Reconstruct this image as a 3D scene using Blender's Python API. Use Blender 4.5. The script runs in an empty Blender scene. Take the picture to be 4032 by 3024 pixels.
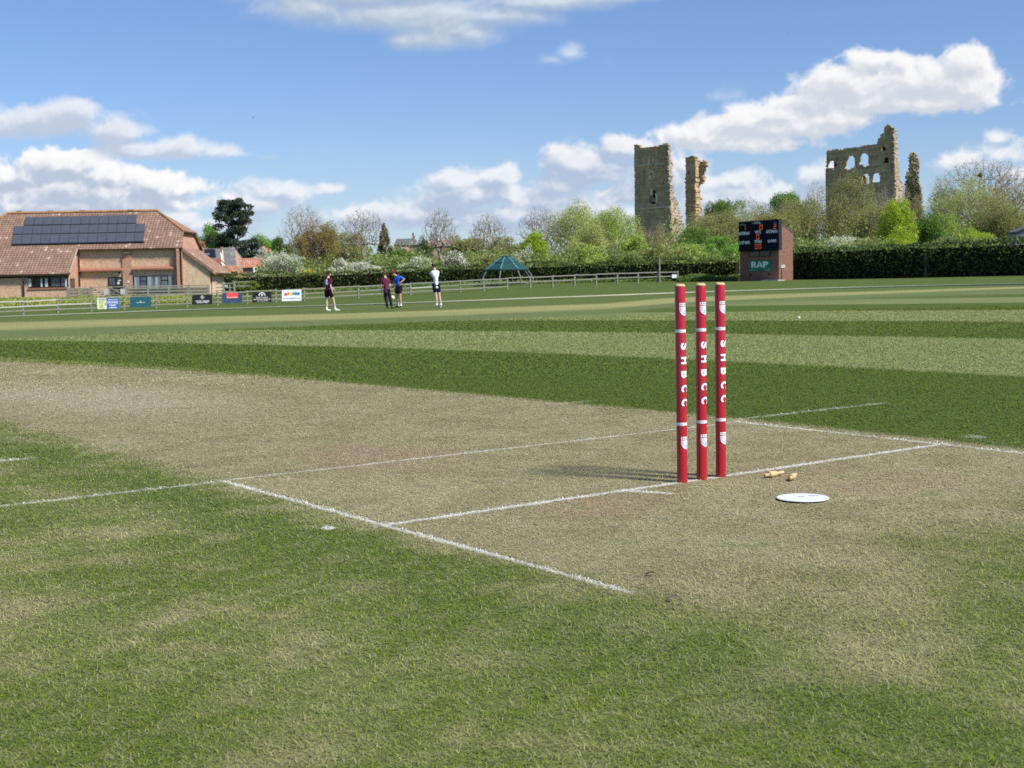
import bpy, bmesh, math, random
import numpy as np
from mathutils import Vector, Matrix

SC = bpy.context.scene
COL = SC.collection
PI = math.pi

# ------------------------------------------------------------------ camera
FPX = 5600.0                       # focal length in photo pixels (4032 x 3024)
YAW, PITCH, ROLL = 0.62493, -0.074663, -0.018531
CAM = np.array([-3.54135, -3.74481, 0.80568])
_cy, _sy, _cp, _sp = math.cos(YAW), math.sin(YAW), math.cos(PITCH), math.sin(PITCH)
_f = np.array([_sy * _cp, _cy * _cp, _sp]); _r = np.array([_cy, -_sy, 0.0]); _u = np.cross(_r, _f)
_cr, _sr = math.cos(ROLL), math.sin(ROLL)
CX = _cr * _r + _sr * _u; CYV = -_sr * _r + _cr * _u; CZ = _f
FW = np.array([_sy, _cy, 0.0]); RT = np.array([_cy, -_sy, 0.0]); UP = np.array([0, 0, 1.0])

cam_d = bpy.data.cameras.new('camera')
cam_d.sensor_width = 36.0
cam_d.lens = FPX / 4032 * 36.0
cam_d.clip_start = 0.05
cam_d.clip_end = 6000
cam_d.dof.use_dof = True
cam_d.dof.focus_distance = 5.15
cam_d.dof.aperture_fstop = 13.0
cam = bpy.data.objects.new('camera', cam_d)
cam.matrix_world = Matrix(((CX[0], CYV[0], -CZ[0], CAM[0]), (CX[1], CYV[1], -CZ[1], CAM[1]),
                           (CX[2], CYV[2], -CZ[2], CAM[2]), (0, 0, 0, 1)))
COL.objects.link(cam)
SC.camera = cam

# ------------------------------------------------------------------ exposure
SC.view_settings.view_transform = 'Standard'
SC.view_settings.look = 'None'
EXPO = 0.75
SC.view_settings.exposure = EXPO
SC.view_settings.gamma = 1.0
SC.cycles.max_bounces = 6
SC.cycles.diffuse_bounces = 3
SC.cycles.transparent_max_bounces = 6
SC.cycles.caustics_reflective = False
SC.cycles.caustics_refractive = False
SC.cycles.use_denoising = False

# ------------------------------------------------------------------ sun
SUN_EL = math.radians(47)
SUN_PHI = math.radians(58)         # to the right of "straight behind the camera"
SH = -FW * math.cos(SUN_PHI) + RT * math.sin(SUN_PHI)
SUNV = SH * math.cos(SUN_EL) + UP * math.sin(SUN_EL)
sun_d = bpy.data.lights.new('sun', 'SUN')
sun_d.energy = 3.6
sun_d.angle = math.radians(9.0)      # thin veil of cloud in front of the sun
sun_d.color = (1.0, 0.945, 0.86)
sun = bpy.data.objects.new('sun', sun_d)
sun.rotation_euler = Vector(SUNV).to_track_quat('Z', 'Y').to_euler()
sun.location = (0, 0, 60)
COL.objects.link(sun)


# ------------------------------------------------------------------ node helper
class G:
    """tiny builder for node trees: sockets or numbers go in, sockets come out"""
    def __init__(s, tree):
        s.t = tree

    def n(s, kind, **kw):
        nd = s.t.nodes.new(kind)
        for k, v in kw.items():
            setattr(nd, k, v)
        return nd

    def put(s, sock, v):
        if v is None:
            return
        if isinstance(v, bpy.types.NodeSocket):
            s.t.links.new(v, sock)
        else:
            if isinstance(v, (tuple, list)) and len(v) == 3 and sock.type == 'RGBA':
                v = (*v, 1.0)
            sock.default_value = v

    def m(s, op, a, b=None, c=None, clamp=False):
        nd = s.n('ShaderNodeMath', operation=op, use_clamp=clamp)
        s.put(nd.inputs[0], a); s.put(nd.inputs[1], b); s.put(nd.inputs[2], c)
        return nd.outputs[0]

    def add(s, a, b): return s.m('ADD', a, b)
    def sub(s, a, b): return s.m('SUBTRACT', a, b)
    def mul(s, a, b): return s.m('MULTIPLY', a, b)
    def mx(s, a, b): return s.m('MAXIMUM', a, b)
    def mn(s, a, b): return s.m('MINIMUM', a, b)

    def ss(s, e0, e1, x):
        """smoothstep"""
        nd = s.n('ShaderNodeMapRange', interpolation_type='SMOOTHSTEP', clamp=True)
        s.put(nd.inputs['Value'], x); s.put(nd.inputs['From Min'], e0); s.put(nd.inputs['From Max'], e1)
        return nd.outputs[0]

    def lin(s, e0, e1, x, o0=0.0, o1=1.0):
        nd = s.n('ShaderNodeMapRange', clamp=True)
        s.put(nd.inputs['Value'], x); s.put(nd.inputs['From Min'], e0); s.put(nd.inputs['From Max'], e1)
        s.put(nd.inputs['To Min'], o0); s.put(nd.inputs['To Max'], o1)
        return nd.outputs[0]

    def v(s, op, a, b=None, out=0):
        nd = s.n('ShaderNodeVectorMath', operation=op)
        s.put(nd.inputs[0], a); s.put(nd.inputs[1], b)
        return nd.outputs[out]

    def dot(s, a, b):
        nd = s.n('ShaderNodeVectorMath', operation='DOT_PRODUCT')
        s.put(nd.inputs[0], a); s.put(nd.inputs[1], b)
        return nd.outputs['Value']

    def scale(s, a, k):
        nd = s.n('ShaderNodeVectorMath', operation='SCALE')
        s.put(nd.inputs[0], a); s.put(nd.inputs['Scale'], k)
        return nd.outputs[0]

    def xyz(s, x, y, z):
        nd = s.n('ShaderNodeCombineXYZ')
        s.put(nd.inputs[0], x); s.put(nd.inputs[1], y); s.put(nd.inputs[2], z)
        return nd.outputs[0]

    def sep(s, a):
        nd = s.n('ShaderNodeSeparateXYZ'); s.put(nd.inputs[0], a)
        return nd.outputs

    def noise(s, vec, scale, detail=3.0, rough=0.5, dist=0.0, col=False, lac=2.0):
        nd = s.n('ShaderNodeTexNoise', noise_dimensions='3D')
        s.put(nd.inputs['Vector'], vec); s.put(nd.inputs['Scale'], scale)
        s.put(nd.inputs['Detail'], detail); s.put(nd.inputs['Roughness'], rough)
        s.put(nd.inputs['Distortion'], dist); s.put(nd.inputs['Lacunarity'], lac)
        return nd.outputs['Color' if col else 'Fac']

    def vor(s, vec, scale, out='Distance', rnd=1.0):
        nd = s.n('ShaderNodeTexVoronoi')
        s.put(nd.inputs['Vector'], vec); s.put(nd.inputs['Scale'], scale); s.put(nd.inputs['Randomness'], rnd)
        return nd.outputs[out]

    def mix(s, f, a, b, mode='MIX'):
        nd = s.n('ShaderNodeMix', data_type='RGBA', blend_type=mode)
        s.put(nd.inputs['Factor'], f); s.put(nd.inputs['A'], None)
        s.put(nd.inputs[6], a); s.put(nd.inputs[7], b)
        return nd.outputs[2]

    def attr(s, name, out='Fac'):
        nd = s.n('ShaderNodeAttribute', attribute_name=name)
        return nd.outputs[out]

    def pos(s):
        return s.n('ShaderNodeNewGeometry').outputs['Position']


def new_mat(name, rough=0.8, spec=0.25):
    mt = bpy.data.materials.new(name)
    mt.use_nodes = True
    g = G(mt.node_tree)
    b = mt.node_tree.nodes['Principled BSDF']
    b.inputs['Roughness'].default_value = rough
    b.inputs['Specular IOR Level'].default_value = spec
    return mt, g, b


_MC = {}
def mat(name, col, rough=0.8, spec=0.25, var=0.12, scale=6.0, metal=0.0, bump=0.0):
    """plain coloured material with a little mottling"""
    if name in _MC:
        return _MC[name]
    mt, g, b = new_mat(name, rough, spec)
    tc = g.n('ShaderNodeTexCoord').outputs['Object']
    n1 = g.noise(tc, scale, 4, 0.6)
    k = g.lin(0.25, 0.75, n1, 1 - var, 1 + var)
    base = g.n('ShaderNodeRGB'); base.outputs[0].default_value = (*col, 1)
    c = g.scale(base.outputs[0], k)
    g.put(b.inputs['Base Color'], c)
    b.inputs['Metallic'].default_value = metal
    if bump:
        bp = g.n('ShaderNodeBump'); bp.inputs['Strength'].default_value = bump
        bp.inputs['Distance'].default_value = 0.01
        g.put(bp.inputs['Height'], g.noise(tc, scale * 6, 3, 0.6)); g.put(b.inputs['Normal'], bp.outputs[0])
    _MC[name] = mt
    return mt


# ------------------------------------------------------------------ world: Nishita sky
W = bpy.data.worlds.new('World')
SC.world = W
W.use_nodes = True
wt = W.node_tree
g = G(wt)
bg = wt.nodes['Background']
sky = g.n('ShaderNodeTexSky', sky_type='NISHITA')
sky.sun_disc = False
sky.sun_elevation = SUN_EL
sky.sun_rotation = math.atan2(SH[0], SH[1])
sky.altitude = 50
sky.air_density = 1.0
sky.dust_density = 0.3
sky.ozone_density = 2.0
g.put(bg.inputs['Color'], g.v('MULTIPLY', sky.outputs[0], (0.85, 1.0, 1.35)))
bg.inputs['Strength'].default_value = 0.057
try:
    W.cycles.sampling_method = 'MANUAL'; W.cycles.sample_map_resolution = 512
except Exception:
    pass


# ------------------------------------------------------------------ geometry helpers
def sm(t):
    t = min(1.0, max(0.0, t)); return t * t * (3 - 2 * t)


def nsm(t):
    t = np.clip(t, 0, 1); return t * t * (3 - 2 * t)


SLU, SLD = .0125, .0093
def terr_np(x, y):
    """ground height: the square rises a little to the wicket, the outfield falls away gently, more so to the left"""
    dx, dy = x - CAM[0], y - CAM[1]
    r = np.hypot(dx, dy)
    s = dx * RT[0] + dy * RT[1]
    a = np.minimum(r, 6); b = np.clip(r, 6, 14) - 6
    z = SLU * a + SLU * b - (SLU + SLD) * b ** 2 / 16
    z -= SLD * np.clip(r - 14, 0, 51)
    e = np.clip(r - 65, 0, 30)
    z -= SLD * e - SLD * e ** 2 / 60
    q = r - 9
    soft = (q + np.sqrt(q * q + 4)) / 2 - .1
    lat = np.maximum(0, soft) / np.maximum(r, 1) * (1 - nsm((r - 122) / 35))
    z += np.where(s < 0, .024, .017) * np.clip(s, -60, 60) * lat
    z += 0.70 * nsm((r - 118) / 45) * nsm((s + 32) / 34)
    z += 3.0 * nsm((r - 190) / 150) + 4 * nsm((r - 320) / 120)
    return z


def terr(x, y):
    return float(terr_np(np.array([x], float), np.array([y], float))[0])


def ray(x, y):
    """direction through photo pixel"""
    return CZ + CX * ((x - 2016) / FPX) + CYV * ((1512 - y) / FPX)


def at(x, y, d):
    """point seen at photo pixel (x, y) at d metres along the heading"""
    v = ray(x, y); return CAM + v * (d / (v @ FW))


def ground_px(x, d):
    """ground point in the photo column x at depth d"""
    p = at(x, 1100, d); p[2] = terr(p[0], p[1]); return p


def cast(x, y):
    v = ray(x, y); a = t = 0.5; b = None
    while t < 600:
        p = CAM + v * t
        if p[2] < terr(p[0], p[1]):
            b = t; break
        a = t; t += .05 + t * .01
    for _ in range(30):
        mth = (a + b) / 2; p = CAM + v * mth
        if p[2] < terr(p[0], p[1]): b = mth
        else: a = mth
    return CAM + v * a


class Plane:
    def __init__(s, p, n):
        s.p = np.array(p, float); s.n = np.array(n, float)

    def hit(s, x, y):
        v = ray(x, y)
        t = ((s.p - CAM) @ s.n) / (v @ s.n)
        return CAM + v * t


def vplane(x, d, psi=0.0):
    """vertical plane through column x at depth d; psi turns its outward normal to the right of 'towards camera' (degrees)"""
    a = math.radians(psi)
    n = -FW * math.cos(a) + RT * math.sin(a)
    return Plane(at(x, 1100, d), n)


def pxm(d):
    return FPX / d


# ------------------------------------------------------------------ object helpers
def tag(o, label=None, cat=None, group=None, kind=None):
    if label: o['label'] = label
    if cat: o['category'] = cat
    if group: o['group'] = group
    if kind: o['kind'] = kind
    return o


def empty(name, loc, label, cat, group=None):
    o = bpy.data.objects.new(name, None)
    o.location = tuple(float(v) for v in loc)
    o.empty_display_size = 0.2
    COL.objects.link(o)
    return tag(o, label, cat, group)


def link(name, me, m, parent=None, smooth=False):
    o = bpy.data.objects.new(name, me)
    if m is not None:
        for q in (m if isinstance(m, (list, tuple)) else [m]):
            me.materials.append(q)
    COL.objects.link(o)
    if smooth:
        me.polygons.foreach_set('use_smooth', [True] * len(me.polygons))
    if parent is not None:
        o.parent = parent
        # meshes are written in world space; the thing's empty sits at its base
        t = Vector((0, 0, 0)); q = parent
        while q is not None:
            t += Vector(q.location); q = q.parent
        if me.name not in _SHIFTED:
            me.transform(Matrix.Translation(-t)); _SHIFTED.add(me.name)
    return o


_SHIFTED = set()


def mesh_np(name, verts, faces_flat, loop_starts=None, n=4):
    """mesh from numpy arrays; faces_flat is (F, n)"""
    me = bpy.data.meshes.new(name)
    verts = np.ascontiguousarray(verts, np.float32); faces = np.ascontiguousarray(faces_flat, np.int32)
    me.vertices.add(len(verts)); me.vertices.foreach_set('co', verts.ravel())
    F_ = len(faces); k = faces.shape[1]
    me.loops.add(F_ * k); me.loops.foreach_set('vertex_index', faces.ravel())
    me.polygons.add(F_)
    me.polygons.foreach_set('loop_start', np.arange(0, F_ * k, k, dtype=np.int32))
    try:
        me.polygons.foreach_set('loop_total', np.full(F_, k, np.int32))
    except Exception:
        pass
    me.update(calc_edges=True)
    return me


def vattr(me, name, vals):
    a = me.attributes.new(name, 'FLOAT', 'POINT')
    a.data.foreach_set('value', np.ascontiguousarray(vals, np.float32))


class MB:
    """collects boxes, prisms and tubes into one mesh (world space)"""
    def __init__(s):
        s.bm = bmesh.new()

    def prism(s, pts, ext):
        """closed prism: polygon pts swept by the vector ext"""
        ext = Vector(ext)
        a = [s.bm.verts.new(Vector(p)) for p in pts]
        b = [s.bm.verts.new(Vector(p) + ext) for p in pts]
        n = len(a)
        s.bm.faces.new(a); s.bm.faces.new(b[::-1])
        for i in range(n):
            s.bm.faces.new((a[i], b[i], b[(i + 1) % n], a[(i + 1) % n]))
        return s

    def face(s, pts):
        s.bm.faces.new([s.bm.verts.new(Vector(p)) for p in pts]); return s

    def box(s, c, hx, hy, hz, ax=None, ay=None, az=None):
        ax = Vector(ax if ax is not None else (1, 0, 0)); ay = Vector(ay if ay is not None else (0, 1, 0)); az = Vector(az if az is not None else (0, 0, 1))
        c = Vector(c)
        vs = [s.bm.verts.new(c + ax * (hx * i) + ay * (hy * j) + az * (hz * k)) for i in (-1, 1) for j in (-1, 1) for k in (-1, 1)]
        for q in ((0, 1, 3, 2), (4, 6, 7, 5), (0, 4, 5, 1), (2, 3, 7, 6), (0, 2, 6, 4), (1, 5, 7, 3)):
            s.bm.faces.new([vs[i] for i in q])
        return s

    def bar(s, p, q, w, h, up=(0, 0, 1)):
        """rectangular bar from p to q, w across and h along up"""
        p, q = Vector(p), Vector(q)
        a = (q - p); L = a.length; a.normalize()
        side = a.cross(Vector(up))
        if side.length < 1e-5: side = a.cross(Vector((1, 0, 0)))
        side.normalize(); u2 = side.cross(a)
        return s.box((p + q) / 2, L / 2, w / 2, h / 2, a, side, u2)

    def tube(s, pts, rad, n=8, caps=True):
        pts = [Vector(p) for p in pts]
        rads = rad if isinstance(rad, (list, tuple)) else [rad] * len(pts)
        rings = []
        up = Vector((0, 0, 1))
        for i, p in enumerate(pts):
            t = (pts[min(i + 1, len(pts) - 1)] - pts[max(i - 1, 0)]).normalized()
            a = t.cross(up)
            if a.length < 1e-3: a = t.cross(Vector((1, 0, 0)))
            a.normalize(); b = a.cross(t)
            rings.append([s.bm.verts.new(p + (a * math.cos(2 * PI * k / n) + b * math.sin(2 * PI * k / n)) * rads[i]) for k in range(n)])
        for i in range(len(rings) - 1):
            for k in range(n):
                s.bm.faces.new((rings[i][k], rings[i][(k + 1) % n], rings[i + 1][(k + 1) % n], rings[i + 1][k]))
        if caps:
            s.bm.faces.new(rings[0][::-1]); s.bm.faces.new(rings[-1])
        return s

    def lathe(s, prof, origin, axis=(0, 0, 1), n=32, caps=True):
        """profile [(r, h)] revolved about axis through origin"""
        ax = Vector(axis).normalized(); o = Vector(origin)
        a = ax.cross(Vector((0, 0, 1)))
        if a.length < 1e-3: a = Vector((1, 0, 0))
        a.normalize(); b = ax.cross(a)
        rings = [[s.bm.verts.new(o + ax * h + (a * math.cos(2 * PI * k / n) + b * math.sin(2 * PI * k / n)) * r) for k in range(n)] for r, h in prof]
        for i in range(len(rings) - 1):
            for k in range(n):
                s.bm.faces.new((rings[i][k], rings[i][(k + 1) % n], rings[i + 1][(k + 1) % n], rings[i + 1][k]))
        if caps:
            s.bm.faces.new(rings[0][::-1]); s.bm.faces.new(rings[-1])
        return s

    def build(s, name, m, parent=None, smooth=False, bevel=0.0):
        if bevel:
            bmesh.ops.bevel(s.bm, geom=list(s.bm.edges), offset=bevel, segments=1, affect='EDGES')
        bmesh.ops.recalc_face_normals(s.bm, faces=s.bm.faces)
        me = bpy.data.meshes.new(name)
        s.bm.to_mesh(me); s.bm.free()
        return link(name, me, m, parent, smooth)


def pxprism(plane, poly, ext):
    return ([plane.hit(x, y) for x, y in poly], ext)


# ------------------------------------------------------------------ lettering
def text_bm(body, size, bold=0.0, width=None):
    """flat text as a bmesh in the xy plane, centred on the origin"""
    cu = bpy.data.curves.new('lettering', 'FONT')
    cu.body = body; cu.size = size; cu.align_x = 'CENTER'; cu.align_y = 'CENTER'
    cu.offset = bold; cu.resolution_u = 3
    ob = bpy.data.objects.new('lettering', cu); COL.objects.link(ob)
    dg = bpy.context.evaluated_depsgraph_get(); dg.update()
    me = bpy.data.meshes.new_from_object(ob.evaluated_get(dg))
    COL.objects.unlink(ob); bpy.data.objects.remove(ob); bpy.data.curves.remove(cu)
    bm = bmesh.new(); bm.from_mesh(me); bpy.data.meshes.remove(me)
    xs = [v.co.x for v in bm.verts]; ys = [v.co.y for v in bm.verts]
    ox, oy = (min(xs) + max(xs)) / 2, (min(ys) + max(ys)) / 2
    k = 1.0 if width is None else width / (max(xs) - min(xs))
    for v in bm.verts:
        v.co.x = (v.co.x - ox) * k; v.co.y -= oy
    return bm


def place_bm(bm, fn):
    for v in bm.verts:
        v.co = Vector(fn(v.co.x, v.co.y))
    return bm


def bm_obj(name, bm, m, parent=None, smooth=False):
    me = bpy.data.meshes.new(name); bm.to_mesh(me); bm.free()
    return link(name, me, m, parent, smooth)


def join_bm(bms):
    out = bmesh.new()
    for b in bms:
        me = bpy.data.meshes.new('tmp'); b.to_mesh(me); b.free(); out.from_mesh(me); bpy.data.meshes.remove(me)
    return out


# ------------------------------------------------------------------ the turf colour (shared by the ground and the blades)
def turf_group():
    t = bpy.data.node_groups.new('turf_colour', 'ShaderNodeTree')
    t.interface.new_socket('Ring', in_out='INPUT', socket_type='NodeSocketFloat')
    t.interface.new_socket('Color', in_out='OUTPUT', socket_type='NodeSocketColor')
    t.interface.new_socket('Paint', in_out='OUTPUT', socket_type='NodeSocketFloat')
    g = G(t)
    gi = g.n('NodeGroupInput'); go = g.n('NodeGroupOutput')
    P = g.pos(); X, Y, _z = g.sep(P)
    Q = g.xyz(X, Y, 0.0)
    nA = g.noise(Q, 0.9, 4, 0.55)           # metre patches
    nB = g.noise(Q, 3.4, 4, 0.6)            # hand-sized patches
    nC = g.noise(Q, 14.0, 3, 0.6)
    nD = g.noise(Q, 60.0, 2, 0.6)
    nE = g.noise(g.v('MULTIPLY', Q, (1.0, .22, 1)), 0.35, 4, 0.6)   # long streaks along the mowing
    wob = g.add(g.mul(g.sub(nB, .5), .30), g.mul(g.sub(nC, .5), .10))
    wobs = g.add(g.mul(g.sub(nA, .5), .12), g.mul(g.sub(nC, .5), .07))
    # --- base greens
    grn = g.mix(g.ss(.30, .70, nA), (.125, .185, .028), (.175, .230, .050))
    grn = g.mix(g.mul(g.ss(.42, .70, nC), .55), grn, (.250, .262, .110))
    grn = g.mix(g.mul(g.ss(.50, .68, nB), .40), grn, (.270, .262, .125))
    bare_ = g.mul(g.ss(.70, .78, g.add(g.mul(nD, .4), g.mul(nB, .6))), .5)
    grn = g.mix(bare_, grn, (.16, .135, .085))
    # --- mown stripes, parallel to the pitch; how the bent grass reflects is painted in
    Xs = g.add(X, g.mul(wobs, 1.2))
    edges = [4.45, 8.55, 13.0, 18.2, 24.0, 30.6, 36.4, 42.0, 48.0, 54.0]
    s = 1.0
    stripe = g.ss(edges[0] - .10, edges[0] + .10, Xs)
    sign = -1
    for e in edges[1:]:
        w_ = .12 + e * .006
        stripe = g.add(stripe, g.mul(g.ss(e - w_, e + w_, Xs), sign)); sign = -sign
    dark = g.mix(nA, (.088, .140, .018), (.108, .160, .026))
    dark = g.mix(g.mul(g.ss(.4, .75, nB), .35), dark, (.105, .155, .030))
    light = g.mix(nE, (.205, .262, .085), (.265, .305, .125))
    light = g.mix(g.mul(g.ss(.45, .75, nB), .35), light, (.175, .235, .060))
    strp = g.mix(stripe, dark, light)
    # everything right of the strip is striped outfield
    right = g.ss(1.2, 1.45, g.add(X, g.mul(wob, .5)))
    col = g.mix(right, grn, strp)
    # --- rings at the far end: headland, dry circuit, dark margin, beyond the rope
    R_ = gi.outputs['Ring']
    Rn = g.add(R_, g.mul(g.sub(nE, .5), .25))
    head = g.mix(nE, (.150, .200, .058), (.205, .250, .095))
    dry = g.mix(g.ss(.3, .7, nE), (.42, .405, .165), (.33, .345, .135))
    marg = g.mix(nA, (.150, .195, .052), (.120, .172, .040))
    outer = g.mix(g.ss(.35, .7, nA), (.095, .150, .030), (.145, .19, .045))
    col = g.mix(g.ss(.80, 1.1, Rn), col, head)
    col = g.mix(g.ss(1.75, 2.2, Rn), col, dry)
    col = g.mix(g.ss(2.7, 3.1, Rn), col, marg)
    col = g.mix(g.ss(3.95, 4.25, Rn), col, outer)
    # --- worn, straw-coloured patches on the unmown side of the strip
    leftside = g.sub(1.0, g.ss(-1.9, -1.1, X))
    dryL = g.mul(g.ss(.45, .66, g.add(g.mul(nB, .50), g.mul(nA, .50))), g.ss(2.6, -1.6, X))
    nearfade = g.ss(-2.6, -.2, g.sub(Y, g.mul(X, .35)))
    dryL = g.mul(g.mul(dryL, g.lin(0, 1, nearfade, .42, 1.0)), .62)
    straw = g.mix(nC, (.37, .335, .175), (.48, .43, .25))
    col = g.mix(g.mul(dryL, g.sub(1.0, right)), col, straw)
    # --- the strip itself
    xe = g.add(X, wob)
    xr = g.add(X, g.mul(wobs, .9))
    redge = g.sub(1.40, g.mul(g.mx(0.0, g.sub(Y, 1.0)), .055))
    redge = g.mx(redge, 0.72)
    pm = g.mul(g.ss(-1.52, -1.22, xe), g.sub(1.0, g.ss(0.0, .14, g.sub(xr, redge))))
    ye = g.add(g.add(Y, g.mul(wob, 2.2)), g.mul(g.sub(nA, .5), 1.6))
    pm = g.mul(pm, g.lin(0, 1, g.ss(-1.9, -.75, g.sub(ye, g.mul(X, .25))), .10, 1.0))
    worn = g.mix(g.ss(.35, .65, nB), (.315, .285, .150), (.410, .375, .215))
    worn = g.mix(g.mul(g.ss(.5, .72, nA), .55), worn, (.50, .45, .275))
    # scuffed, earthier batting and bowling areas
    def blob(x, y, rx, ry):
        a = g.mul(g.sub(X, x), 1 / rx); b = g.mul(g.sub(Y, y), 1 / ry)
        return g.ss(1.15, .2, g.add(g.m('SQRT', g.add(g.mul(a, a), g.mul(b, b))), g.mul(g.sub(nB, .5), 1.2)))
    earth = g.mx(g.mx(blob(-.55, 1.35, .38, .55), g.mul(blob(-.62, -.18, .30, .25), .8)), g.mx(g.mul(blob(.38, -.10, .30, .22), .8), g.mul(blob(.45, -.55, .5, .3), .5)))
    worn = g.mix(g.mul(earth, .75), worn, (.40, .30, .195))
    pale = g.mul(blob(-.4, 5.2, .8, 2.2), .55)
    worn = g.mix(pale, worn, (.54, .495, .335))
    grnp = g.mul(g.ss(.50, .68, g.add(g.mul(nB, .55), g.mul(nC, .45))), .62)
    worn = g.mix(grnp, worn, (.205, .225, .085))
    speck = g.mul(g.ss(.52, .66, g.add(g.mul(nD, .7), g.mul(nC, .3))), .45)
    worn = g.mix(speck, worn, (.225, .235, .110))
    col = g.mix(pm, col, worn)
    # greener feet of the strip's shoulders
    shoulder = g.mul(g.ss(-1.95, -1.62, xe), g.sub(1.0, g.ss(-1.62, -1.34, xe)))
    col = g.mix(g.mul(shoulder, g.mul(g.ss(.3, .6, nA), .6)), col, (.085, .150, .022))
    # --- fine grain
    grain = g.lin(.2, .8, g.add(g.mul(nD, .6), g.mul(nC, .4)), .80, 1.22)
    col = g.scale(col, grain)
    # --- whitewash
    def seg_(ax, b0, b1, at_, w, k=1.0, rag=.012, tilt=0.0):
        """painted line at coordinate at_ across axis ax, from b0 to b1 along the other axis"""
        a = X if ax == 0 else Y
        b = Y if ax == 0 else X
        n_ = g.add(g.mul(g.sub(nC, .5), rag * 1.6), g.mul(g.sub(nD, .5), rag * 2.6))
        c_ = at_ if not tilt else g.add(at_, g.mul(g.sub(b, b0), tilt))
        d_ = g.add(g.m('ABSOLUTE', g.sub(a, c_)), n_)
        across = g.ss(w * .62, w * .38, d_)
        bb = g.add(b, g.mul(g.sub(nC, .5), .10))
        along = g.mul(g.ss(b0 - .03, b0 + .03, bb), g.ss(b1 + .03, b1 - .03, bb))
        return g.mul(g.mul(across, along), k)
    lines = [seg_(1, -1.36, 1.40, 0.0, .034, .92), seg_(1, -1.36, 1.32, 1.185, .021, .75),
             seg_(0, -1.16, 1.20, -1.335, .026, .82), seg_(0, -3.0, 1.22, 1.365, .028, .85),
             seg_(1, -2.6, -1.36, 1.17, .036, .62, .018, tilt=.0), seg_(1, 1.42, 2.55, 1.27, .05, .55, .03),
             seg_(1, -2.4, -1.66, 2.33, .042, .8), seg_(1, 1.28, 1.56, 2.56, .05, .45, .03)]
    # stub beside the left stump
    sx = g.sub(X, -.33); sy = g.sub(Y, -.075)
    along = g.add(g.mul(sx, .45), g.mul(sy, -.89)); acr = g.add(g.mul(sx, .89), g.mul(sy, .45))
    lines.append(g.mul(g.ss(.11, .08, g.m('ABSOLUTE', along)), g.ss(.020, .010, g.add(g.m('ABSOLUTE', acr), g.mul(g.sub(nD, .5), .012)))))
    def dab(x, y, r, k):
        a = g.sub(X, x); b = g.sub(Y, y)
        d_ = g.m('SQRT', g.add(g.mul(a, a), g.mul(g.mul(b, b), .6)))
        return g.mul(g.ss(r, r * .5, g.add(d_, g.mul(g.sub(nD, .5), .03))), k)
    lines += [dab(-1.49, .07, .030, .9), dab(1.66, .05, .06, .4)]
    w = None
    for l in lines:
        w = l if w is None else g.mx(w, l)
    breakup = g.lin(.34, .64, g.add(g.mul(nD, .55), g.mul(nB, .45)), .30, 1.0)
    w = g.mul(w, breakup)
    g.put(go.inputs['Color'], col); g.put(go.inputs['Paint'], w)
    return t


TURF = turf_group()
WHITEWASH = (.80, .80, .77)


def ground_material():
    mt, g, b = new_mat('turf', 0.9, 0.12)
    tg = g.n('ShaderNodeGroup'); tg.node_tree = TURF
    g.put(tg.inputs['Ring'], g.attr('ring'))
    P = g.pos()
    n1 = g.noise(P, 130.0, 3, .65)
    n2 = g.noise(P, 22.0, 4, .65)
    c = g.scale(tg.outputs['Color'], g.lin(.25, .75, n1, .42, 1.0))
    c = g.scale(c, g.lin(.3, .7, n2, .88, 1.10))
    c = g.mix(g.mul(tg.outputs['Paint'], .8), c, WHITEWASH)
    g.put(b.inputs['Base Color'], c)
    bp = g.n('ShaderNodeBump'); bp.inputs['Strength'].default_value = .6; bp.inputs['Distance'].default_value = .012
    g.put(bp.inputs['Height'], g.add(n1, g.mul(n2, 1.5))); g.put(b.inputs['Normal'], bp.outputs[0])
    return mt


def blade_material():
    mt, g, b = new_mat('grass_blade', 0.55, 0.22)
    tg = g.n('ShaderNodeGroup'); tg.node_tree = TURF
    g.put(tg.inputs['Ring'], 0.0)
    r1 = g.attr('r1'); r2 = g.attr('r2')
    c = tg.outputs['Color']
    hs = g.n('ShaderNodeHueSaturation')
    g.put(hs.inputs['Hue'], g.lin(0, 1, r2, .475, .515)); g.put(hs.inputs['Saturation'], g.lin(0, 1, r1, .82, 1.22))
    g.put(hs.inputs['Value'], g.lin(0, 1, r1, .80, 1.55)); g.put(hs.inputs['Color'], c)
    c = hs.outputs[0]
    c = g.mix(g.mul(g.ss(.72, .92, r2), .62), c, (.47, .43, .27))       # dead straws
    w = g.ss(.30, .55, g.add(tg.outputs['Paint'], g.mul(g.sub(r1, .5), .3)))
    c = g.mix(w, c, WHITEWASH)
    g.put(b.inputs['Base Color'], c)
    tr = g.n('ShaderNodeBsdfTranslucent'); g.put(tr.inputs['Color'], c)
    ms = g.n('ShaderNodeMixShader'); ms.inputs[0].default_value = .25
    g.t.links.new(b.outputs[0], ms.inputs[1]); g.t.links.new(tr.outputs[0], ms.inputs[2])
    g.t.links.new(ms.outputs[0], g.t.nodes['Material Output'].inputs['Surface'])
    return mt


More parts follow.
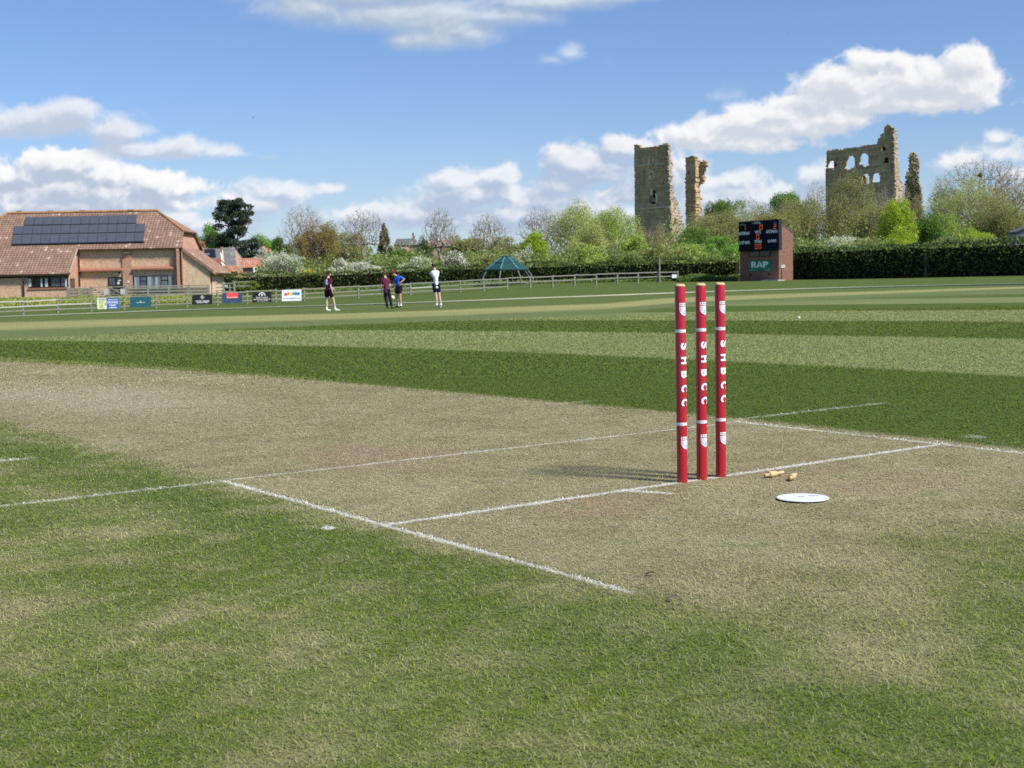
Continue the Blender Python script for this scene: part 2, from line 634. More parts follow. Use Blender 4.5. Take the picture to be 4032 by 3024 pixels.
# ------------------------------------------------------------------ ground sheet (polar grid, fine near the wicket)
def build_ground():
    # radii of the rings (end of stripes, dry circuit, rope) against heading, read off in plan
    E = [(4.72, 24.99), (8.14, 21.7), (11.85, 23.4), (12.8, 20.5), (17.3, 21.3), (26.1, 28.3), (39.6, 25.8)]
    L1 = [(9.39, 41.2), (13.5, 33.3), (15.4, 29.6), (17.5, 27.6), (22.4, 27.4), (30.5, 32.9), (50.7, 33.4)]
    L2 = [(19.3, 75.7), (22.7, 53.4), (22.4, 42.5), (25.7, 39.6), (31.5, 38.6), (45.0, 49.0), (57.5, 38.0)]
    def curve(pts):
        a = [math.atan2((x - CAM[0]) * RT[0] + (y - CAM[1]) * RT[1], (x - CAM[0]) * FW[0] + (y - CAM[1]) * FW[1]) for x, y in pts]
        r = [math.hypot(x - CAM[0], y - CAM[1]) for x, y in pts]
        return np.array(a), np.array(r)
    cs = [curve(E), curve(L1), curve(L2), curve(ROPE)]
    th = np.concatenate([np.linspace(-PI, -.55, 40, endpoint=False), np.linspace(-.55, .55, 221), np.linspace(.55, PI, 41)[1:]])
    rr = [0.3]
    while rr[-1] < 14: rr.append(rr[-1] * 1.045 + .02)
    while rr[-1] < 220: rr.append(rr[-1] * 1.022 + .05)
    while rr[-1] < 4500: rr.append(rr[-1] * 1.13)
    rr = np.array(rr)
    TH, RR = np.meshgrid(th, rr)
    X = CAM[0] + RR * (np.cos(TH) * FW[0] + np.sin(TH) * RT[0])
    Y = CAM[1] + RR * (np.cos(TH) * FW[1] + np.sin(TH) * RT[1])
    Z = terr_np(X, Y)
    ring = np.zeros_like(X)
    k = [np.interp(TH, a, r) for a, r in cs]
    ring = np.where(RR < k[0], RR / k[0], np.where(RR < k[1], 1 + (RR - k[0]) / (k[1] - k[0]),
           np.where(RR < k[2], 2 + (RR - k[1]) / (k[2] - k[1]), np.where(RR < k[3], 3 + (RR - k[2]) / (k[3] - k[2]), 4 + (RR - k[3]) / 10))))
    ring = np.minimum(ring, 6)
    nr, nt = X.shape
    i, j = np.meshgrid(np.arange(nr - 1), np.arange(nt - 1), indexing='ij')
    f = np.stack([i * nt + j, i * nt + j + 1, (i + 1) * nt + j + 1, (i + 1) * nt + j], -1).reshape(-1, 4)[:, ::-1]
    v = np.stack([X, Y, Z], -1).reshape(-1, 3)
    c = len(v)
    v = np.vstack([v, [[CAM[0], CAM[1], 0]]])
    me = mesh_np('ground', v, f)
    vattr(me, 'ring', np.append(ring.ravel(), 0))
    # close the small hole under the camera
    bm = bmesh.new(); bm.from_mesh(me); bm.verts.ensure_lookup_table()
    for q in range(nt - 1):
        bm.faces.new((bm.verts[c], bm.verts[q], bm.verts[q + 1]))
    bmesh.ops.remove_doubles(bm, verts=bm.verts, dist=1e-5)
    bmesh.ops.recalc_face_normals(bm, faces=bm.faces)
    bm.to_mesh(me); bm.free()
    o = link('ground', me, ground_material(), smooth=True)
    tag(o, kind='structure')
    return o


# plan of the boundary rope
ROPE = [(10, 122), (25.7, 97.7), (34.5, 86.6), (42.0, 68.5), (48.8, 63.5), (56.4, 60.5), (61.8, 54.5), (63.8, 47.5), (62.5, 40.5), (57, 30), (44, 12)]
GROUND = build_ground()


# ------------------------------------------------------------------ grass blades near the wicket (nobody could count them)
def build_grass():
    rng = np.random.default_rng(11)
    bands = [(1.7, 2.8, 34000, .0017, .0145, .0065), (2.8, 4.2, 22000, .0021, .016, .0068), (4.2, 6.5, 11000, .0029, .018, .0075), (6.5, 10.0, 4200, .0045, .024, .009), (10.0, 17.0, 1300, .0085, .034, .013), (17.0, 30.0, 380, .014, .045, .018)]
    V, Fc, R1, R2 = [], [], [], []
    base = 0
    half = .47
    for (r0, r1, dens, w, L, hmax) in bands:
        n = int(half * (r1 * r1 - r0 * r0) * dens)
        r = np.sqrt(rng.uniform(r0 * r0, r1 * r1, n)); th = rng.uniform(-half, half, n)
        x = CAM[0] + r * (np.cos(th) * FW[0] + np.sin(th) * RT[0]); y = CAM[1] + r * (np.cos(th) * FW[1] + np.sin(th) * RT[1])
        keep = np.hypot(x - STUMPX[0], y) > .022
        keep &= np.hypot(x - STUMPX[1], y) > .022
        keep &= np.hypot(x - STUMPX[2], y) > .022
        keep &= np.hypot(x - DISC[0], y - DISC[1]) > .098
        x, y, r = x[keep], y[keep], r[keep]; n = len(x)
        z = terr_np(x, y)
        strip = ((x > -1.3) & (x < 1.35 - np.maximum(0, y - 1) * .055) & (y > -1.1))
        az = rng.uniform(0, 2 * PI, n)
        ln = L * rng.uniform(.55, 1.25, n) * np.where(strip, .8, 1.0)
        h = hmax * rng.uniform(.25, 1.0, n) ** 1.2 * np.where(strip, .7, 1.15)
        tall = rng.uniform(0, 1, n) > .985
        h = np.where(tall, h * 1.8, h); ln = np.where(tall, ln * 1.35, ln)
        dx, dy = np.cos(az), np.sin(az); px_, py_ = -dy, dx
        ww = w * rng.uniform(.55, 1.1, n) / 2
        bend = rng.uniform(-.6, .6, n) * ln
        # three stations along the blade: root, belly, tip
        st = []
        for q, (al, hh, wk) in enumerate(((0, .02, 1.0), (.5, .85, .85), (1.0, 1.0, .15))):
            cx = x + dx * ln * al + px_ * bend * (al * al); cyy = y + dy * ln * al + py_ * bend * (al * al)
            cz = z + h * hh * (1.0 if q < 2 else rng.uniform(.55, 1.15, n)) + .0005
            st.append((cx - px_ * ww * wk, cyy - py_ * ww * wk, cz)); st.append((cx + px_ * ww * wk, cyy + py_ * ww * wk, cz))
        vv = np.stack([np.stack(a, -1) for a in st], 1).reshape(-1, 3)
        idx = base + np.arange(n)[:, None] * 6
        f = np.concatenate([idx + np.array([0, 1, 3, 2]), idx + np.array([2, 3, 5, 4])])
        V.append(vv); Fc.append(f)
        a1, a2 = rng.uniform(0, 1, n), rng.uniform(0, 1, n)
        if r0 >= 6.4: a1 = .25 + .45 * a1; a2 = a2 * .74
        R1.append(np.repeat(a1, 6)); R2.append(np.repeat(a2, 6))
        base += n * 6
    me = mesh_np('grass', np.concatenate(V), np.concatenate(Fc))
    vattr(me, 'r1', np.concatenate(R1)); vattr(me, 'r2', np.concatenate(R2))
    o = link('grass', me, blade_material())
    tag(o, 'short mown turf with straw coloured blades around the wicket', 'grass', kind='stuff')


STUMPX = (-.0952, 0.0, .0952)
DISC = cast(3161, 1966)
build_grass()

# boundary rope
mb = MB()
pts = []
for i in range(len(ROPE) - 1):
    p0 = ROPE[max(i - 1, 0)]; p1 = ROPE[i]; p2 = ROPE[i + 1]; p3 = ROPE[min(i + 2, len(ROPE) - 1)]
    for k in range(8):
        t = k / 8
        q = [0.5 * (2 * p1[c] + (p2[c] - p0[c]) * t + (2 * p0[c] - 5 * p1[c] + 4 * p2[c] - p3[c]) * t * t + (3 * p1[c] - p0[c] - 3 * p2[c] + p3[c]) * t ** 3) for c in (0, 1)]
        pts.append((q[0], q[1], terr(*q) + .04))
o = mb.tube(pts, .055, 6).build('boundary_rope', mat('rope', (.42, .44, .30), .9, var=.1, scale=.5), smooth=True)
tag(o, 'long pale boundary rope lying on the outfield in front of the fence', 'rope')


# ------------------------------------------------------------------ cumulus: a far backdrop, thickness field lit from the sun's side
def value_noise(x, y, seed):
    rng = np.random.default_rng(seed)
    ang = rng.uniform(0, 2 * PI, (256, 256)); gx, gy = np.cos(ang), np.sin(ang)
    xi, yi = np.floor(x).astype(int), np.floor(y).astype(int); xf, yf = x - xi, y - yi
    u = xf ** 3 * (xf * (xf * 6 - 15) + 10); v = yf ** 3 * (yf * (yf * 6 - 15) + 10)
    def gd(i, j, fx, fy): return gx[i & 255, j & 255] * fx + gy[i & 255, j & 255] * fy
    a = gd(xi, yi, xf, yf); b = gd(xi + 1, yi, xf - 1, yf); c = gd(xi, yi + 1, xf, yf - 1); d = gd(xi + 1, yi + 1, xf - 1, yf - 1)
    return (a + (b - a) * u) * (1 - v) + (c + (d - c) * u) * v


def fbm_np(x, y, f, octv, gain, seed, billow=False):
    o = np.zeros_like(x); amp = 1.0; tot = 0
    for k in range(octv):
        n = value_noise(x * f + k * 17.3, y * f - k * 9.1, seed + k)
        if billow: n = .42 - np.abs(n) * 1.4
        o += n * amp; tot += amp; amp *= gain; f *= 2.03
    return o / tot


def uv_px(x, y):
    """photo pixel -> tangent plane of the heading"""
    d = CZ * FPX + CX * (x - 2016) + CYV * (1512 - y)
    a = d @ FW
    return (d @ RT) / a, d[2] / a


def build_clouds():
    st = .00085
    us = np.arange(-.50, .50, st); vs = np.arange(-.012, .285, st)
    U, V = np.meshgrid(us, vs)
    wx = fbm_np(U, V * 1.25, 9, 3, .5, 3); wy = fbm_np(U, V * 1.25, 9, 3, .5, 23)
    Uw, Vw = U + wx * .030, (V + wy * .022) * 1.25
    soft_n = fbm_np(Uw, Vw, 19, 7, .60, 40) * 1.9
    bil = fbm_np(Uw, Vw, 27, 6, .60, 60, True) * 1.5 - .10
    wisp = fbm_np(U + wx * .08, V * 3.0, 12, 6, .6, 90)
    col = np.zeros(U.shape + (3,)); alp = np.zeros_like(U)

    def shift(a, du, dv):
        """sample a at (u+du, v+dv)"""
        i, j = int(round(dv / st)), int(round(du / st))
        o = np.zeros_like(a)
        h, w = a.shape
        y0, y1 = max(0, -i), min(h, h - i); x0, x1 = max(0, -j), min(w, w - j)
        if y1 > y0 and x1 > x0: o[y0:y1, x0:x1] = a[y0 + i:y1 + i, x0 + j:x1 + j]
        return o

    def layer(ells, kn, soft, white, grey, crisp=.5, ext=62.0, amax=1.0, gain=1.0, bias=-.05):
        nonlocal col, alp
        F_ = np.full_like(U, -9.0)
        for (x, y, rx, ry, w) in ells:
            u, v = uv_px(x, y)
            a = (U - u) * FPX / rx; b = (V - v) * FPX / ry
            b = np.where(b < 0, b * 1.25, b)                       # flatter bases
            f = (1 - np.sqrt(a * a + b * b)) * w
            k = .22; h = np.clip(.5 + .5 * (f - F_) / k, 0, 1)
            F_ = np.where(F_ < -5, f, F_ + (f - F_) * h + k * h * (1 - h))
        n = soft_n * (1 - crisp) + bil * 1.35 * crisp
        dens = F_ * 1.15 + kn * 1.45 * n + bias
        a_ = nsm(dens / (soft * 1.25)) * amax
        th = np.clip(dens, 0, 1.2)
        # light reaching each column: march up and to the right through the cloud
        tau = np.zeros_like(U)
        for q in range(1, 10):
            s = .0030 * q
            tau += shift(th, s * .55, s * .83)
        tau *= .0030
        lit = np.exp(-ext * tau)
        # relief of the billows
        rel = th - shift(th, .0045, .0060)
        rel2 = bil - shift(bil, .0020, .0030)
        l = .02 + .80 * lit + .85 * np.clip(rel, -.4, .4) + .55 * np.clip(rel2, -.3, .3)
        l = nsm(np.clip(l * gain * .86, 0, 1))
        c = np.array(grey) + (np.array(white) - np.array(grey)) * l[..., None]
        na = a_ + alp * (1 - a_)
        col = np.where(na[..., None] > 1e-4, (c * a_[..., None] + col * (alp * (1 - a_))[..., None]) / np.maximum(na, 1e-4)[..., None], c)
        alp = na

    WHT = (.90, .915, .94)
    # thin high veil low down
    _, vh = uv_px(2016, 560)
    veil = np.clip(wisp + .10, 0, 1) * nsm((vh + .02 - V) / .09) * .40 + .30 * nsm((.12 - V) / .14)
    col[:] = (.66, .79, .97); alp = np.clip(veil, 0, .5)
    # banks along the horizon
    layer([(1120, 750, 230, 62, 1), (1010, 800, 240, 60, .9), (1290, 740, 110, 40, .8), (1430, 850, 260, 60, .8), (620, 900, 480, 60, .8), (860, 890, 200, 50, .8), (720, 860, 90, 40, .7)], .85, .55, (.87, .90, .95), (.50, .59, .76), .45)
    layer([(1880, 770, 280, 105, 1.1), (1650, 840, 220, 70, .9), (2050, 850, 420, 90, 1), (1960, 700, 130, 70, .9), (1830, 720, 140, 70, .8), (2350, 830, 300, 90, .8), (1700, 790, 80, 60, .8)], .85, .50, (.87, .90, .95), (.46, .56, .73), .5)
    layer([(2330, 660, 240, 110, 1.1), (2440, 590, 170, 62, 1), (2250, 650, 150, 90, .9), (2180, 730, 130, 70, .8), (2620, 700, 260, 110, .8), (2880, 770, 260, 80, .9), (2160, 800, 200, 60, .7), (2520, 770, 240, 70, .8)], .80, .42, WHT, (.46, .555, .73), .62, gain=.9)
    layer([(2920, 710, 150, 70, 1), (3010, 790, 220, 80, .8), (3230, 690, 110, 70, .9), (3300, 800, 190, 90, .7), (2790, 790, 160, 70, .7)], .8, .5, (.86, .90, .95), (.47, .565, .735), .5)
    layer([(3800, 640, 170, 60, 1), (3950, 610, 160, 70, .8), (3930, 545, 62, 52, .7), (4060, 680, 180, 80, .8), (4250, 600, 200, 90, .8)], .9, .6, WHT, (.61, .69, .82), .45)
    # left banks
    layer([(250, 760, 560, 90, 1.1), (240, 655, 230, 80, 1.15), (60, 700, 220, 66, 1), (420, 690, 200, 62, 1), (590, 730, 230, 72, .95), (720, 740, 130, 50, .8), (150, 810, 760, 60, 1.0), (-260, 720, 400, 120, 1)], .72, .34, (.985, .985, .985), (.50, .575, .72), .66, 58)
    layer([(120, 480, 300, 74, 1), (270, 440, 105, 70, 1), (30, 500, 190, 62, .9), (470, 520, 170, 64, .95), (560, 590, 230, 55, .9), (740, 580, 170, 55, 1), (860, 590, 110, 44, .8), (-250, 480, 300, 100, 1)], .85, .75, (.86, .89, .94), (.545, .605, .73), .5, 90, .92, bias=.08)
    # long bright cloud on the right
    layer([(2830, 380, 110, 44, .6), (2900, 375, 60, 38, .5)], .9, .9, (.72, .79, .91), (.62, .71, .87), .3, 30, .55)
    layer([(3330, 330, 270, 110, 1.15), (3620, 330, 330, 120, 1.2), (3420, 250, 150, 75, 1), (3560, 250, 140, 60, .9), (3800, 250, 120, 92, 1.1), (3830, 350, 150, 90, 1), (3600, 405, 420, 62, 1), (3180, 400, 170, 80, 1), (3060, 450, 220, 70, 1), (2920, 480, 210, 76, 1), (2770, 540, 210, 66, .95), (2950, 570, 260, 50, .8), (3120, 500, 280, 56, .95), (3280, 470, 220, 52, .9)], .72, .48, (.96, .96, .965), (.64, .685, .765), .55, 46, 1, 1.0)
    # grey cloud across the top edge, with ragged underside, and a wisp
    layer([(1450, -30, 520, 96, 1.1), (1700, 60, 400, 92, 1.1), (1220, 30, 260, 86, 1), (1720, 150, 190, 66, 1), (1590, 160, 80, 44, .7), (1860, 130, 110, 60, .8), (2130, 0, 340, 62, 1), (2400, -20, 180, 46, .8), (1600, -160, 900, 160, 1), (1500, 60, 330, 80, 1), (1950, 60, 260, 60, .9), (1780, 110, 220, 80, 1)], .42, 1.0, (.72, .79, .87), (.45, .545, .675), .35, 34, .97, bias=.30)
    layer([(2250, 205, 80, 50, 1), (2180, 235, 70, 36, .6)], .75, 1.0, (.72, .80, .92), (.60, .70, .88), .3, 30, .8)
    layer([(1060, 620, 60, 16, .7), (2400, 240, 60, 30, .4)], .7, 1.2, (.60, .70, .88), (.56, .66, .85), .3, 30, .5)

    # fade out at the sides of the modelled part of the sky
    alp *= nsm((.50 - np.abs(U)) / .06) * nsm((.285 - V) / .05)
    Rd = 3600.0
    dirs = U[..., None] * RT + V[..., None] * UP + FW
    dirs /= np.linalg.norm(dirs, axis=2)[..., None]
    P_ = np.array([CAM[0], CAM[1], 0.0]) + dirs * Rd
    h, w = U.shape
    i, j = np.meshgrid(np.arange(h - 1), np.arange(w - 1), indexing='ij')
    f = np.stack([i * w + j, i * w + j + 1, (i + 1) * w + j + 1, (i + 1) * w + j], -1).reshape(-1, 4)
    af = alp.ravel(); f = f[af[f].max(1) > .004]
    me = mesh_np('sky', P_.reshape(-1, 3), f)
    ca = me.attributes.new('cloud', 'FLOAT_COLOR', 'POINT')
    ca.data.foreach_set('color', np.concatenate([col, alp[..., None]], 2).reshape(-1).astype(np.float32))
    mt = bpy.data.materials.new('cloud'); mt.use_nodes = True
    nt = mt.node_tree; nt.nodes.remove(nt.nodes['Principled BSDF']); g = G(nt)
    at_ = g.n('ShaderNodeAttribute', attribute_name='cloud')
    em = g.n('ShaderNodeEmission'); g.put(em.inputs['Color'], at_.outputs['Color']); em.inputs['Strength'].default_value = 2 ** -EXPO
    tr = g.n('ShaderNodeBsdfTransparent')
    ms = g.n('ShaderNodeMixShader'); g.put(ms.inputs[0], at_.outputs['Alpha'])
    nt.links.new(tr.outputs[0], ms.inputs[1]); nt.links.new(em.outputs[0], ms.inputs[2])
    nt.links.new(ms.outputs[0], nt.nodes['Material Output'].inputs['Surface'])
    try:
        mt.cycles.emission_sampling = 'NONE'
    except Exception:
        pass
    o = link('sky', me, mt, smooth=True)
    tag(o, kind='structure')


build_clouds()


# ------------------------------------------------------------------ the wicket
SR = .0188
def red_material():
    mt, g, b = new_mat('red_varnish', .30, .5)
    tc = g.n('ShaderNodeTexCoord').outputs['Object']
    n = g.noise(g.v('MULTIPLY', tc, (1, 1, .25)), 60, 4, .6)
    c = g.mix(g.lin(.3, .7, n), (.38, .008, .020), (.45, .013, .028))
    x, y, z = g.sep(tc)
    # joint of the printed wrap: a hairline up the shaft
    a = g.m('ARCTAN2', g.dot(tc, tuple(RT)), g.mul(g.dot(tc, tuple(FW)), -1.0))
    seam = g.ss(.035, .012, g.m('ABSOLUTE', g.add(a, .33)))
    c = g.mix(g.mul(seam, .35), c, (.50, .10, .11))
    sp = g.ss(.71, .78, g.noise(tc, 130, 2, .5))
    c = g.mix(g.mul(sp, .18), c, (.35, .16, .12))
    low = g.mul(g.ss(.05, .0, z), g.ss(.42, .62, g.noise(tc, 90, 4, .6)))
    c = g.mix(g.mul(low, .22), c, (.20, .11, .07))           # mud splashes at the foot
    g.put(b.inputs['Base Color'], c)
    g.put(b.inputs['Roughness'], g.lin(.3, .7, n, .26, .40))
    b.inputs['Coat Weight'].default_value = .15
    return mt


def wood_material(name, c0, c1, scale=40, rough=.6):
    mt, g, b = new_mat(name, rough, .3)
    tc = g.n('ShaderNodeTexCoord').outputs['Object']
    n = g.noise(g.v('MULTIPLY', tc, (1, 1, .25)), scale, 5, .65, .4)
    n2 = g.noise(tc, scale * 4, 2, .5)
    c = g.mix(g.lin(.3, .7, n), c0, c1)
    c = g.mix(g.mul(g.ss(.58, .72, n2), .3), c, tuple(q * .55 for q in c0))
    g.put(b.inputs['Base Color'], c)
    return mt


M_RED = red_material()
M_ASH = wood_material('ash_wood', (.53, .37, .175), (.66, .49, .27))
M_WHITE = mat('white_print', (.88, .86, .87), .4, .4, .03)
M_PINKW = mat('crest_white', (.87, .80, .83), .4, .4, .04)
M_CRIM = mat('crest_crimson', (.16, .010, .022), .4, .4, .05)
M_GREYB = mat('crest_grey', (.36, .36, .48), .4, .4, .05)
M_BLUEC = mat('crest_blue', (.42, .52, .78), .4, .4, .05)
M_NAVYB = mat('band_navy', (.05, .05, .12), .4, .4, .05)


def on_cyl(phi0, z0, r):
    """flat print (a along the girth, b up) wrapped on a cylinder; phi0 to the right of the viewer side"""
    def fn(a, b, o):
        ph = phi0 + a / SR
        n = -FW * math.cos(ph) + RT * math.sin(ph)
        return o + n * r + UP * (z0 + b)
    return fn


def wrap(bm, fn, o, cuts=14):
    xs = [v.co.x for v in bm.verts]; lo, hi = min(xs), max(xs)
    for k in range(1, cuts):
        bmesh.ops.bisect_plane(bm, geom=list(bm.verts) + list(bm.edges) + list(bm.faces), plane_co=(lo + (hi - lo) * k / cuts, 0, 0), plane_no=(1, 0, 0))
    for v in bm.verts:
        v.co = Vector(fn(v.co.x, v.co.y, o))
    return bm


def poly_bm(polys):
    bm = bmesh.new()
    for p in polys:
        bm.faces.new([bm.verts.new((x, y, 0)) for x, y in p])
    return bm


def shield(s=1.0, dx=0, dy=0):
    pts = [(-.0200, .0232), (.0200, .0232), (.0206, .012), (.0206, .000), (.0185, -.0095), (.012, -.0175), (.0, -.0228), (-.012, -.0175), (-.0185, -.0095), (-.0206, .000), (-.0206, .012)]
    return [(x * s + dx, y * s + dy) for x, y in pts]


def rect(x0, y0, x1, y1): return [(x0, y0), (x1, y0), (x1, y1), (x0, y1)]


def arcband(pts, w):
    """strip polygons along a polyline"""
    out = []
    for (x0, y0), (x1, y1) in zip(pts[:-1], pts[1:]):
        dx, dy = x1 - x0, y1 - y0; L = math.hypot(dx, dy) or 1; nx, ny = -dy / L * w / 2, dx / L * w / 2
        out.append([(x0 - nx, y0 - ny), (x1 - nx, y1 - ny), (x1 + nx, y1 + ny), (x0 + nx, y0 + ny)])
    return out


def make_stump(x, label, dphi, lean):
    z = terr(x, 0)
    o = np.array([x, 0, z])
    t = empty('cricket_stump', o, label, 'stump', 'three red stumps of the wicket')
    H = .699
    mb = MB(); mb.lathe([(SR * .985, -.05), (SR, .0), (SR, H - .0015), (SR * .975, H)], o, n=48)
    mb.build('shaft', M_RED, t, True)
    # rounded ash tip with the bail groove
    mb = MB(); mb.lathe([(SR * 1.02, H + .0002), (SR * 1.03, H + .0022), (SR * .90, H + .0068), (SR * .62, H + .0098), (SR * .25, H + .0112), (.0006, H + .0114)], o, n=36)
    for v in mb.bm.verts:
        q = np.array(v.co) - o
        a = q @ FW * 1.0
        if q[2] > H + .006 and abs(q @ RT) < .006:
            v.co.z -= .0026 * (1 - abs(q @ RT) / .006)
    mb.build('wooden_tip', M_ASH, t, True)
    for zc in (.618, .142):
        f = lambda r: on_cyl(math.radians(47) + dphi, zc, SR + r)
        crest = bm_obj('club_crest', wrap(poly_bm([shield(1.06)]), f(.00025), o), M_CRIM, t)
        bm_obj('shield', wrap(poly_bm([shield(1.0)]), f(.0005), o), M_PINKW, crest)
        bars = [rect(-.0196, .0108, .0196, .0130)]
        for i, ch in enumerate((-.0140, -.0075, -.0010, .0055, .0120)):
            bars += [rect(ch - .0012, .0155, ch + .0014, .0208)]
        bm_obj('crest_bar', wrap(poly_bm(bars), f(.00075), o), M_CRIM, crest)
        br = []
        for i in range(6):
            y = .0078 - i * .0042; hw = .0186 if y > -.006 else .0186 - (-.006 - y) * 1.25
            if hw > .004:
                br.append(rect(-hw, y - .0003, hw, y + .0003))
                for k in range(-2, 3):
                    xx = k * .0085 + (i % 2) * .0042
                    if abs(xx) < hw - .001 and i < 5: br.append(rect(xx - .0003, y - .0039, xx + .0003, y - .0003))
        bm_obj('brick_lines', wrap(poly_bm(br), f(.00075), o), M_GREYB, crest)
        bl = [[(-.004, -.0165), (.004, -.0185), (.0105, -.0125), (.012, -.006), (.006, -.0025), (-.002, -.005), (-.0055, -.010)]]
        bm_obj('river', wrap(poly_bm(bl), f(.00100), o), M_BLUEC, crest)
    for zc in (.5420, .2105):
        mb = MB(); mb.lathe([(SR + .0004, zc - .0058), (SR + .0004, zc + .0058)], o, n=48, caps=False)
        bd = mb.build('white_band', M_WHITE, t, True)
        w = []
        for ph in (0, PI):
            pts = []
            for i in range(97):
                a = -PI + 2 * PI * i / 96
                pts.append((a * SR, .0044 * math.sin(a * 2 + ph + dphi * 4)))
            w += arcband(pts, .00042)
        w += arcband([(-PI * SR, .0061), (PI * SR, .0061)], .0004) + arcband([(-PI * SR, -.0061), (PI * SR, -.0061)], .0004)
        bm_obj('wavy_line', wrap(poly_bm(w), on_cyl(0, zc, SR + .0009), o, 48), M_NAVYB, bd)
    # letters lie on their side and read downwards
    for i, ch in enumerate('SHBCC'):
        zc = .4870 - i * .0497
        lt = None
        for bold, rr, grow, m_ in ((.052, .0008, 1.0, M_WHITE), (.105, .0004, 1.06, M_CRIM)):
            bb = text_bm(ch, 1.0, bold)
            xs = [v.co.x for v in bb.verts]; k = .0255 / (max(xs) - min(xs)) * grow
            kh = .0295 / .73 * grow
            for v in bb.verts:
                lx, ly = v.co.x * k, v.co.y * kh
                v.co = (ly, -lx, 0)           # turned a quarter clockwise
            bm_ = wrap(bb, on_cyl(math.radians(43) + dphi, zc, SR + rr), o, 12)
            if lt is None: lt = bm_obj('letter', bm_, m_, t)
            else: bm_obj('outline', bm_, m_, lt)
    # slight lean as in the ground
    t.rotation_euler = (lean[1], lean[0], 0)
    return t


make_stump(STUMPX[0], 'red lettered stump farthest from the two bails', .0, (-.005, 0))
make_stump(STUMPX[1], 'middle red lettered stump between the two others', -.05, (.002, 0))
make_stump(STUMPX[2], 'red lettered stump nearest the two bails on the grass', .03, (.002, 0))


def make_bail(p, q, label, spigot=.030):
    """turned bail lying on the turf: spigot, fat barrel, tapering tail"""
    p = Vector(p); q = Vector(q); L = (q - p).length; ax = (q - p) / L
    t = empty('bail', ((p + q) / 2).to_tuple(), label, 'bail', 'wooden bails lying beside the stumps')
    R = .0105
    MB().lathe([(R, .0245), (R * 1.06, .026), (R * 1.06, .052), (R * 1.0, .0565), (R * .86, .060), (R * .80, .066), (R * .58, .072), (R * .50, .078), (R * .52, L - .003), (R * .40, L)], p, ax, 24).build('barrel', M_ASH, t, True)
    MB().lathe([(R * .42, 0), (R * .55, .0015), (R * .55, .0247)], p, ax, 20).build('spigot', M_ASH, t, True)
    return t


def on_turf(x, y, h):
    g_ = cast(x, y); g_[2] = terr(g_[0], g_[1]) + h; return g_


b0 = on_turf(3011, 1886, .0125); b1 = on_turf(3104, 1869, .0125)
d_ = (b1 - b0); make_bail(b0, b0 + d_ / np.linalg.norm(d_) * .108, 'wooden bail lying full length, the nearer to the stumps')
b0 = on_turf(3111, 1898, .0125); b1 = on_turf(3150, 1868, .0125)
d_ = (b1 - b0); make_bail(b0, b0 + d_ / np.linalg.norm(d_) * .108, 'wooden bail seen end on, the nearer to the white disc')

# white marker disc
dz = terr(DISC[0], DISC[1])
t = empty('marker_disc', (DISC[0], DISC[1], dz), 'flat white disc lying on the worn turf in front of the bails', 'marker')
mb = MB(); mb.lathe([(.0835, .0035), (.0852, .0042), (.0852, .0060), (.0838, .0068), (.02, .0070), (.001, .0070)], (DISC[0], DISC[1], dz), n=64)
mb.build('plate', mat('disc_white', (.74, .78, .82), .35, .5, .04, 20), t)
mb = MB()
rng = random.Random(5)
for i in range(15):
    a = .012 + i * .0032; b = .030 + rng.uniform(-.006, .006) if i > 4 else .012 + rng.uniform(-.002, .002)
    c = DISC + RT * (a if i > 4 else -.012 + i * .004) + FW * b
    mb.box((c[0], c[1], dz + .0072), .0022, .0042 * rng.uniform(.5, 1.2), .0001, RT, FW)
mb.build('pen_marks', mat('pen', (.22, .24, .36), .6, .2), t)


# curled dead leaves
def leaf(x, y, L, w, col, label):
    c = on_turf(x, y, .012)
    bm = bmesh.new(); rows = []
    for i in range(7):
        s = i / 6 - .5; hw = w * math.cos(s * PI) ** .7 / 2 + .0006
        row = []
        for k in (-1, -.4, .4, 1):
            p = c + RT * (s * L) + FW * (k * hw) + UP * (.003 * abs(k) - .004 * s * s * 4 + .003 * s - .003)
            row.append(bm.verts.new(p))
        rows.append(row)
    for i in range(6):
        for k in range(3):
            bm.faces.new((rows[i][k], rows[i + 1][k], rows[i + 1][k + 1], rows[i][k + 1]))
    bmesh.ops.solidify(bm, geom=bm.faces, thickness=.0008)
    o = bm_obj('dead_leaf', bm, mat('dry_leaf_' + str(x), col, .9, .1, .2, 80), None, True)
    tag(o, label, 'leaf', 'dead leaves on the turf')


leaf(2645, 2371, .026, .022, (.34, .33, .30), 'grey dead leaf on the grass beyond the end of the crease line')
leaf(2562, 2270, .026, .014, (.20, .17, .13), 'small dark brown dead leaf lying on the worn turf')

# ball on the outfield
g_ = cast(3146, 1256); g_[2] = terr(g_[0], g_[1])
mb = MB(); bmesh.ops.create_uvsphere(mb.bm, u_segments=20, v_segments=12, radius=.021, matrix=Matrix.Translation((g_[0], g_[1], g_[2] + .020)))
o = mb.build('small_ball', mat('ball_white', (.75, .73, .68), .5, .4), None, True)
tag(o, 'small white ball lying alone on the striped outfield', 'ball')


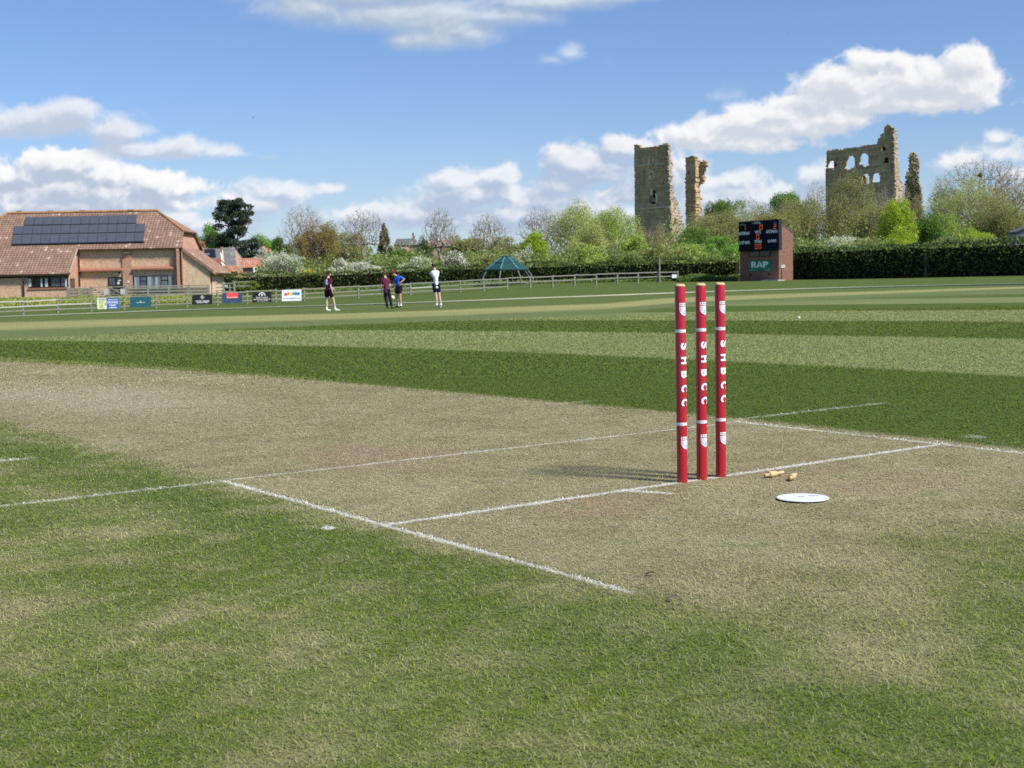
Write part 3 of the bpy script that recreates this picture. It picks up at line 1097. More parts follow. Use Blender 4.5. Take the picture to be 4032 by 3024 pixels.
# birds, far up
def bird(x, y, d, span, label, ang):
    c = at(x, y, d); bm = bmesh.new()
    def tri(*ps):
        bm.faces.new([bm.verts.new(Vector(c + RT * (p[0] * math.cos(ang) - p[2] * math.sin(ang)) * span + FW * p[1] * span + UP * (p[2] * math.cos(ang) + p[0] * math.sin(ang)) * span)) for p in ps])
    body = [(-.0, -.30, 0), (.06, -.05, .02), (.0, .22, .0), (-.06, -.05, .02)]
    tri(*body); tri(*[(x_, y_, z_ - .07) for x_, y_, z_ in body][::-1])
    for i in range(4):
        a, b = body[i], body[(i + 1) % 4]; tri(a, b, (b[0], b[1], b[2] - .07), (a[0], a[1], a[2] - .07))
    for s in (-1, 1):
        tri((0, -.12, .0), (s * .28, -.14, .14), (s * .55, .05, .05), (s * .26, .08, .10), (0, .10, 0))
    o = bm_obj('bird', bm, mat('bird_dark', (.03, .03, .035), .8))
    tag(o, label, 'bird', 'birds in the sky')


bird(997, 463, 120, .34, 'largest dark bird, in blue sky above the left clouds', .5)
bird(1457, 411, 190, .34, 'small dark bird speck below the grey top cloud', -.3)
bird(3105, 131, 190, .34, 'tiny dark bird high in clear sky above the long white cloud', .2)


# ------------------------------------------------------------------ people (skin-modifier figures, posed joint by joint)
def skin_mesh(nodes, edges, root, sub=2):
    """nodes: {name: (pos, radius or (rx, ry))}"""
    names = list(nodes); ix = {n: i for i, n in enumerate(names)}
    me = bpy.data.meshes.new('skin')
    me.from_pydata([tuple(nodes[n][0]) for n in names], [(ix[a], ix[b]) for a, b in edges], [])
    ob = bpy.data.objects.new('skin', me); COL.objects.link(ob)
    sk = ob.modifiers.new('skin', 'SKIN'); sk.use_smooth_shade = True
    sb = ob.modifiers.new('sub', 'SUBSURF'); sb.levels = sub; sb.render_levels = sub
    if not me.skin_vertices:
        bpy.context.view_layer.objects.active = ob
        bpy.ops.mesh.customdata_skin_add()
    for n in names:
        r = nodes[n][1]; r = (r, r) if not isinstance(r, tuple) else r
        me.skin_vertices[0].data[ix[n]].radius = r
        me.skin_vertices[0].data[ix[n]].use_root = (n == root)
    dg = bpy.context.evaluated_depsgraph_get(); dg.update()
    out = bpy.data.meshes.new_from_object(ob.evaluated_get(dg))
    COL.objects.unlink(ob); bpy.data.objects.remove(ob); bpy.data.meshes.remove(me)
    return out


M_SKIN = mat('skin', (.56, .335, .25), .55, .3, .06, 30)
M_SKIN2 = mat('skin_fair', (.66, .45, .37), .55, .3, .06, 30)


def lerp(a, b, t): return tuple(a[i] + (b[i] - a[i]) * t for i in range(3))


def make_person(org, J, skin, label, wear, mats, face, k=1.0):
    """J: joints in view axes (right, away, up) in metres from the feet; face: unit direction the face looks (right, away, up)"""
    t = empty('person', org, label, 'person', 'people standing on the outfield')
    def w(p): return np.array(org) + (RT * p[0] + FW * p[1] + UP * p[2]) * k
    Wd = {n: w(p) for n, p in J.items()}
    fv = RT * face[0] + FW * face[1] + UP * face[2]; fv = fv / np.linalg.norm(fv)
    N = {}; E = []
    def node(n, p, r): N[n] = (p, r)
    def chain(*a):
        for x, y in zip(a[:-1], a[1:]): E.append((x, y))
    pel = (Wd['hipL'] + Wd['hipR']) / 2; neck = Wd['neck']; head = Wd['head']
    node('pelvis', pel, (.125, .10)); node('waist', pel + (neck - pel) * .33, (.115, .088)); node('chest', pel + (neck - pel) * .72, (.135, .10))
    node('neckb', neck, .058); node('neckt', neck + (head - neck) * .45, .052)
    node('head', head, (.078, .088)); node('crown', head + (head - neck) / np.linalg.norm(head - neck) * .07, (.066, .076))
    node('jaw', head + fv * .045 - UP * .075, .040)
    chain('pelvis', 'waist', 'chest', 'neckb', 'neckt', 'head', 'crown'); chain('head', 'jaw')
    node('nose', head + fv * .105 - UP * .012, .010); E.append(('head', 'nose'))
    side = np.cross(fv, UP); side = side / np.linalg.norm(side)
    for s, nm in ((1, 'earR'), (-1, 'earL')):
        node(nm, head + side * s * .088 - UP * .01, .012); E.append(('head', nm))
    for S in 'LR':
        sh, el, ha = Wd['sh' + S], Wd['el' + S], Wd['ha' + S]
        node('sh' + S, sh, .052); node('um' + S, sh + (el - sh) * .5, .045); node('el' + S, el, .036)
        node('fm' + S, el + (ha - el) * .4, .036); node('wr' + S, el + (ha - el) * .86, .025)
        node('pm' + S, ha, (.034, .018))
        chain('chest', 'sh' + S, 'um' + S, 'el' + S, 'fm' + S, 'wr' + S, 'pm' + S)
        d = (ha - el) / np.linalg.norm(ha - el)
        sd = np.cross(d, fv); sd = sd / (np.linalg.norm(sd) + 1e-6)
        for i in range(4):
            bs = ha + sd * (i - 1.5) * .017 + d * .012; Lf = (.062, .072, .068, .052)[i]
            node('f%d%s' % (i, S), bs + d * Lf * .55 + fv * .004, .0085); node('g%d%s' % (i, S), bs + d * Lf + fv * .022, .0075)
            chain('pm' + S, 'f%d%s' % (i, S), 'g%d%s' % (i, S))
        node('th' + S, ha + sd * -.036 + d * .005 + fv * .015, .010); node('tj' + S, ha + sd * -.044 + d * .032 + fv * .024, .008)
        chain('wr' + S, 'th' + S, 'tj' + S)
        hp, kn, an, to = Wd['hip' + S], Wd['kn' + S], Wd['an' + S], Wd['to' + S]
        node('hip' + S, hp, .088); node('tg' + S, hp + (kn - hp) * .45, .078); node('kn' + S, kn, .052)
        node('cf' + S, kn + (an - kn) * .32, .054); node('sh_' + S, kn + (an - kn) * .75, .036); node('an' + S, an, .034)
        node('to' + S, to, (.036, .024))
        chain('pelvis', 'hip' + S, 'tg' + S, 'kn' + S, 'cf' + S, 'sh_' + S, 'an' + S, 'to' + S)
    body = skin_mesh(N, E, 'pelvis', 2)
    link('body', body, skin, t, True)
    # --- eyes and mouth
    up2 = UP; mbm = MB()
    for s in (-1, 1):
        c = head + fv * .082 + side * s * .032 + UP * .012
        bmesh.ops.create_uvsphere(mbm.bm, u_segments=8, v_segments=6, radius=.011, matrix=Matrix.Translation(c))
    c = head + fv * .080 - UP * .052
    mbm.box(c, .022, .006, .005, side, fv, UP)
    mbm.build('face_features', mat('face_dark', (.16, .07, .06), .6), t, True)
    # --- hair: a cap of tufts over the skull, open at the face
    hm = bmesh.new(); bmesh.ops.create_icosphere(hm, subdivisions=3, radius=1.0)
    rg = random.Random(len(label))
    kill = []
    hup = (head - neck) / np.linalg.norm(head - neck)
    for v in hm.verts:
        n = np.array(v.co); q = n[0] * side + n[1] * fv + n[2] * hup
        if n[2] < -.30 or (n[1] > .35 and n[2] < .38): kill.append(v)
        rr = np.array([.097, .112, .108]) * (1 + rg.uniform(-.05, .09))
        v.co = head + UP * .022 + side * n[0] * rr[0] + fv * (n[1] * rr[1] - .006) + hup * n[2] * rr[2]
    bmesh.ops.delete(hm, geom=kill, context='VERTS')
    bmesh.ops.solidify(hm, geom=hm.faces, thickness=.016)
    bm_obj('hair', hm, mats['hair'], t, True)
    # --- clothes follow the body with a little ease
    def cloth(name, keys, edges, root, m, grow, cut=None):
        nn = {}
        for q in keys:
            p, r = N[q]; r = r if isinstance(r, tuple) else (r, r)
            g_ = grow.get(q, grow['*']) if isinstance(grow, dict) else grow
            nn[q] = (p, (r[0] + g_, r[1] + g_))
        me = skin_mesh(nn, edges, root, 2)
        return link(name, me, m, t, True)
    # shirt: torso and short sleeves
    hem = pel - UP * .035
    N['hem'] = (hem, (.150, .118)); N['hemb'] = (pel - UP * .125, (.158, .124))
    for S in 'LR':
        N['slv' + S] = (N['sh' + S][0] + (N['el' + S][0] - N['sh' + S][0]) * .72, .050)
    ks = ['hemb', 'hem', 'pelvis', 'waist', 'chest', 'shL', 'umL', 'slvL', 'shR', 'umR', 'slvR', 'neckb']
    es = [('hemb', 'hem'), ('hem', 'pelvis'), ('pelvis', 'waist'), ('waist', 'chest'), ('chest', 'shL'), ('shL', 'umL'), ('umL', 'slvL'), ('chest', 'shR'), ('shR', 'umR'), ('umR', 'slvR'), ('chest', 'neckb')]
    shirt = cloth('shirt', ks, es, 'chest', mats['shirt'], {'*': .022, 'neckb': .012, 'hem': .012})
    # shorts or trousers
    if wear == 'shorts':
        for S in 'LR':
            hp, kn = N['hip' + S][0], N['kn' + S][0]
            N['mid' + S] = (hp + (kn - hp) * .35, .090); N['leg' + S] = (hp + (kn - hp) * .66, .086)
        ks = ['pelvis', 'hipL', 'midL', 'legL', 'hipR', 'midR', 'legR']
        es = [('pelvis', 'hipL'), ('hipL', 'midL'), ('midL', 'legL'), ('pelvis', 'hipR'), ('hipR', 'midR'), ('midR', 'legR')]
        cloth('shorts', ks, es, 'pelvis', mats['legs'], .020)
    else:
        for S in 'LR':
            N['cuff' + S] = (N['an' + S][0] + UP * .0, .052)
        ks = ['pelvis']; es = []
        for S in 'LR':
            c = ['hip' + S, 'tg' + S, 'kn' + S, 'cf' + S, 'sh_' + S, 'cuff' + S]; ks += c
            es += [('pelvis', c[0])] + list(zip(c[:-1], c[1:]))
        cloth('trousers', ks, es, 'pelvis', mats['legs'], {'*': .016, 'sh_L': .028, 'sh_R': .028, 'kn' + 'L': .022, 'knR': .022})
    for S in 'LR':
        an, to = Wd['an' + S], Wd['to' + S]
        if wear == 'shorts':
            me = skin_mesh({'a': (an + UP * .11 * mats.get('sock', 1), .042), 'b': (an + UP * .04, .043), 'c': (an, .042)}, [('a', 'b'), ('b', 'c')], 'b', 1)
            link('sock', me, mats['socks'], t, True)
        dd = to - an; dd[2] = 0; dd = dd / (np.linalg.norm(dd) + 1e-6)
        fl = min(an[2], to[2]) ; zt = to[2]
        heel = an - dd * .035; heel[2] = zt
        mid = an + dd * .08; mid[2] = zt + .012
        tip = to + dd * .055; tip[2] = zt - .004
        mid = (heel + tip) / 2; mid[2] = zt + .014
        me = skin_mesh({'h': (heel + UP * .012, (.046, .042)), 'm': (mid, (.048, .038)), 't': (tip, (.044, .028)), 'u': (an + UP * .0, .042)}, [('h', 'm'), ('m', 't'), ('h', 'u')], 'h', 2)
        sh = link('shoe', me, mats['shoes'], t, True)
    return t, N, Wd, fv, side, head, shirt


M_HAIRD = mat('dark_hair', (.022, .014, .010), .7, .2, .3, 40)
M_HAIRB = mat('brown_hair', (.075, .045, .025), .7, .2, .3, 40)
M_MAROON = mat('maroon_kit', (.135, .006, .050), .75, .2, .25, 14)
M_CLARET = mat('claret_tee', (.15, .028, .058), .85, .15, .18, 14)
M_BLUE = mat('royal_polo', (.015, .115, .62), .75, .2, .12, 14)
M_WTEE = mat('white_tee', (.72, .74, .82), .85, .15, .06, 14)
M_BLK = mat('black_cloth', (.007, .006, .008), .8, .2)
M_NAVY = mat('navy_cloth', (.010, .012, .040), .8, .2)
M_JEAN = mat('dark_trousers', (.014, .018, .032), .85, .15)
M_WSOCK = mat('white_sock', (.74, .75, .78), .9, .1)
M_WSHOE = mat('white_shoe', (.78, .77, .73), .5, .3, .1, 30)
M_BSHOE = mat('black_shoe', (.015, .014, .015), .6, .3)
M_GSHOE = mat('grey_shoe', (.40, .41, .40), .6, .3, .4, 18)

DP = 64.0
o1 = at(1240 + 520 / 9.214, 1060 + 1580 / 9.214, DP); o1[2] = terr(o1[0], o1[1])
zt1 = terr(o1[0], o1[1])
J1 = dict(head=(.03, .02, 1.665), neck=(0, 0, 1.50), shL=(-.135, .11, 1.425), shR=(.125, -.09, 1.42), elL=(-.02, .20, 1.16), haL=(.26, .14, .92), elR=(.11, -.15, 1.11), haR=(.19, -.06, .82),
          hipL=(-.075, .05, .88), hipR=(.075, -.04, .88), knL=(-.10, .02, .45), knR=(.21, .02, .46), anL=(-.11, .0, .10), anR=(.26, .05, .10), toL=(.03, .03, .035), toR=(.42, .10, .035))
p1, N1_, W1, fv1, sd1, h1, shirt1 = make_person(o1, J1, M_SKIN2, 'person in maroon number 21 shirt and black shorts walking right', 'shorts',
                                               dict(hair=M_HAIRD, shirt=M_MAROON, legs=M_BLK, socks=M_WSOCK, shoes=M_WSHOE), (.80, .60, -.08))
# number on the back: printed patch wrapped on the shirt's left-hand half
bk = -(FW * .60 + RT * .80); bk = bk / np.linalg.norm(bk)
chest = N1_['chest'][0]; rgt = RT * .70 - FW * .2
def shirt_print(txt, size, c, right, nrm, width, m, parent, name, bold=.03):
    bm = text_bm(txt, size, bold * 1.0, width)
    place_bm(bm, lambda a, b: c + right * a + UP * b + nrm * (-.55 * a * a / .13))
    bm_obj(name, bm, m, parent)
bkn = -FW * .86 - RT * .51; bkr = RT * .86 - FW * .51
shirt_print('21', .24, chest + bkn * .135 - UP * .02 - bkr * .045, bkr, bkn, .17, mat('number_white', (.62, .60, .80), .7), shirt1, 'number')

o2 = at(1480 + 450 / 9.214, 1050 + 1575 / 9.214, DP); o2[2] = terr(o2[0], o2[1])
J2 = dict(head=(-.13, .02, 1.555), neck=(-.10, 0, 1.395), shL=(-.245, 0, 1.315), shR=(.055, .02, 1.315), elL=(-.285, -.02, 1.03), haL=(-.29, .04, .77), elR=(.095, .0, 1.04), haR=(.07, .12, .85),
          hipL=(-.135, 0, .80), hipR=(.03, 0, .80), knL=(-.095, .02, .43), knR=(.095, .02, .45), anL=(-.04, -.02, .09), anR=(.165, -.02, .10), toL=(-.02, .12, .035), toR=(.22, .10, .035))
make_person(o2, J2, M_SKIN2, 'person in claret T-shirt and dark trousers with back to the camera', 'trousers',
            dict(hair=M_HAIRB, shirt=M_CLARET, legs=M_JEAN, socks=M_WSOCK, shoes=M_BSHOE), (.25, .97, -.1))

o3 = at(1480 + 830 / 9.214, 1050 + 1495 / 9.214, DP + 3); o3[2] = terr(o3[0], o3[1])
J3 = dict(head=(-.215, -.06, 1.555), neck=(-.08, 0, 1.47), shL=(.075, -.12, 1.39), shR=(-.12, .13, 1.40), elL=(.31, -.08, 1.31), haL=(.10, -.16, 1.13), elR=(-.22, .12, 1.12), haR=(-.16, -.02, .95),
          hipL=(.045, -.07, .90), hipR=(-.04, .08, .90), knL=(.085, -.08, .48), knR=(-.09, .08, .48), anL=(.105, -.07, .10), anR=(-.03, .07, .10), toL=(-.03, -.10, .035), toR=(-.16, .05, .035))
p3, N3_, W3, fv3, sd3, h3, sh3 = make_person(o3, J3, M_SKIN, 'person in blue polo shirt and maroon cap with hand on hip', 'shorts',
                                          dict(hair=M_HAIRB, shirt=M_BLUE, legs=M_BLK, socks=M_WSOCK, shoes=M_BSHOE, sock=1.1), (-.85, -.25, -.45), 1.03)
# cap with peak
bm = bmesh.new(); bmesh.ops.create_uvsphere(bm, u_segments=20, v_segments=12, radius=1)
kill = []
hu = np.cross(sd3, fv3)
for v in bm.verts:
    n = np.array(v.co)
    if n[2] < -.05: kill.append(v)
    v.co = h3 + UP * .02 + hu * .02 + sd3 * n[0] * .108 + fv3 * n[1] * .122 + hu * n[2] * .112
bmesh.ops.delete(bm, geom=kill, context='VERTS'); bmesh.ops.solidify(bm, geom=bm.faces, thickness=.006)
M_CAP = mat('maroon_cap', (.16, .018, .035), .8, .2)
cp = bm_obj('cap', bm, M_CAP, p3, True)
bm = bmesh.new(); row0, row1 = [], []
for i in range(9):
    a = -1.1 + 2.2 * i / 8
    row0.append(bm.verts.new(h3 + UP * .02 + hu * .022 + sd3 * math.sin(a) * .108 + fv3 * math.cos(a) * .118))
    row1.append(bm.verts.new(h3 + UP * .02 + hu * (-.004) + sd3 * math.sin(a) * .100 + fv3 * (math.cos(a) * .10 + .105)))
for i in range(8): bm.faces.new((row0[i], row0[i + 1], row1[i + 1], row1[i]))
bmesh.ops.solidify(bm, geom=bm.faces, thickness=.006)
bm_obj('peak', bm, M_CAP, cp, True)
# dark collar panel over the shoulders
me = skin_mesh({'a': (N3_['neckb'][0] - UP * .01, .078), 'b': (N3_['neckb'][0] + (N3_['chest'][0] - N3_['neckb'][0]) * .45 + fv3 * .03, (.135, .105))}, [('a', 'b')], 'b', 2)
link('collar', me, M_NAVY, p3, True)

o4 = at(1660 + 540 / 8.73, 1030 + 1580 / 8.73, 61.0); o4[2] = terr(o4[0], o4[1])
J4 = dict(head=(-.115, .03, 1.685), neck=(-.06, 0, 1.525), shL=(-.19, -.02, 1.445), shR=(.06, .03, 1.435), elL=(-.285, .10, 1.36), haL=(-.14, .26, 1.42), elR=(.0, .24, 1.22), haR=(-.17, .26, 1.28),
          hipL=(-.10, -.02, .88), hipR=(.045, .03, .88), knL=(-.035, .0, .45), knR=(.10, .04, .45), anL=(-.02, .0, .10), anR=(.145, .05, .10), toL=(-.16, .06, .035), toR=(.06, .14, .035))
make_person(o4, J4, M_SKIN2, 'person in white T-shirt and navy shorts standing alone with folded arms', 'shorts',
            dict(hair=M_HAIRD, shirt=M_WTEE, legs=M_NAVY, socks=M_WSOCK, shoes=M_GSHOE, sock=.8), (-.60, .80, .02), 1.045)

# the football in the air between them
bc = at(1545.6, 1172.6, DP + 1.2)
mb = MB(); bmesh.ops.create_icosphere(mb.bm, subdivisions=4, radius=.105, matrix=Matrix.Translation(bc))
def football_mat():
    mt, g, b = new_mat('football_leather', .5, .3)
    tc = g.n('ShaderNodeTexCoord').outputs['Object']
    v_ = g.vor(g.v('NORMALIZE', g.v('SUBTRACT', tc, tuple(float(q) for q in bc))), 2.3)
    c = g.mix(g.ss(.26, .30, v_), (.20, .16, .12), (.74, .66, .50))
    g.put(b.inputs['Base Color'], c)
    return mt
o = mb.build('football', football_mat(), None, True)
tag(o, 'pale football in mid-air beside the legs of the person in blue', 'football')


# ------------------------------------------------------------------ field fence with advertising boards
def weathered(name, c0, c1, sc=4):
    mt, g, b = new_mat(name, .9, .15)
    tc = g.n('ShaderNodeTexCoord').outputs['Object']
    n = g.noise(tc, sc, 5, .65); n2 = g.noise(tc, sc * .25, 3, .6)
    c = g.mix(g.lin(.3, .7, n), c0, c1)
    c = g.mix(g.mul(g.ss(.5, .7, n2), .5), c, (.20, .22, .11))      # lichen
    g.put(b.inputs['Base Color'], c)
    return mt


M_FENCE = weathered('fence_timber', (.19, .185, .135), (.30, .29, .225))
M_FENCE2 = weathered('fence_timber_grey', (.19, .195, .165), (.29, .29, .25))
M_FRESH = mat('fresh_rail', (.46, .46, .42), .85, .2, .08, 2)


def fence_pt(t):
    d = 110 * (1 + .01346 * t); x = (92 + 139 * t) / (1 + .01346 * t)
    p = at(x, 1246 - 5.2 * t, d); p[2] = terr(p[0], p[1]); return p


fa, fb = fence_pt(0), fence_pt(25)
fdir = (fb - fa); fdir[2] = 0; fdir /= np.linalg.norm(fdir)
fnor = np.cross(UP, fdir); fnor = -fnor if fnor @ FW > 0 else fnor       # towards the camera
FPL = Plane(fa + fnor * .16, fnor)
fence = empty('post_and_rail_fence', fence_pt(12), 'long grey wooden post and rail fence along the edge of the cricket field', 'fence')
rg = random.Random(3)
tops = {}
for t in range(-2, 26):
    p = fence_pt(t)
    h = (1.16 if t < 11 else 1.12) * rg.uniform(.97, 1.04)
    tops[t] = p[2] + h
    lean = fdir * rg.uniform(-.03, .03)
    MB().bar(p - UP * .3, p + UP * h + lean, .14, .15, up=fnor).build('post', M_FENCE if t < 11 else M_FENCE2, fence)
for t in range(-2, 25):
    a, b = fence_pt(t), fence_pt(t + 1)
    levels = (1.04, .66, .30) if t < 17 else (1.06, .62)
    for i, h in enumerate(levels):
        j0, j1 = rg.uniform(-.03, .03), rg.uniform(-.03, .03)
        m_ = M_FENCE if t < 11 else M_FENCE2
        if (t, i) in ((13, 1), (0, 0), (0, 1), (-1, 0), (1, 1), (-1, 1)): m_ = M_FRESH
        MB().bar(a + UP * (h + j0) + fnor * .10, b + UP * (h + j1) + fnor * .10, .05, .10).build('rail', m_, fence)

tp = fence_pt(24); tp = tp + fnor * .25
MB().bar(tp - UP * .3, tp + UP * 2.55, .12, .13, up=fnor).build('tall_post', M_FENCE2)
tag(bpy.data.objects['tall_post'], 'tall slim wooden post rising above the right end of the fence', 'post')

npl = Plane(fa + fnor * .20, fnor)
t = empty('notice', npl.hit(2655, 1090), 'small white notice on the right-hand end of the fence', 'sign')
MB().prism([npl.hit(2646, 1081), npl.hit(2664, 1080), npl.hit(2664, 1094), npl.hit(2646, 1095)], -fnor * .02).build('plate', mat('notice_white', (.66, .66, .72), .6), t)


def on_plane(pl, nrm, c, off):
    e = np.cross(UP, nrm)
    def fn(a, b): return c + e * a + UP * b + nrm * off
    return fn


def board(pxs, label, panel_col, draw):
    """advertising board hung on the fence; pxs = photo corners (l, t, r, b), with the small fall of the fence line"""
    x0, y0, x1, y1, dy = pxs
    tl, tr, br, bl = FPL.hit(x0, y0), FPL.hit(x1, y0 + dy), FPL.hit(x1, y1 + dy), FPL.hit(x0, y1)
    c = (tl + tr + br + bl) / 4
    t = empty('advertising_board', c, label, 'banner', 'advertising boards on the fence')
    MB().prism([tl, tr, br, bl], -fnor * .015).build('panel', mat('board_' + str(x0), panel_col, .45, .4, .04, 1), t)
    w = np.linalg.norm(((tr - tl) * np.array([1, 1, 0]))); h = tl[2] - bl[2]
    e = (tr - tl) / np.linalg.norm(tr - tl)
    def fn(off):
        return lambda a, b: c + e * (a * w / 2) + UP * (b * h / 2) + fnor * off
    draw(t, fn, w, h)
    return t


def flat(name, polys, fn, m, parent):
    return bm_obj(name, place_bm(poly_bm(polys), fn), m, parent)


def words(name, rows, fn, w, h, m, parent):
    """rows: (text, centre x, centre y, width, height) in board units -1..1"""
    bms = []
    for txt, cx, cy, ww, hh in rows:
        b = text_bm(txt, 1.0, .015)
        xs = [v.co.x for v in b.verts]; ys = [v.co.y for v in b.verts]
        kx = ww / (max(xs) - min(xs)); ky = hh / (max(ys) - min(ys))
        for v in b.verts: v.co.x = v.co.x * kx + cx; v.co.y = v.co.y * ky + cy
        bms.append(place_bm(b, fn))
    return bm_obj(name, join_bm(bms), m, parent)


def disc_poly(cx, cy, rx, ry, n=20, a0=0, a1=2 * PI):
    return [(cx + rx * math.cos(a0 + (a1 - a0) * i / n), cy + ry * math.sin(a0 + (a1 - a0) * i / n)) for i in range(n + (0 if a1 - a0 > 6.2 else 1))]


PW = mat('print_white', (.72, .73, .76), .6, .2, .03)


def d1(t, fn, w, h):
    flat('pale_picture', [rect(-1, -1, -.18, .98)], fn(.004), mat('bd_pale', (.62, .66, .56), .6, .2, .3, 3), t)
    flat('figure_shape', [[(-.86, -.9), (-.42, -.9), (-.48, -.2), (-.40, .45), (-.55, .75), (-.62, .4), (-.78, .3), (-.84, -.2)]], fn(.007), mat('bd_lime', (.42, .52, .16), .6, .2, .3, 3), t)
    flat('figure_shadow', [rect(-.95, .62, -.2, .80), [(-.9, .1), (-.72, .2), (-.70, .5), (-.86, .4)], [(-.38, .0), (-.24, .2), (-.22, -.3), (-.34, -.4)]], fn(.009), mat('bd_gr', (.16, .22, .16), .6, .2, .3, 3), t)
    bars = []
    rr = random.Random(2)
    for y, hh, x0, x1 in ((.68, .12, -.02, .82), (.26, .22, -.1, .86), (-.02, .06, -.1, .86), (-.28, .16, .10, .66), (-.46, .10, .16, .60), (-.78, .16, .05, .72)):
        x = x0
        while x < x1:
            ww = rr.uniform(.05, .10); bars.append(rect(x, y - hh / 2, min(x + ww, x1), y + hh / 2)); x += ww + .03
    flat('illegible_print', bars, fn(.004), PW, t)


def d2(t, fn, w, h):
    flat('emblem', [[(-.10, .0), (0, .32), (.10, .0), (.05, -.06), (-.05, -.06)], rect(-.40, -.18, -.10, -.06), rect(.10, -.18, .40, -.06), disc_poly(0, -.1, .05, .10)], fn(.004), mat('bd_gold', (.42, .46, .46), .6), t)


def d3(t, fn, w, h):
    a = [(0, .92), (.22, .46), (0, .02), (-.22, .46)]; b = [(x * .72, .46 + (y - .46) * .72) for x, y in a]
    ring = [[a[i], a[(i + 1) % 4], b[(i + 1) % 4], b[i]] for i in range(4)]
    flat('diamond_emblem', ring + [disc_poly(0, .48, .07, .30), rect(-.02, .05, .02, .3)], fn(.004), mat('bd_silver', (.40, .40, .42), .6), t)
    words('lettering', [('YORK WINES', 0, -.34, 1.36, .34)], fn(.004), w, h, PW, t)
    flat('underline', [rect(-.58, -.66, .58, -.58)], fn(.004), PW, t)


def d4(t, fn, w, h):
    flat('red_square', [rect(-.58, -.02, .58, 1.03)], fn(.004), mat('bd_red', (.66, .075, .085), .5), t)
    words('lettering', [('Portakabin', 0, .14, 1.04, .26)], fn(.007), w, h, mat('bd_pinkw', (.78, .58, .60), .6), t)
    flat('small_print', [rect(-.22, -.72, .02, -.66), rect(.05, -.72, .22, -.66)], fn(.004), mat('bd_grey', (.14, .19, .26), .6), t)


def d5(t, fn, w, h):
    polys = []
    for r0, r1 in ((.50, .66), (.26, .40)):
        n = 14
        for i in range(n):
            a0, a1 = PI * i / n, PI * (i + 1) / n
            polys.append([(math.cos(a0) * r0 * .55, .22 + math.sin(a0) * r0 * 1.05), (math.cos(a0) * r1 * .55, .22 + math.sin(a0) * r1 * 1.05), (math.cos(a1) * r1 * .55, .22 + math.sin(a1) * r1 * 1.05), (math.cos(a1) * r0 * .55, .22 + math.sin(a1) * r0 * 1.05)])
    polys = polys[:14] + [disc_poly(0, .42, .10, .16), rect(-.03, .12, .03, .32)]
    flat('arch_emblem', polys, fn(.004), PW, t)
    words('lettering', [('Proud to sponsor', 0, -.08, 1.25, .30), ('Sheriff Hutton Bridge CC', 0, -.44, 1.75, .34)], fn(.004), w, h, PW, t)
    flat('small_print', [rect(-.55 + i * .12, -.80, -.46 + i * .12, -.72) for i in range(10)], fn(.004), PW, t)


def d6(t, fn, w, h):
    cols = [(.55, .05, .03), (.62, .20, .04), (.66, .52, .16), (.08, .28, .10), (.05, .22, .36), (.04, .12, .42)]
    rr = random.Random(4)
    for i, c in enumerate(cols):
        x0 = -.76 + i * .265
        pts = [(x0, .02 + rr.uniform(-.05, .1)), (x0 + .24, .0 + rr.uniform(-.06, .1)), (x0 + .27, .35 + rr.uniform(-.1, .15)), (x0 + .16, .58 + rr.uniform(-.1, .2)), (x0 + .05, .50 + rr.uniform(-.1, .1)), (x0 - .02, .3)]
        flat('colour_splash', [pts], fn(.004 + i * .0006), mat('splash_%d' % i, c, .6), t)
    words('lettering', [('Dvi Pipe Equipment Ltd', 0, -.55, 1.72, .30)], fn(.004), w, h, mat('bd_blackprint', (.03, .035, .07), .6), t)


board((383, 1174, 471, 1217, -1), 'blue board with pale picture on its left, farthest left on the fence', (.035, .12, .36), d1)
board((512, 1169, 595, 1211, -2), 'plain teal green board with a tiny pale emblem', (.012, .085, .115), d2)
board((757, 1161, 836, 1200, -2), 'black board with silver diamond above white capitals', (.007, .007, .009), d3)
board((876, 1154, 954, 1195, -2), 'dark blue board with a red square at the top', (.030, .058, .105), d4)
board((994, 1150, 1069, 1191, -2), 'black board with white arch emblem and two lines of lettering', (.006, .006, .008), d5)
board((1110, 1142, 1187, 1186, -2), 'white board with rainbow coloured splashes over dark lettering', (.66, .69, .74), d6)


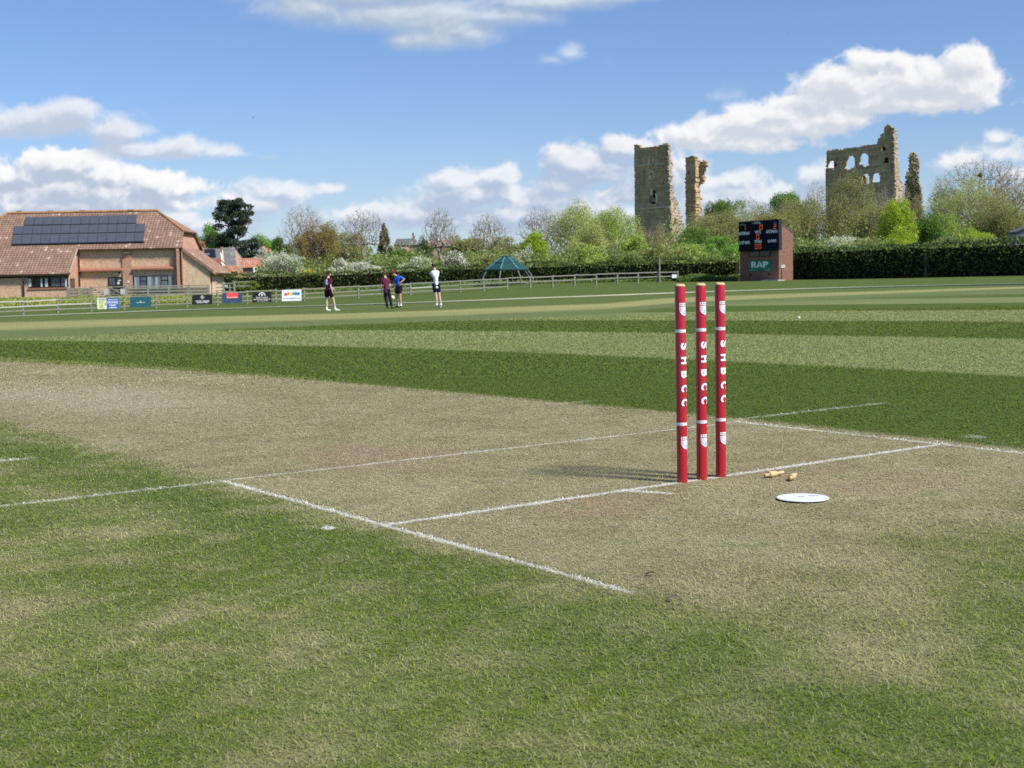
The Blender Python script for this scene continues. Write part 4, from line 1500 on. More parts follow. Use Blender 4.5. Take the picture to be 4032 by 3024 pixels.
# ------------------------------------------------------------------ gazebo
def gazebo():
    d = 149.0
    c = at(1993, 1100, d); z0 = terr(c[0], c[1]); c[2] = z0
    t = empty('gazebo', c, 'open gazebo with green two-tier octagonal roof and curved grey legs', 'gazebo')
    k = d / FPX
    ze = at(1993, 1060, d)[2] - z0; zm = at(1993, 1033.5, d)[2] - z0; zt = at(1993, 1011, d)[2] - z0
    Ro, Rm, Rt = 87 * k * 1.04, 47 * k * 1.08, 15.5 * k * 1.08
    rot = math.radians(9)
    def ring(R, z, off=0):
        return [c + UP * z + (RT * math.sin(rot + (i + .5) * PI / 4) - FW * math.cos(rot + (i + .5) * PI / 4)) * R for i in range(8)]
    GR = mat('gazebo_green', (.016, .072, .066), .45, .4, .10, 1.2)
    GR2 = mat('gazebo_seam', (.12, .24, .23), .4, .5, .05)
    GL = mat('gazebo_leg', (.13, .15, .17), .5, .4, .06)
    def tier(r0, z0_, r1, z1_, name):
        bm = bmesh.new()
        A, B = ring(r0, z0_), ring(r1, z1_)
        a = [bm.verts.new(p) for p in A]; b = [bm.verts.new(p) for p in B]
        for i in range(8): bm.faces.new((a[i], a[(i + 1) % 8], b[(i + 1) % 8], b[i]))
        bm.faces.new(b)
        a2 = [bm.verts.new(p - UP * .10) for p in A]
        for i in range(8): bm.faces.new((a[i], a2[i], a2[(i + 1) % 8], a[(i + 1) % 8]))
        b2 = [bm.verts.new(p - UP * .12) for p in B]
        for i in range(8): bm.faces.new((a2[i], b2[i], b2[(i + 1) % 8], a2[(i + 1) % 8]))
        bm.faces.new(b2[::-1])
        bmesh.ops.recalc_face_normals(bm, faces=bm.faces)
        o = bm_obj(name, bm, GR, t)
        for i in range(8):
            MB().bar(A[i] + UP * .02, B[i] + UP * .02, .13, .05).build('roof_seam', GR2, o)
        return o
    tier(Ro, ze, Rm, zm - .02, 'lower_roof')
    tier(Rm * 1.06, zm, Rt, zt, 'upper_roof')
    MB().lathe([(Rt * 1.2, zt - .02), (Rt * 1.25, zt + .06), (Rt * .9, zt + .1), (.02, zt + .14)], c, n=8).build('cap', GR, t)
    for p, q in zip(ring(Ro * .93, ze - .06), ring(Ro * 1.22, 0)):
        pts = []
        for i in range(11):
            s = i / 10
            r_ = np.array(p) * (1 - s) + np.array(q) * s
            out = (q - p); out[2] = 0; out = out / np.linalg.norm(out)
            bow = math.sin(s * PI) * .22
            pts.append(r_ + out * bow)
        MB().tube(pts, .065, 8).build('leg', GL, t, True)


gazebo()


# ------------------------------------------------------------------ scoreboard hut
def brick_mat(name, c0, c1, mortar, scale=1.0, e=None, blot=.5, blotc=(.3, .2, .14)):
    mt, g, b = new_mat(name, .9, .15)
    P = g.pos()
    e = RT if e is None else e
    u = g.dot(P, tuple(e)); n_ = np.cross(UP, e); u2 = g.dot(P, tuple(n_)); z = g.sep(P)[2]
    vec = g.xyz(g.add(u, g.mul(u2, .73)), z, 0.0)
    br = g.n('ShaderNodeTexBrick')
    g.put(br.inputs['Vector'], vec)
    br.inputs['Scale'].default_value = scale
    br.inputs['Brick Width'].default_value = .225; br.inputs['Row Height'].default_value = .075; br.inputs['Mortar Size'].default_value = .010
    g.put(br.inputs['Color1'], c0); g.put(br.inputs['Color2'], c1); g.put(br.inputs['Mortar'], mortar)
    n = g.noise(P, .9, 5, .65); n2 = g.noise(P, 4.5, 3, .6)
    c = g.mix(g.mul(g.ss(.45, .68, n), blot), br.outputs['Color'], blotc)
    c = g.scale(c, g.lin(.25, .75, n2, .74, 1.24))
    g.put(b.inputs['Base Color'], c)
    return mt


def hut():
    d = 140.0
    FP = vplane(3067, d, -51.0); SP = vplane(3067, d, 39.0)
    fn_ = FP.n; e = np.cross(UP, fn_)
    base = FP.hit(3067, 1111); base[2] = terr(base[0], base[1])
    t = empty('scoreboard_hut', base, 'tall narrow brick hut with sloping roof carrying a black electronic scoreboard', 'building')
    BM = brick_mat('hut_brick', (.215, .090, .062), (.275, .125, .088), (.24, .18, .14), blotc=(.20, .13, .10))
    ext = FP.hit(2914, 1000) - FP.hit(3067, 1000); ext[2] = 0
    prof = [SP.hit(3067, 879), SP.hit(3122, 919), SP.hit(3122, 1125), SP.hit(3067, 1125)]
    MB().prism(prof, ext).build('brick_walls', BM, t)
    a, b2 = SP.hit(3066, 877), SP.hit(3124, 919)
    rn = np.cross(b2 - a, ext); rn = rn / np.linalg.norm(rn); rn = rn if rn[2] > 0 else -rn
    MB().prism([a + rn * .02, b2 + rn * .02, b2 + rn * .12, a + rn * .12], ext * 1.02).build('roof', mat('hut_roof', (.10, .10, .11), .8), t)
    def q(pts, off, ext_, name, m, par=t):
        P2 = Plane(FP.p + fn_ * off, fn_)
        return MB().prism([P2.hit(x, y) for x, y in pts], -fn_ * ext_).build(name, m, par)
    def h(x, y): return (2860 + x / 5.53, 840 + y / 5.53)
    # scoreboard stands proud of the brick
    BLK = mat('scoreboard_black', (.005, .006, .013), .7, .15, .1, 2)
    bd = empty('scoreboard', FP.hit(*h(700, 500)) + fn_ * .3, 'black electronic scoreboard with red digits fixed to the brick hut', 'scoreboard')
    q([h(265, 188), h(1136, 128), h(1140, 797), h(270, 832)], .42, .40, 'panel', BLK, bd)
    q([h(258, 186), h(1140, 122), h(1140, 134), h(258, 197)], .45, .45, 'frame', mat('sb_frame', (.03, .03, .035), .5), bd)
    q([h(1128, 128), h(1142, 128), h(1148, 796), h(1135, 797)], .455, .45, 'frame', mat('sb_frame', (.03, .03, .035), .5), bd)
    TP = Plane(FP.p + fn_ * .426, fn_)
    TW = mat('sb_white', (.84, .85, .88), .6)
    def word(txt, x0, x1, yc, hp, name='lettering', m=TW):
        p0, p1 = TP.hit(*h(x0, yc)), TP.hit(*h(x1, yc)); w_ = (p1 - p0) @ e
        c = (p0 + p1) / 2; bmt = text_bm(txt, 1.0, .045)
        xs = [v.co.x for v in bmt.verts]; ys = [v.co.y for v in bmt.verts]
        kx = w_ / (max(xs) - min(xs)); ky = (hp / 5.53 * d / FPX) / (max(ys) - min(ys))
        bm_obj(name, place_bm(bmt, lambda a, b_: c + e * (a * kx) + UP * (b_ * ky)), m, bd)
    word('BATSMAN', 272, 505, 437, 72); word('WKTS', 620, 752, 408, 70); word('BATSMAN', 868, 1108, 394, 72)
    word('LAST MAN', 283, 508, 637, 72); word('OVERS', 610, 768, 612, 66); word('1st INNS', 905, 1088, 598, 66)
    word('TOTAL', 600, 742, 205, 50)
    for x0, x1, y in ((292, 428, 252), (556, 598, 222), (742, 782, 208), (1032, 1088, 206)):
        q2 = []
        for i in range(8):
            s = i / 7; q2.append(h(x0 + (x1 - x0) * s, y - 18 * math.sin(s * PI) - 3))
        low = [(x_, y_ + 4.2) for x_, y_ in q2]
        MB().prism([TP.hit(*v) for v in q2 + low[::-1]], -fn_ * .004).build('faded_arch', mat('sb_grey', (.20, .21, .23), .6), bd)
    LED, gl, bl = new_mat('led_red', .5, .3)
    gl.put(bl.inputs['Base Color'], (.40, .05, .025)); gl.put(bl.inputs['Emission Color'], (1.0, .16, .06)); bl.inputs['Emission Strength'].default_value = .22
    segs = {'0': 'abcdef', '1': 'bc', '2': 'abged'}
    def digit(ch, x, y, w_, h_):
        c = TP.hit(*h(x, y)); s = d / FPX / 5.53
        w_, h_ = w_ * s / math.cos(math.radians(51)) * .78, h_ * s; th = w_ * .17
        L = {'a': (0, h_ / 2 - th / 2, w_ * .9, th), 'g': (0, 0, w_ * .9, th), 'd': (0, -h_ / 2 + th / 2, w_ * .9, th),
             'f': (-w_ / 2 + th / 2, h_ / 4, th, h_ * .44), 'b': (w_ / 2 - th / 2, h_ / 4, th, h_ * .44), 'e': (-w_ / 2 + th / 2, -h_ / 4, th, h_ * .44), 'c': (w_ / 2 - th / 2, -h_ / 4, th, h_ * .44)}
        mb = MB()
        for k_ in segs[ch]:
            cx, cy, ww, hh = L[k_]
            mb.box(c + e * cx + UP * cy + fn_ * .004, ww / 2, .003, hh / 2, e, fn_, UP)
        mb.build('digit', LED, bd)
    digit('1', 392, 318, 50, 100); digit('0', 756, 302, 66, 106); digit('2', 1058, 285, 60, 100)
    digit('0', 685, 511, 64, 106); digit('0', 651, 724, 58, 104); digit('0', 730, 716, 58, 104)
    # window below the board
    wf = q([h(490, 818), h(958, 790), h(958, 938), h(490, 955)], .06, .10, 'window', mat('hut_window_frame', (.012, .012, .014), .5), t)
    for x0, x1, dy in ((508, 712, 8), (742, 938, -6)):
        q([h(x0, 835 + dy), h(x1, 823 + dy), h(x1, 926 + dy), h(x0, 935 + dy)], .075, .02, 'pane', mat('hut_glass', (.035, .035, .04), .15, .5), wf)
    # green banner
    bn = empty('sponsor_banner', FP.hit(*h(730, 1150)) + fn_ * .1, 'green banner with three large white capitals on the brick hut', 'banner')
    q([h(493, 1048), h(966, 1020), h(968, 1243), h(495, 1273)], .05, .03, 'panel', mat('banner_green', (.020, .21, .11), .6, .2, .1, 1.5), bn)
    TP = Plane(FP.p + fn_ * .056, fn_)
    bd_, bd = bd, bn
    PWB = mat('banner_white', (.84, .87, .90), .6)
    word('RAP', 540, 908, 1116, 138, m=PWB)
    bd = bd_
    for (x0, x1, y, hh, dy) in ((545, 905, 1192, 12, -22), (500, 640, 1240, 22, -12), (835, 955, 1222, 22, -8)):
        n_ = 12
        for i in range(n_):
            xa = x0 + (x1 - x0) * i / n_; xb = xa + (x1 - x0) / n_ * .7; ya = y + dy * i / n_
            MB().prism([TP.hit(*h(xa, ya - hh / 2)), TP.hit(*h(xb, ya - hh / 2)), TP.hit(*h(xb, ya + hh / 2)), TP.hit(*h(xa, ya + hh / 2))], -fn_ * .003).build('small_print', mat('banner_pale', (.30, .46, .40), .6), bn)
    q([h(700, 1122), h(726, 1078), h(752, 1120)], .060, .004, 'emblem', mat('banner_green2', (.10, .25, .20), .6), bn)
    for x0, y0 in ((498, 1322), (905, 1310)):
        q([h(x0, y0), h(x0 + 55, y0 - 3), h(x0 + 55, y0 + 27), h(x0, y0 + 30)], .03, .05, 'air_brick', mat('airbrick', (.05, .03, .025), .9), t)
    # details of the lit side
    sn = SP.n
    def qs(pts, off, ext_, name, m):
        P2 = Plane(SP.p + sn * off, sn)
        return MB().prism([P2.hit(x, y) for x, y in pts], -sn * ext_).build(name, m, t)
    qs([h(1190, 1125), h(1280, 1118), h(1282, 1188), h(1192, 1192)], .05, .06, 'meter_box', mat('meter_box', (.50, .46, .42), .6))
    qs([h(1200, 1190), h(1212, 1190), h(1214, 1485), h(1202, 1485)], .05, .06, 'pipe', mat('pipe_dark', (.06, .05, .045), .6))
    g_ = FP.hit(*h(1080, 1500)); g_[2] = terr(g_[0], g_[1])
    MB().box(g_ + fn_ * .5 + UP * .03, 1.1, .5, .05, e, fn_, UP).build('doorstep', mat('slab', (.52, .50, .46), .9), t)


hut()


# ------------------------------------------------------------------ grey shed at the right edge
def shed():
    d = 178.0
    pl = vplane(4010, d, -10)
    e = np.cross(UP, pl.n)
    a = pl.hit(4000, 963)
    t = empty('shed', (a[0], a[1], terr(a[0], a[1])), 'grey boarded shed half hidden behind the hedge at the right edge', 'shed')
    gm, g, b = new_mat('grey_boards', .85, .2)
    u = g.dot(g.pos(), tuple(e))
    w = g.m('FRACT', g.mul(u, 2.2)); n = g.noise(g.pos(), 1.5, 3, .6)
    c = g.mix(g.ss(.0, .12, w), (.06, .07, .085), (.20, .22, .25)); c = g.scale(c, g.lin(.3, .7, n, .85, 1.15))
    g.put(b.inputs['Base Color'], c)
    low = pl.hit(4000, 1010); zlow = terr(a[0], a[1]) - .2
    p = [pl.hit(4000, 919), pl.hit(4075, 888), pl.hit(4150, 915), pl.hit(4150, 963), pl.hit(4000, 963)]
    p[3][2] = zlow; p[4][2] = zlow
    MB().prism(p, -pl.n * 5).build('boarded_walls', gm, t)
    for q0, q1 in (((3996, 917), (4075, 885)), ((4075, 885), (4154, 914))):
        A, B = pl.hit(*q0) + pl.n * .25, pl.hit(*q1) + pl.n * .25
        MB().prism([A, B, B + UP * .18, A + UP * .18], -pl.n * 5.5).build('roof', mat('shed_roof', (.13, .14, .16), .8), t)


shed()


# ------------------------------------------------------------------ picket fence and field gates before the hall
def garden_fence():
    d = 150.0
    M = weathered('picket_timber', (.27, .265, .205), (.40, .39, .32))
    def gp(x, dd=0): return ground_px(x, d + dd)
    def run(x0, x1, step, ptop, rails, name, label, posts):
        t = empty('picket_fence', gp((x0 + x1) / 2), label, 'fence')
        for x in posts:
            MB().bar(gp(x) - UP * .2, gp(x) + UP * 1.22, .20, .20, up=FW).build('post', M, t)
        for h_ in rails:
            MB().bar(gp(x0) + UP * h_ - FW * .08, gp(x1) + UP * h_ - FW * .08, .05, .13).build('rail', M, t)
        x = x0 + step * .6; n_ = 0
        while x < x1:
            p = gp(x)
            MB().bar(p + UP * .12 + FW * .04, p + UP * ptop + FW * .04, .10, .03, up=FW).build('picket', M, t); n_ += 1
            x += step
        return t
    run(264, 356, 5.8, .98, (.35, .72, 1.02), 'picket_fence', 'short run of pale pickets left of the field gates', (266, 311, 353))
    run(503, 822, 5.0, .92, (.30, .62, .92, 1.14), 'picket_fence', 'long run of pickets and rails in front of the hall windows', (582, 664, 742, 820))
    def gate(x0, x1, flip, label):
        t = empty('field_gate', gp((x0 + x1) / 2), label, 'gate', 'field gates before the hall')
        for h_ in (.16, .36, .58, .82, 1.14):
            MB().bar(gp(x0) + UP * h_, gp(x1) + UP * h_, .05, .09).build('bar', M, t)
        for x in (x0, x1):
            MB().bar(gp(x) + UP * .1, gp(x) + UP * 1.2, .12, .10, up=FW).build('stile', M, t)
        a, b_ = (x0, x1) if not flip else (x1, x0)
        MB().bar(gp(a) + UP * 1.14 - FW * .06, gp(b_) + UP * .20 - FW * .06, .05, .10).build('brace', M, t)
        s = x1 if not flip else x1
        pl = Plane(gp(s) - FW * .12, -FW)
        c = gp(x1 - 8) - FW * .10 + UP * .62
        MB().box(c, .24, .02, .30, RT, FW, UP).build('notice', mat('gate_notice', (.58, .56, .58), .7), t)
        return t
    gate(360, 424, False, 'left field gate in front of the brick wall')
    gate(429, 490, False, 'right field gate in front of the dark doorway')
    gpst = gp(496)
    o = MB().bar(gpst - UP * .2, gpst + UP * 1.42, .26, .24, up=FW).build('gate_post', M)
    tag(o, 'stout gate post between the field gate and the long picket run', 'post')
    # small wicket gate right of the hall
    d = 156.0
    gp2 = lambda x: ground_px(x, 156.0)
    t = empty('wicket_gate', gp2(905), 'wooden wicket gate with a white notice between hall and hedge', 'gate')
    for x, h_, w_ in ((879, 1.45, .26), (904, 1.20, .10), (922, 1.52, .16)):
        MB().bar(gp2(x) - UP * .2, gp2(x) + UP * h_, w_, w_, up=FW).build('post', M, t)
    for x0, x1, hs in ((848, 877, (1.25, .85, .5)), (882, 921, (1.28, .8, .4)), (924, 985, (1.40, .95))):
        for h_ in hs:
            MB().bar(gp2(x0) + UP * h_, gp2(x1) + UP * h_, .05, .11).build('rail', M, t)
    MB().box(gp2(890) + UP * .98 - FW * .15, .17, .02, .13, RT, FW, UP).build('notice', mat('gate_notice', (.58, .56, .58), .7), t)


garden_fence()


# ------------------------------------------------------------------ the brick hall
def tile_mat(name, nrm, c0, c1, pw=.30, ph=.32, lich=.35, lichc=(.42, .30, .16), e=None, up=.16, dark=.45):
    """interlocking tiles on a sloping plane with normal nrm"""
    mt, g, b = new_mat(name, .9, .15)
    P = g.pos()
    nrm = np.array(nrm) / np.linalg.norm(nrm)
    e = np.cross(UP, nrm) if e is None else e
    e = e / np.linalg.norm(e)
    s = np.cross(nrm, e)
    u = g.dot(P, tuple(e)); v_ = g.dot(P, tuple(s))
    fu = g.m('FRACT', g.m('DIVIDE', u, pw)); fv = g.m('FRACT', g.m('DIVIDE', v_, ph))
    cell = g.xyz(g.m('FLOOR', g.m('DIVIDE', u, pw)), g.m('FLOOR', g.m('DIVIDE', v_, ph)), 0.0)
    wn = g.n('ShaderNodeTexWhiteNoise', noise_dimensions='2D'); g.put(wn.inputs['Vector'], cell)
    r = wn.outputs['Value']
    n = g.noise(P, .35, 4, .6); n2 = g.noise(P, 2.0, 4, .65)
    c = g.mix(r, c0, c1)
    c = g.mix(g.mul(g.ss(.93, .97, r), .8), c, (.50, .40, .30))
    c = g.mix(g.mul(g.ss(.5, .72, n2), lich), c, lichc)
    c = g.scale(c, g.lin(.3, .7, n, .86, 1.14))
    gap = g.mx(g.ss(.26, .02, fv), g.mul(g.ss(.24, .04, fu), .75))
    c = g.mix(g.mul(gap, dark), c, tuple(q * .30 for q in c0))
    g.put(b.inputs['Base Color'], c)
    bp = g.n('ShaderNodeBump'); bp.inputs['Strength'].default_value = .7; bp.inputs['Distance'].default_value = .04
    g.put(bp.inputs['Height'], g.add(g.m('SINE', g.mul(fu, PI)), g.sub(1.0, fv))); g.put(b.inputs['Normal'], bp.outputs[0])
    return mt


GLASS = {}
def glass(name, col=(.10, .12, .15), rough=.08):
    if name not in GLASS:
        GLASS[name] = mat(name, col, rough, .6, .25, 1.5)
    return GLASS[name]


def hall():
    c1 = lambda x, y: (x / 2.212, 780 + y / 2.212)
    D0 = 162.0
    base = ground_px(480, D0)
    t = empty('brick_hall', base, 'large brick hall with tiled roof, solar panels and lean-to wings', 'building')
    BR = brick_mat('hall_brick', (.60, .345, .205), (.74, .47, .30), (.56, .45, .35), blot=.55, blotc=(.76, .54, .35))
    BR2 = brick_mat('hall_brick_red', (.50, .25, .16), (.58, .32, .205), (.45, .33, .26), blot=.3, blotc=(.58, .36, .24))
    DK = mat('hall_frame', (.022, .012, .012), .5, .3)
    pw = Plane(CAM + FW * D0, -FW)
    def hp(d): return Plane(CAM + FW * d, -FW)
    def q(pts, d, thick, name, m, par=t):
        P2 = hp(d); return MB().prism([P2.hit(*c1(x, y)) for x, y in pts], FW * thick).build(name, m, par)
    # ---- roof planes
    pit = math.radians(38)
    E0 = hp(161.5).hit(*c1(1100, 432))
    rn = -FW * math.sin(pit) + UP * math.cos(pit)
    RP = Plane(E0, rn)
    TM = tile_mat('hall_tiles', rn, (.225, .142, .102), (.30, .200, .150), .36, .40, lich=.45, lichc=(.36, .255, .16), e=RT, dark=.75)
    def rp(x, y): return RP.hit(*c1(x, y))
    roof_pts = [(-90, 230), (0, 168), (60, 135), (1370, 110), (1597, 290), (1583, 430), (666, 446), (600, 656), (-90, 668)]
    R3 = [rp(*p) for p in roof_pts]
    roof = MB().prism(R3, -rn * .22).build('tiled_roof', TM, t)
    ridge_d = (rp(600, 124) - CAM) @ FW
    def mirror(p): return p + FW * 2 * (ridge_d - (p - CAM) @ FW)
    B3 = [mirror(p) for p in R3[:6]] + [mirror(rp(-90, 455))]
    bn = FW * math.sin(pit) + UP * math.cos(pit)
    MB().prism(B3, -bn * .2).build('rear_roof', TM, t)
    # half hip at the right end, verge and ridge
    hn = np.cross(R3[4] - R3[3], mirror(R3[4]) - R3[3]); hn = hn / np.linalg.norm(hn); hn = hn if hn[2] > 0 else -hn
    a = RT * .5
    MB().prism([R3[3] + hn * .03, R3[4] + hn * .03 + a * .3, mirror(R3[4]) + hn * .03 + a * .3], -hn * .22).build('hip_roof', tile_mat('hip_tiles', hn, (.255, .145, .095), (.345, .21, .145)), t)
    RDG = mat('ridge_tile', (.40, .22, .11), .9, .1, .35, 1.2)
    MB().tube([R3[2] + UP * .02, R3[3] + UP * .02], .17, 8).build('ridge_tiles', RDG, t)
    MB().tube([R3[3] + UP * .02, R3[4] + UP * .02 + a * .2], .14, 8).build('hip_tiles', RDG, t)
    MB().tube([R3[2] + UP * .02, R3[0] + UP * .02], .15, 8).build('hip_tiles', RDG, t)
    for s in (170, 445, 720, 1140):
        p = rp(s, 118 - s * .012 + 12); MB().box(p + UP * .16, .32, .16, .06, RT, FW, UP).build('ridge_vent', RDG, t)
    # lichen-covered corner at the left end of the ridge
    LM, lg, lb = new_mat('lichen', .95, .1)
    ln_ = lg.noise(lg.pos(), 2.2, 4, .7)
    lg.put(lb.inputs['Base Color'], lg.mix(ln_, (.40, .22, .08), (.60, .40, .10)))
    # gable wall under the half hip
    off = -RT * .35
    G3 = [R3[5], R3[4], mirror(R3[4]), mirror(R3[5])]
    low = [mirror(R3[5]) - UP * 6.4, R3[5] - UP * 6.4]
    MB().prism([p + off - UP * .2 for p in G3] + [p + off for p in low], -RT * .3).build('gable_wall', BR2, t)
    # ---- main front
    q([(668, 440), (1583, 428), (1583, 900), (668, 900)], D0 + .0, .35, 'front_wall', BR)
    body_d = (mirror(R3[5]) - CAM) @ FW
    for (x0, x1, y0) in ((632, 692, 448), (1062, 1144, 445), (1507, 1586, 440)):
        q([(x0, y0), (x1, y0 - 2), (x1 + 14, 900), (x0 + 14, 900)], D0 - .15, .30, 'brick_pier', BR2 if x0 > 700 else BR)
    FA = mat('hall_fascia', (.05, .03, .025), .7)
    q([(660, 446), (1588, 430), (1588, 440), (660, 457)], D0 - .38, .12, 'eaves_board', FA)
    LED = mat('ledge_tiles', (.34, .16, .11), .85, .2, .15, 3)
    for x0, x1, y in ((692, 1066, 628), (1152, 1512, 614)):
        P2 = hp(D0 - .45)
        A, B = P2.hit(*c1(x0, y)), P2.hit(*c1(x1, y - 6))
        MB().prism([A, B, B + FW * .45 + UP * .26, A + FW * .45 + UP * .26], -UP * .16).build('canopy', LED, t)
    # ---- doorway
    dr = q([(942, 690), (1070, 686), (1078, 860), (945, 860)], D0 - .08, .10, 'door', DK)
    q([(952, 698), (1000, 697), (1003, 760), (954, 762)], D0 - .10, .03, 'pane', glass('door_glass', (.09, .10, .13)), dr)
    q([(1012, 697), (1060, 695), (1064, 760), (1014, 762)], D0 - .10, .03, 'pane', glass('door_glass2', (.030, .045, .035)), dr)
    q([(1028, 712), (1050, 711), (1051, 722), (1029, 723)], D0 - .12, .02, 'notice', mat('paper', (.72, .74, .72), .7), dr)
    q([(1020, 730), (1040, 729), (1041, 750), (1021, 751)], D0 - .12, .02, 'notice', mat('paper', (.72, .74, .72), .7), dr)
    q([(986, 655), (1028, 652), (1029, 665), (987, 668)], D0 - .2, .2, 'wall_lamp', mat('lamp_white', (.66, .64, .60), .5), t)
    q([(1030, 645), (1042, 644), (1042, 654), (1030, 655)], D0 - .2, .2, 'bracket', FA, t)
    q([(1107, 718), (1124, 717), (1126, 740), (1109, 741)], D0 - .20, .05, 'alarm_box', mat('lamp_white', (.66, .64, .60), .5), t)
    cc = MB(); P2 = hp(D0 - .4)
    cc.bar(P2.hit(*c1(1082, 480)), P2.hit(*c1(1104, 474)), .18, .16); cc.bar(P2.hit(*c1(1106, 478)), P2.hit(*c1(1124, 474)), .10, .10); cc.bar(P2.hit(*c1(1104, 478)), P2.hit(*c1(1104, 478)) + FW * .25, .06, .06)
    cc.build('floodlight', mat('flood', (.20, .14, .11), .6), t)
    # ---- window bay on the right
    wf = q([(1158, 682), (1518, 672), (1526, 860), (1164, 860)], D0 - .06, .10, 'window', DK)
    xs = [1166, 1216, 1278, 1338, 1400, 1462, 1514]
    gm = [glass('g1', (.20, .25, .32)), glass('g2', (.10, .11, .16)), glass('g3', (.19, .23, .28)), glass('g4', (.17, .20, .22)), glass('g5', (.14, .17, .19)), glass('g6', (.21, .25, .29))]
    for i in range(6):
        x0, x1 = xs[i] + 3, xs[i + 1] - 3; ty = 690 - i * 2
        if i in (1, 4):
            q([(x0 + 4, ty), (x1 - 4, ty - 1), (x1 - 2, ty + 30), (x0 + 4, ty + 31)], D0 - .08, .03, 'pane', gm[i], wf)
            q([(x0 + 4, ty + 40), (x1 - 4, ty + 39), (x1, 800), (x0 + 4, 800)], D0 - .08, .03, 'pane', gm[i], wf)
        else:
            q([(x0, ty - 4), (x1, ty - 5), (x1 + 4, 800), (x0 + 3, 800)], D0 - .08, .03, 'pane', gm[i], wf)
    CUR = mat('net_curtain', (.38, .42, .46), .9, .1, .3, 2)
    for x0, x1 in ((1170, 1186), (1290, 1312), (1352, 1372), (1476, 1490)):
        q([(x0, 690), (x1, 689), (x1 + 3, 800), (x0 + 3, 800)], D0 - .095, .01, 'curtain', CUR, wf)
    # ---- rainwater pipes
    for pts in ([(686, 452), (700, 840)], [(1558, 440), (1574, 840)], [(1573, 440), (1588, 840)]):
        P2 = hp(D0 - .24)
        MB().tube([P2.hit(*c1(*pts[0])), P2.hit(*c1(*pts[1]))], .07 if pts[0][0] < 1570 else .05, 8).build('downpipe', mat('pipe_brown', (.035, .018, .014), .5, .3), t)
    # ---- single-storey block on the left under the long roof slope
    DL = 158.35
    P2 = hp(DL); SDP = Plane(P2.hit(*c1(598, 700)), RT)
    q([(-95, 672), (598, 662), (604, 900), (-95, 900)], DL, .3, 'low_wall', BR)
    sw = [P2.hit(*c1(598, 664)), P2.hit(*c1(604, 900))]
    MB().prism([sw[0], sw[1], sw[1] + FW * 4.0, sw[0] + FW * 4.0 + UP * 2.4], -RT * .3).build('side_wall', BR2, t)
    for k in range(3):
        A = sw[0] + FW * (.35 + k * .62) - UP * .45 + RT * .01
        MB().prism([A, A + FW * .46, A + FW * .46 - UP * 1.15, A - UP * 1.15], RT * .03).build('side_pane', glass('side_glass', (.06, .05, .06)), t)
    q([(-95, 668), (602, 656), (602, 672), (-95, 686)], DL - .52, .10, 'gutter', FA)
    q([(-95, 680), (600, 668), (600, 684), (-95, 702)], DL - .04, .03, 'eaves_board', FA)
    va = [rp(668, 444), rp(602, 655)]
    MB().bar(va[0] + rn * .0 + RT * .06, va[1] + RT * .06, .10, .26, up=rn).build('barge_board', mat('barge', (.46, .33, .27), .8), t)
    wl = q([(242, 694), (590, 688), (594, 776), (246, 784)], DL - .03, .10, 'window', mat('window_brown', (.028, .013, .012), .5), t)
    for x0, x1, ya, yb, m_ in ((252, 298, 702, 776, glass('gl1', (.012, .012, .016))), (304, 366, 704, 770, glass('gl2', (.012, .012, .016))), (390, 420, 700, 770, glass('gl2', (.012, .012, .016))), (446, 520, 698, 768, glass('gl4', (.10, .115, .15))), (532, 580, 696, 766, glass('gl5', (.12, .16, .20)))):
        q([(x0, ya), (x1, ya - 1), (x1 + 2, yb - 1), (x0 + 2, yb)], DL - .05, .03, 'pane', m_, wl)
    CW = mat('white_curtain', (.62, .66, .68), .9, .1, .15, 3)
    for x0, x1 in ((246, 270), (352, 368), (390, 414), (566, 580)):
        q([(x0, 701), (x1, 700), (x1 + 3, 772), (x0 + 3, 774)], DL - .07, .012, 'curtain', CW, wl)
    q([(240, 784), (598, 776), (598, 790), (240, 799)], DL - .10, .12, 'sill', LED)
    P3_ = hp(DL - .12)
    MB().tube([P3_.hit(*c1(200, 672)), P3_.hit(*c1(203, 720))], .09, 8).build('hopper', mat('pipe_grey', (.30, .30, .30), .5, .3), t)
    MB().tube([P3_.hit(*c1(203, 712)), P3_.hit(*c1(211, 900))], .08, 8).build('downpipe', mat('pipe_brown', (.035, .018, .014), .5, .3), t)
    # ---- lean-to on the right
    DR = D0 + .1
    P2 = hp(DR)
    gab = [(1588, 452), (1826, 640), (1834, 900), (1588, 900)]
    LB = brick_mat('hall_brick_pale', (.62, .42, .26), (.73, .53, .34), (.60, .49, .37), blot=.5, blotc=(.78, .60, .39))
    MB().prism([P2.hit(*c1(x, y)) for x, y in gab], FW * 8).build('lean_to_walls', LB, t)
    P2 = hp(DR - .28)
    A, B = P2.hit(*c1(1583, 432)), P2.hit(*c1(1893, 652))
    sl = np.cross(FW, B - A); sl = sl / np.linalg.norm(sl); sl = sl if sl[2] > 0 else -sl
    MB().prism([A, B, B - sl * .30, A - sl * .30], FW * 8.6).build('lean_to_roof', tile_mat('lean_tiles', sl, (.27, .16, .115), (.35, .22, .16), e=FW), t)
    # lit end door of the lean-to
    ed = hp(DR).hit(*c1(1832, 700))
    for k, (z1, m_) in enumerate(((2.05, mat('pale_door', (.66, .48, .36), .7)),)):
        b0 = np.array([ed[0], ed[1], base[2]]) + RT * .03
        MB().prism([b0 + FW * .6, b0 + FW * 3.2, b0 + FW * 3.2 + UP * z1, b0 + FW * .6 + UP * z1], RT * .05).build('side_door', m_, t)
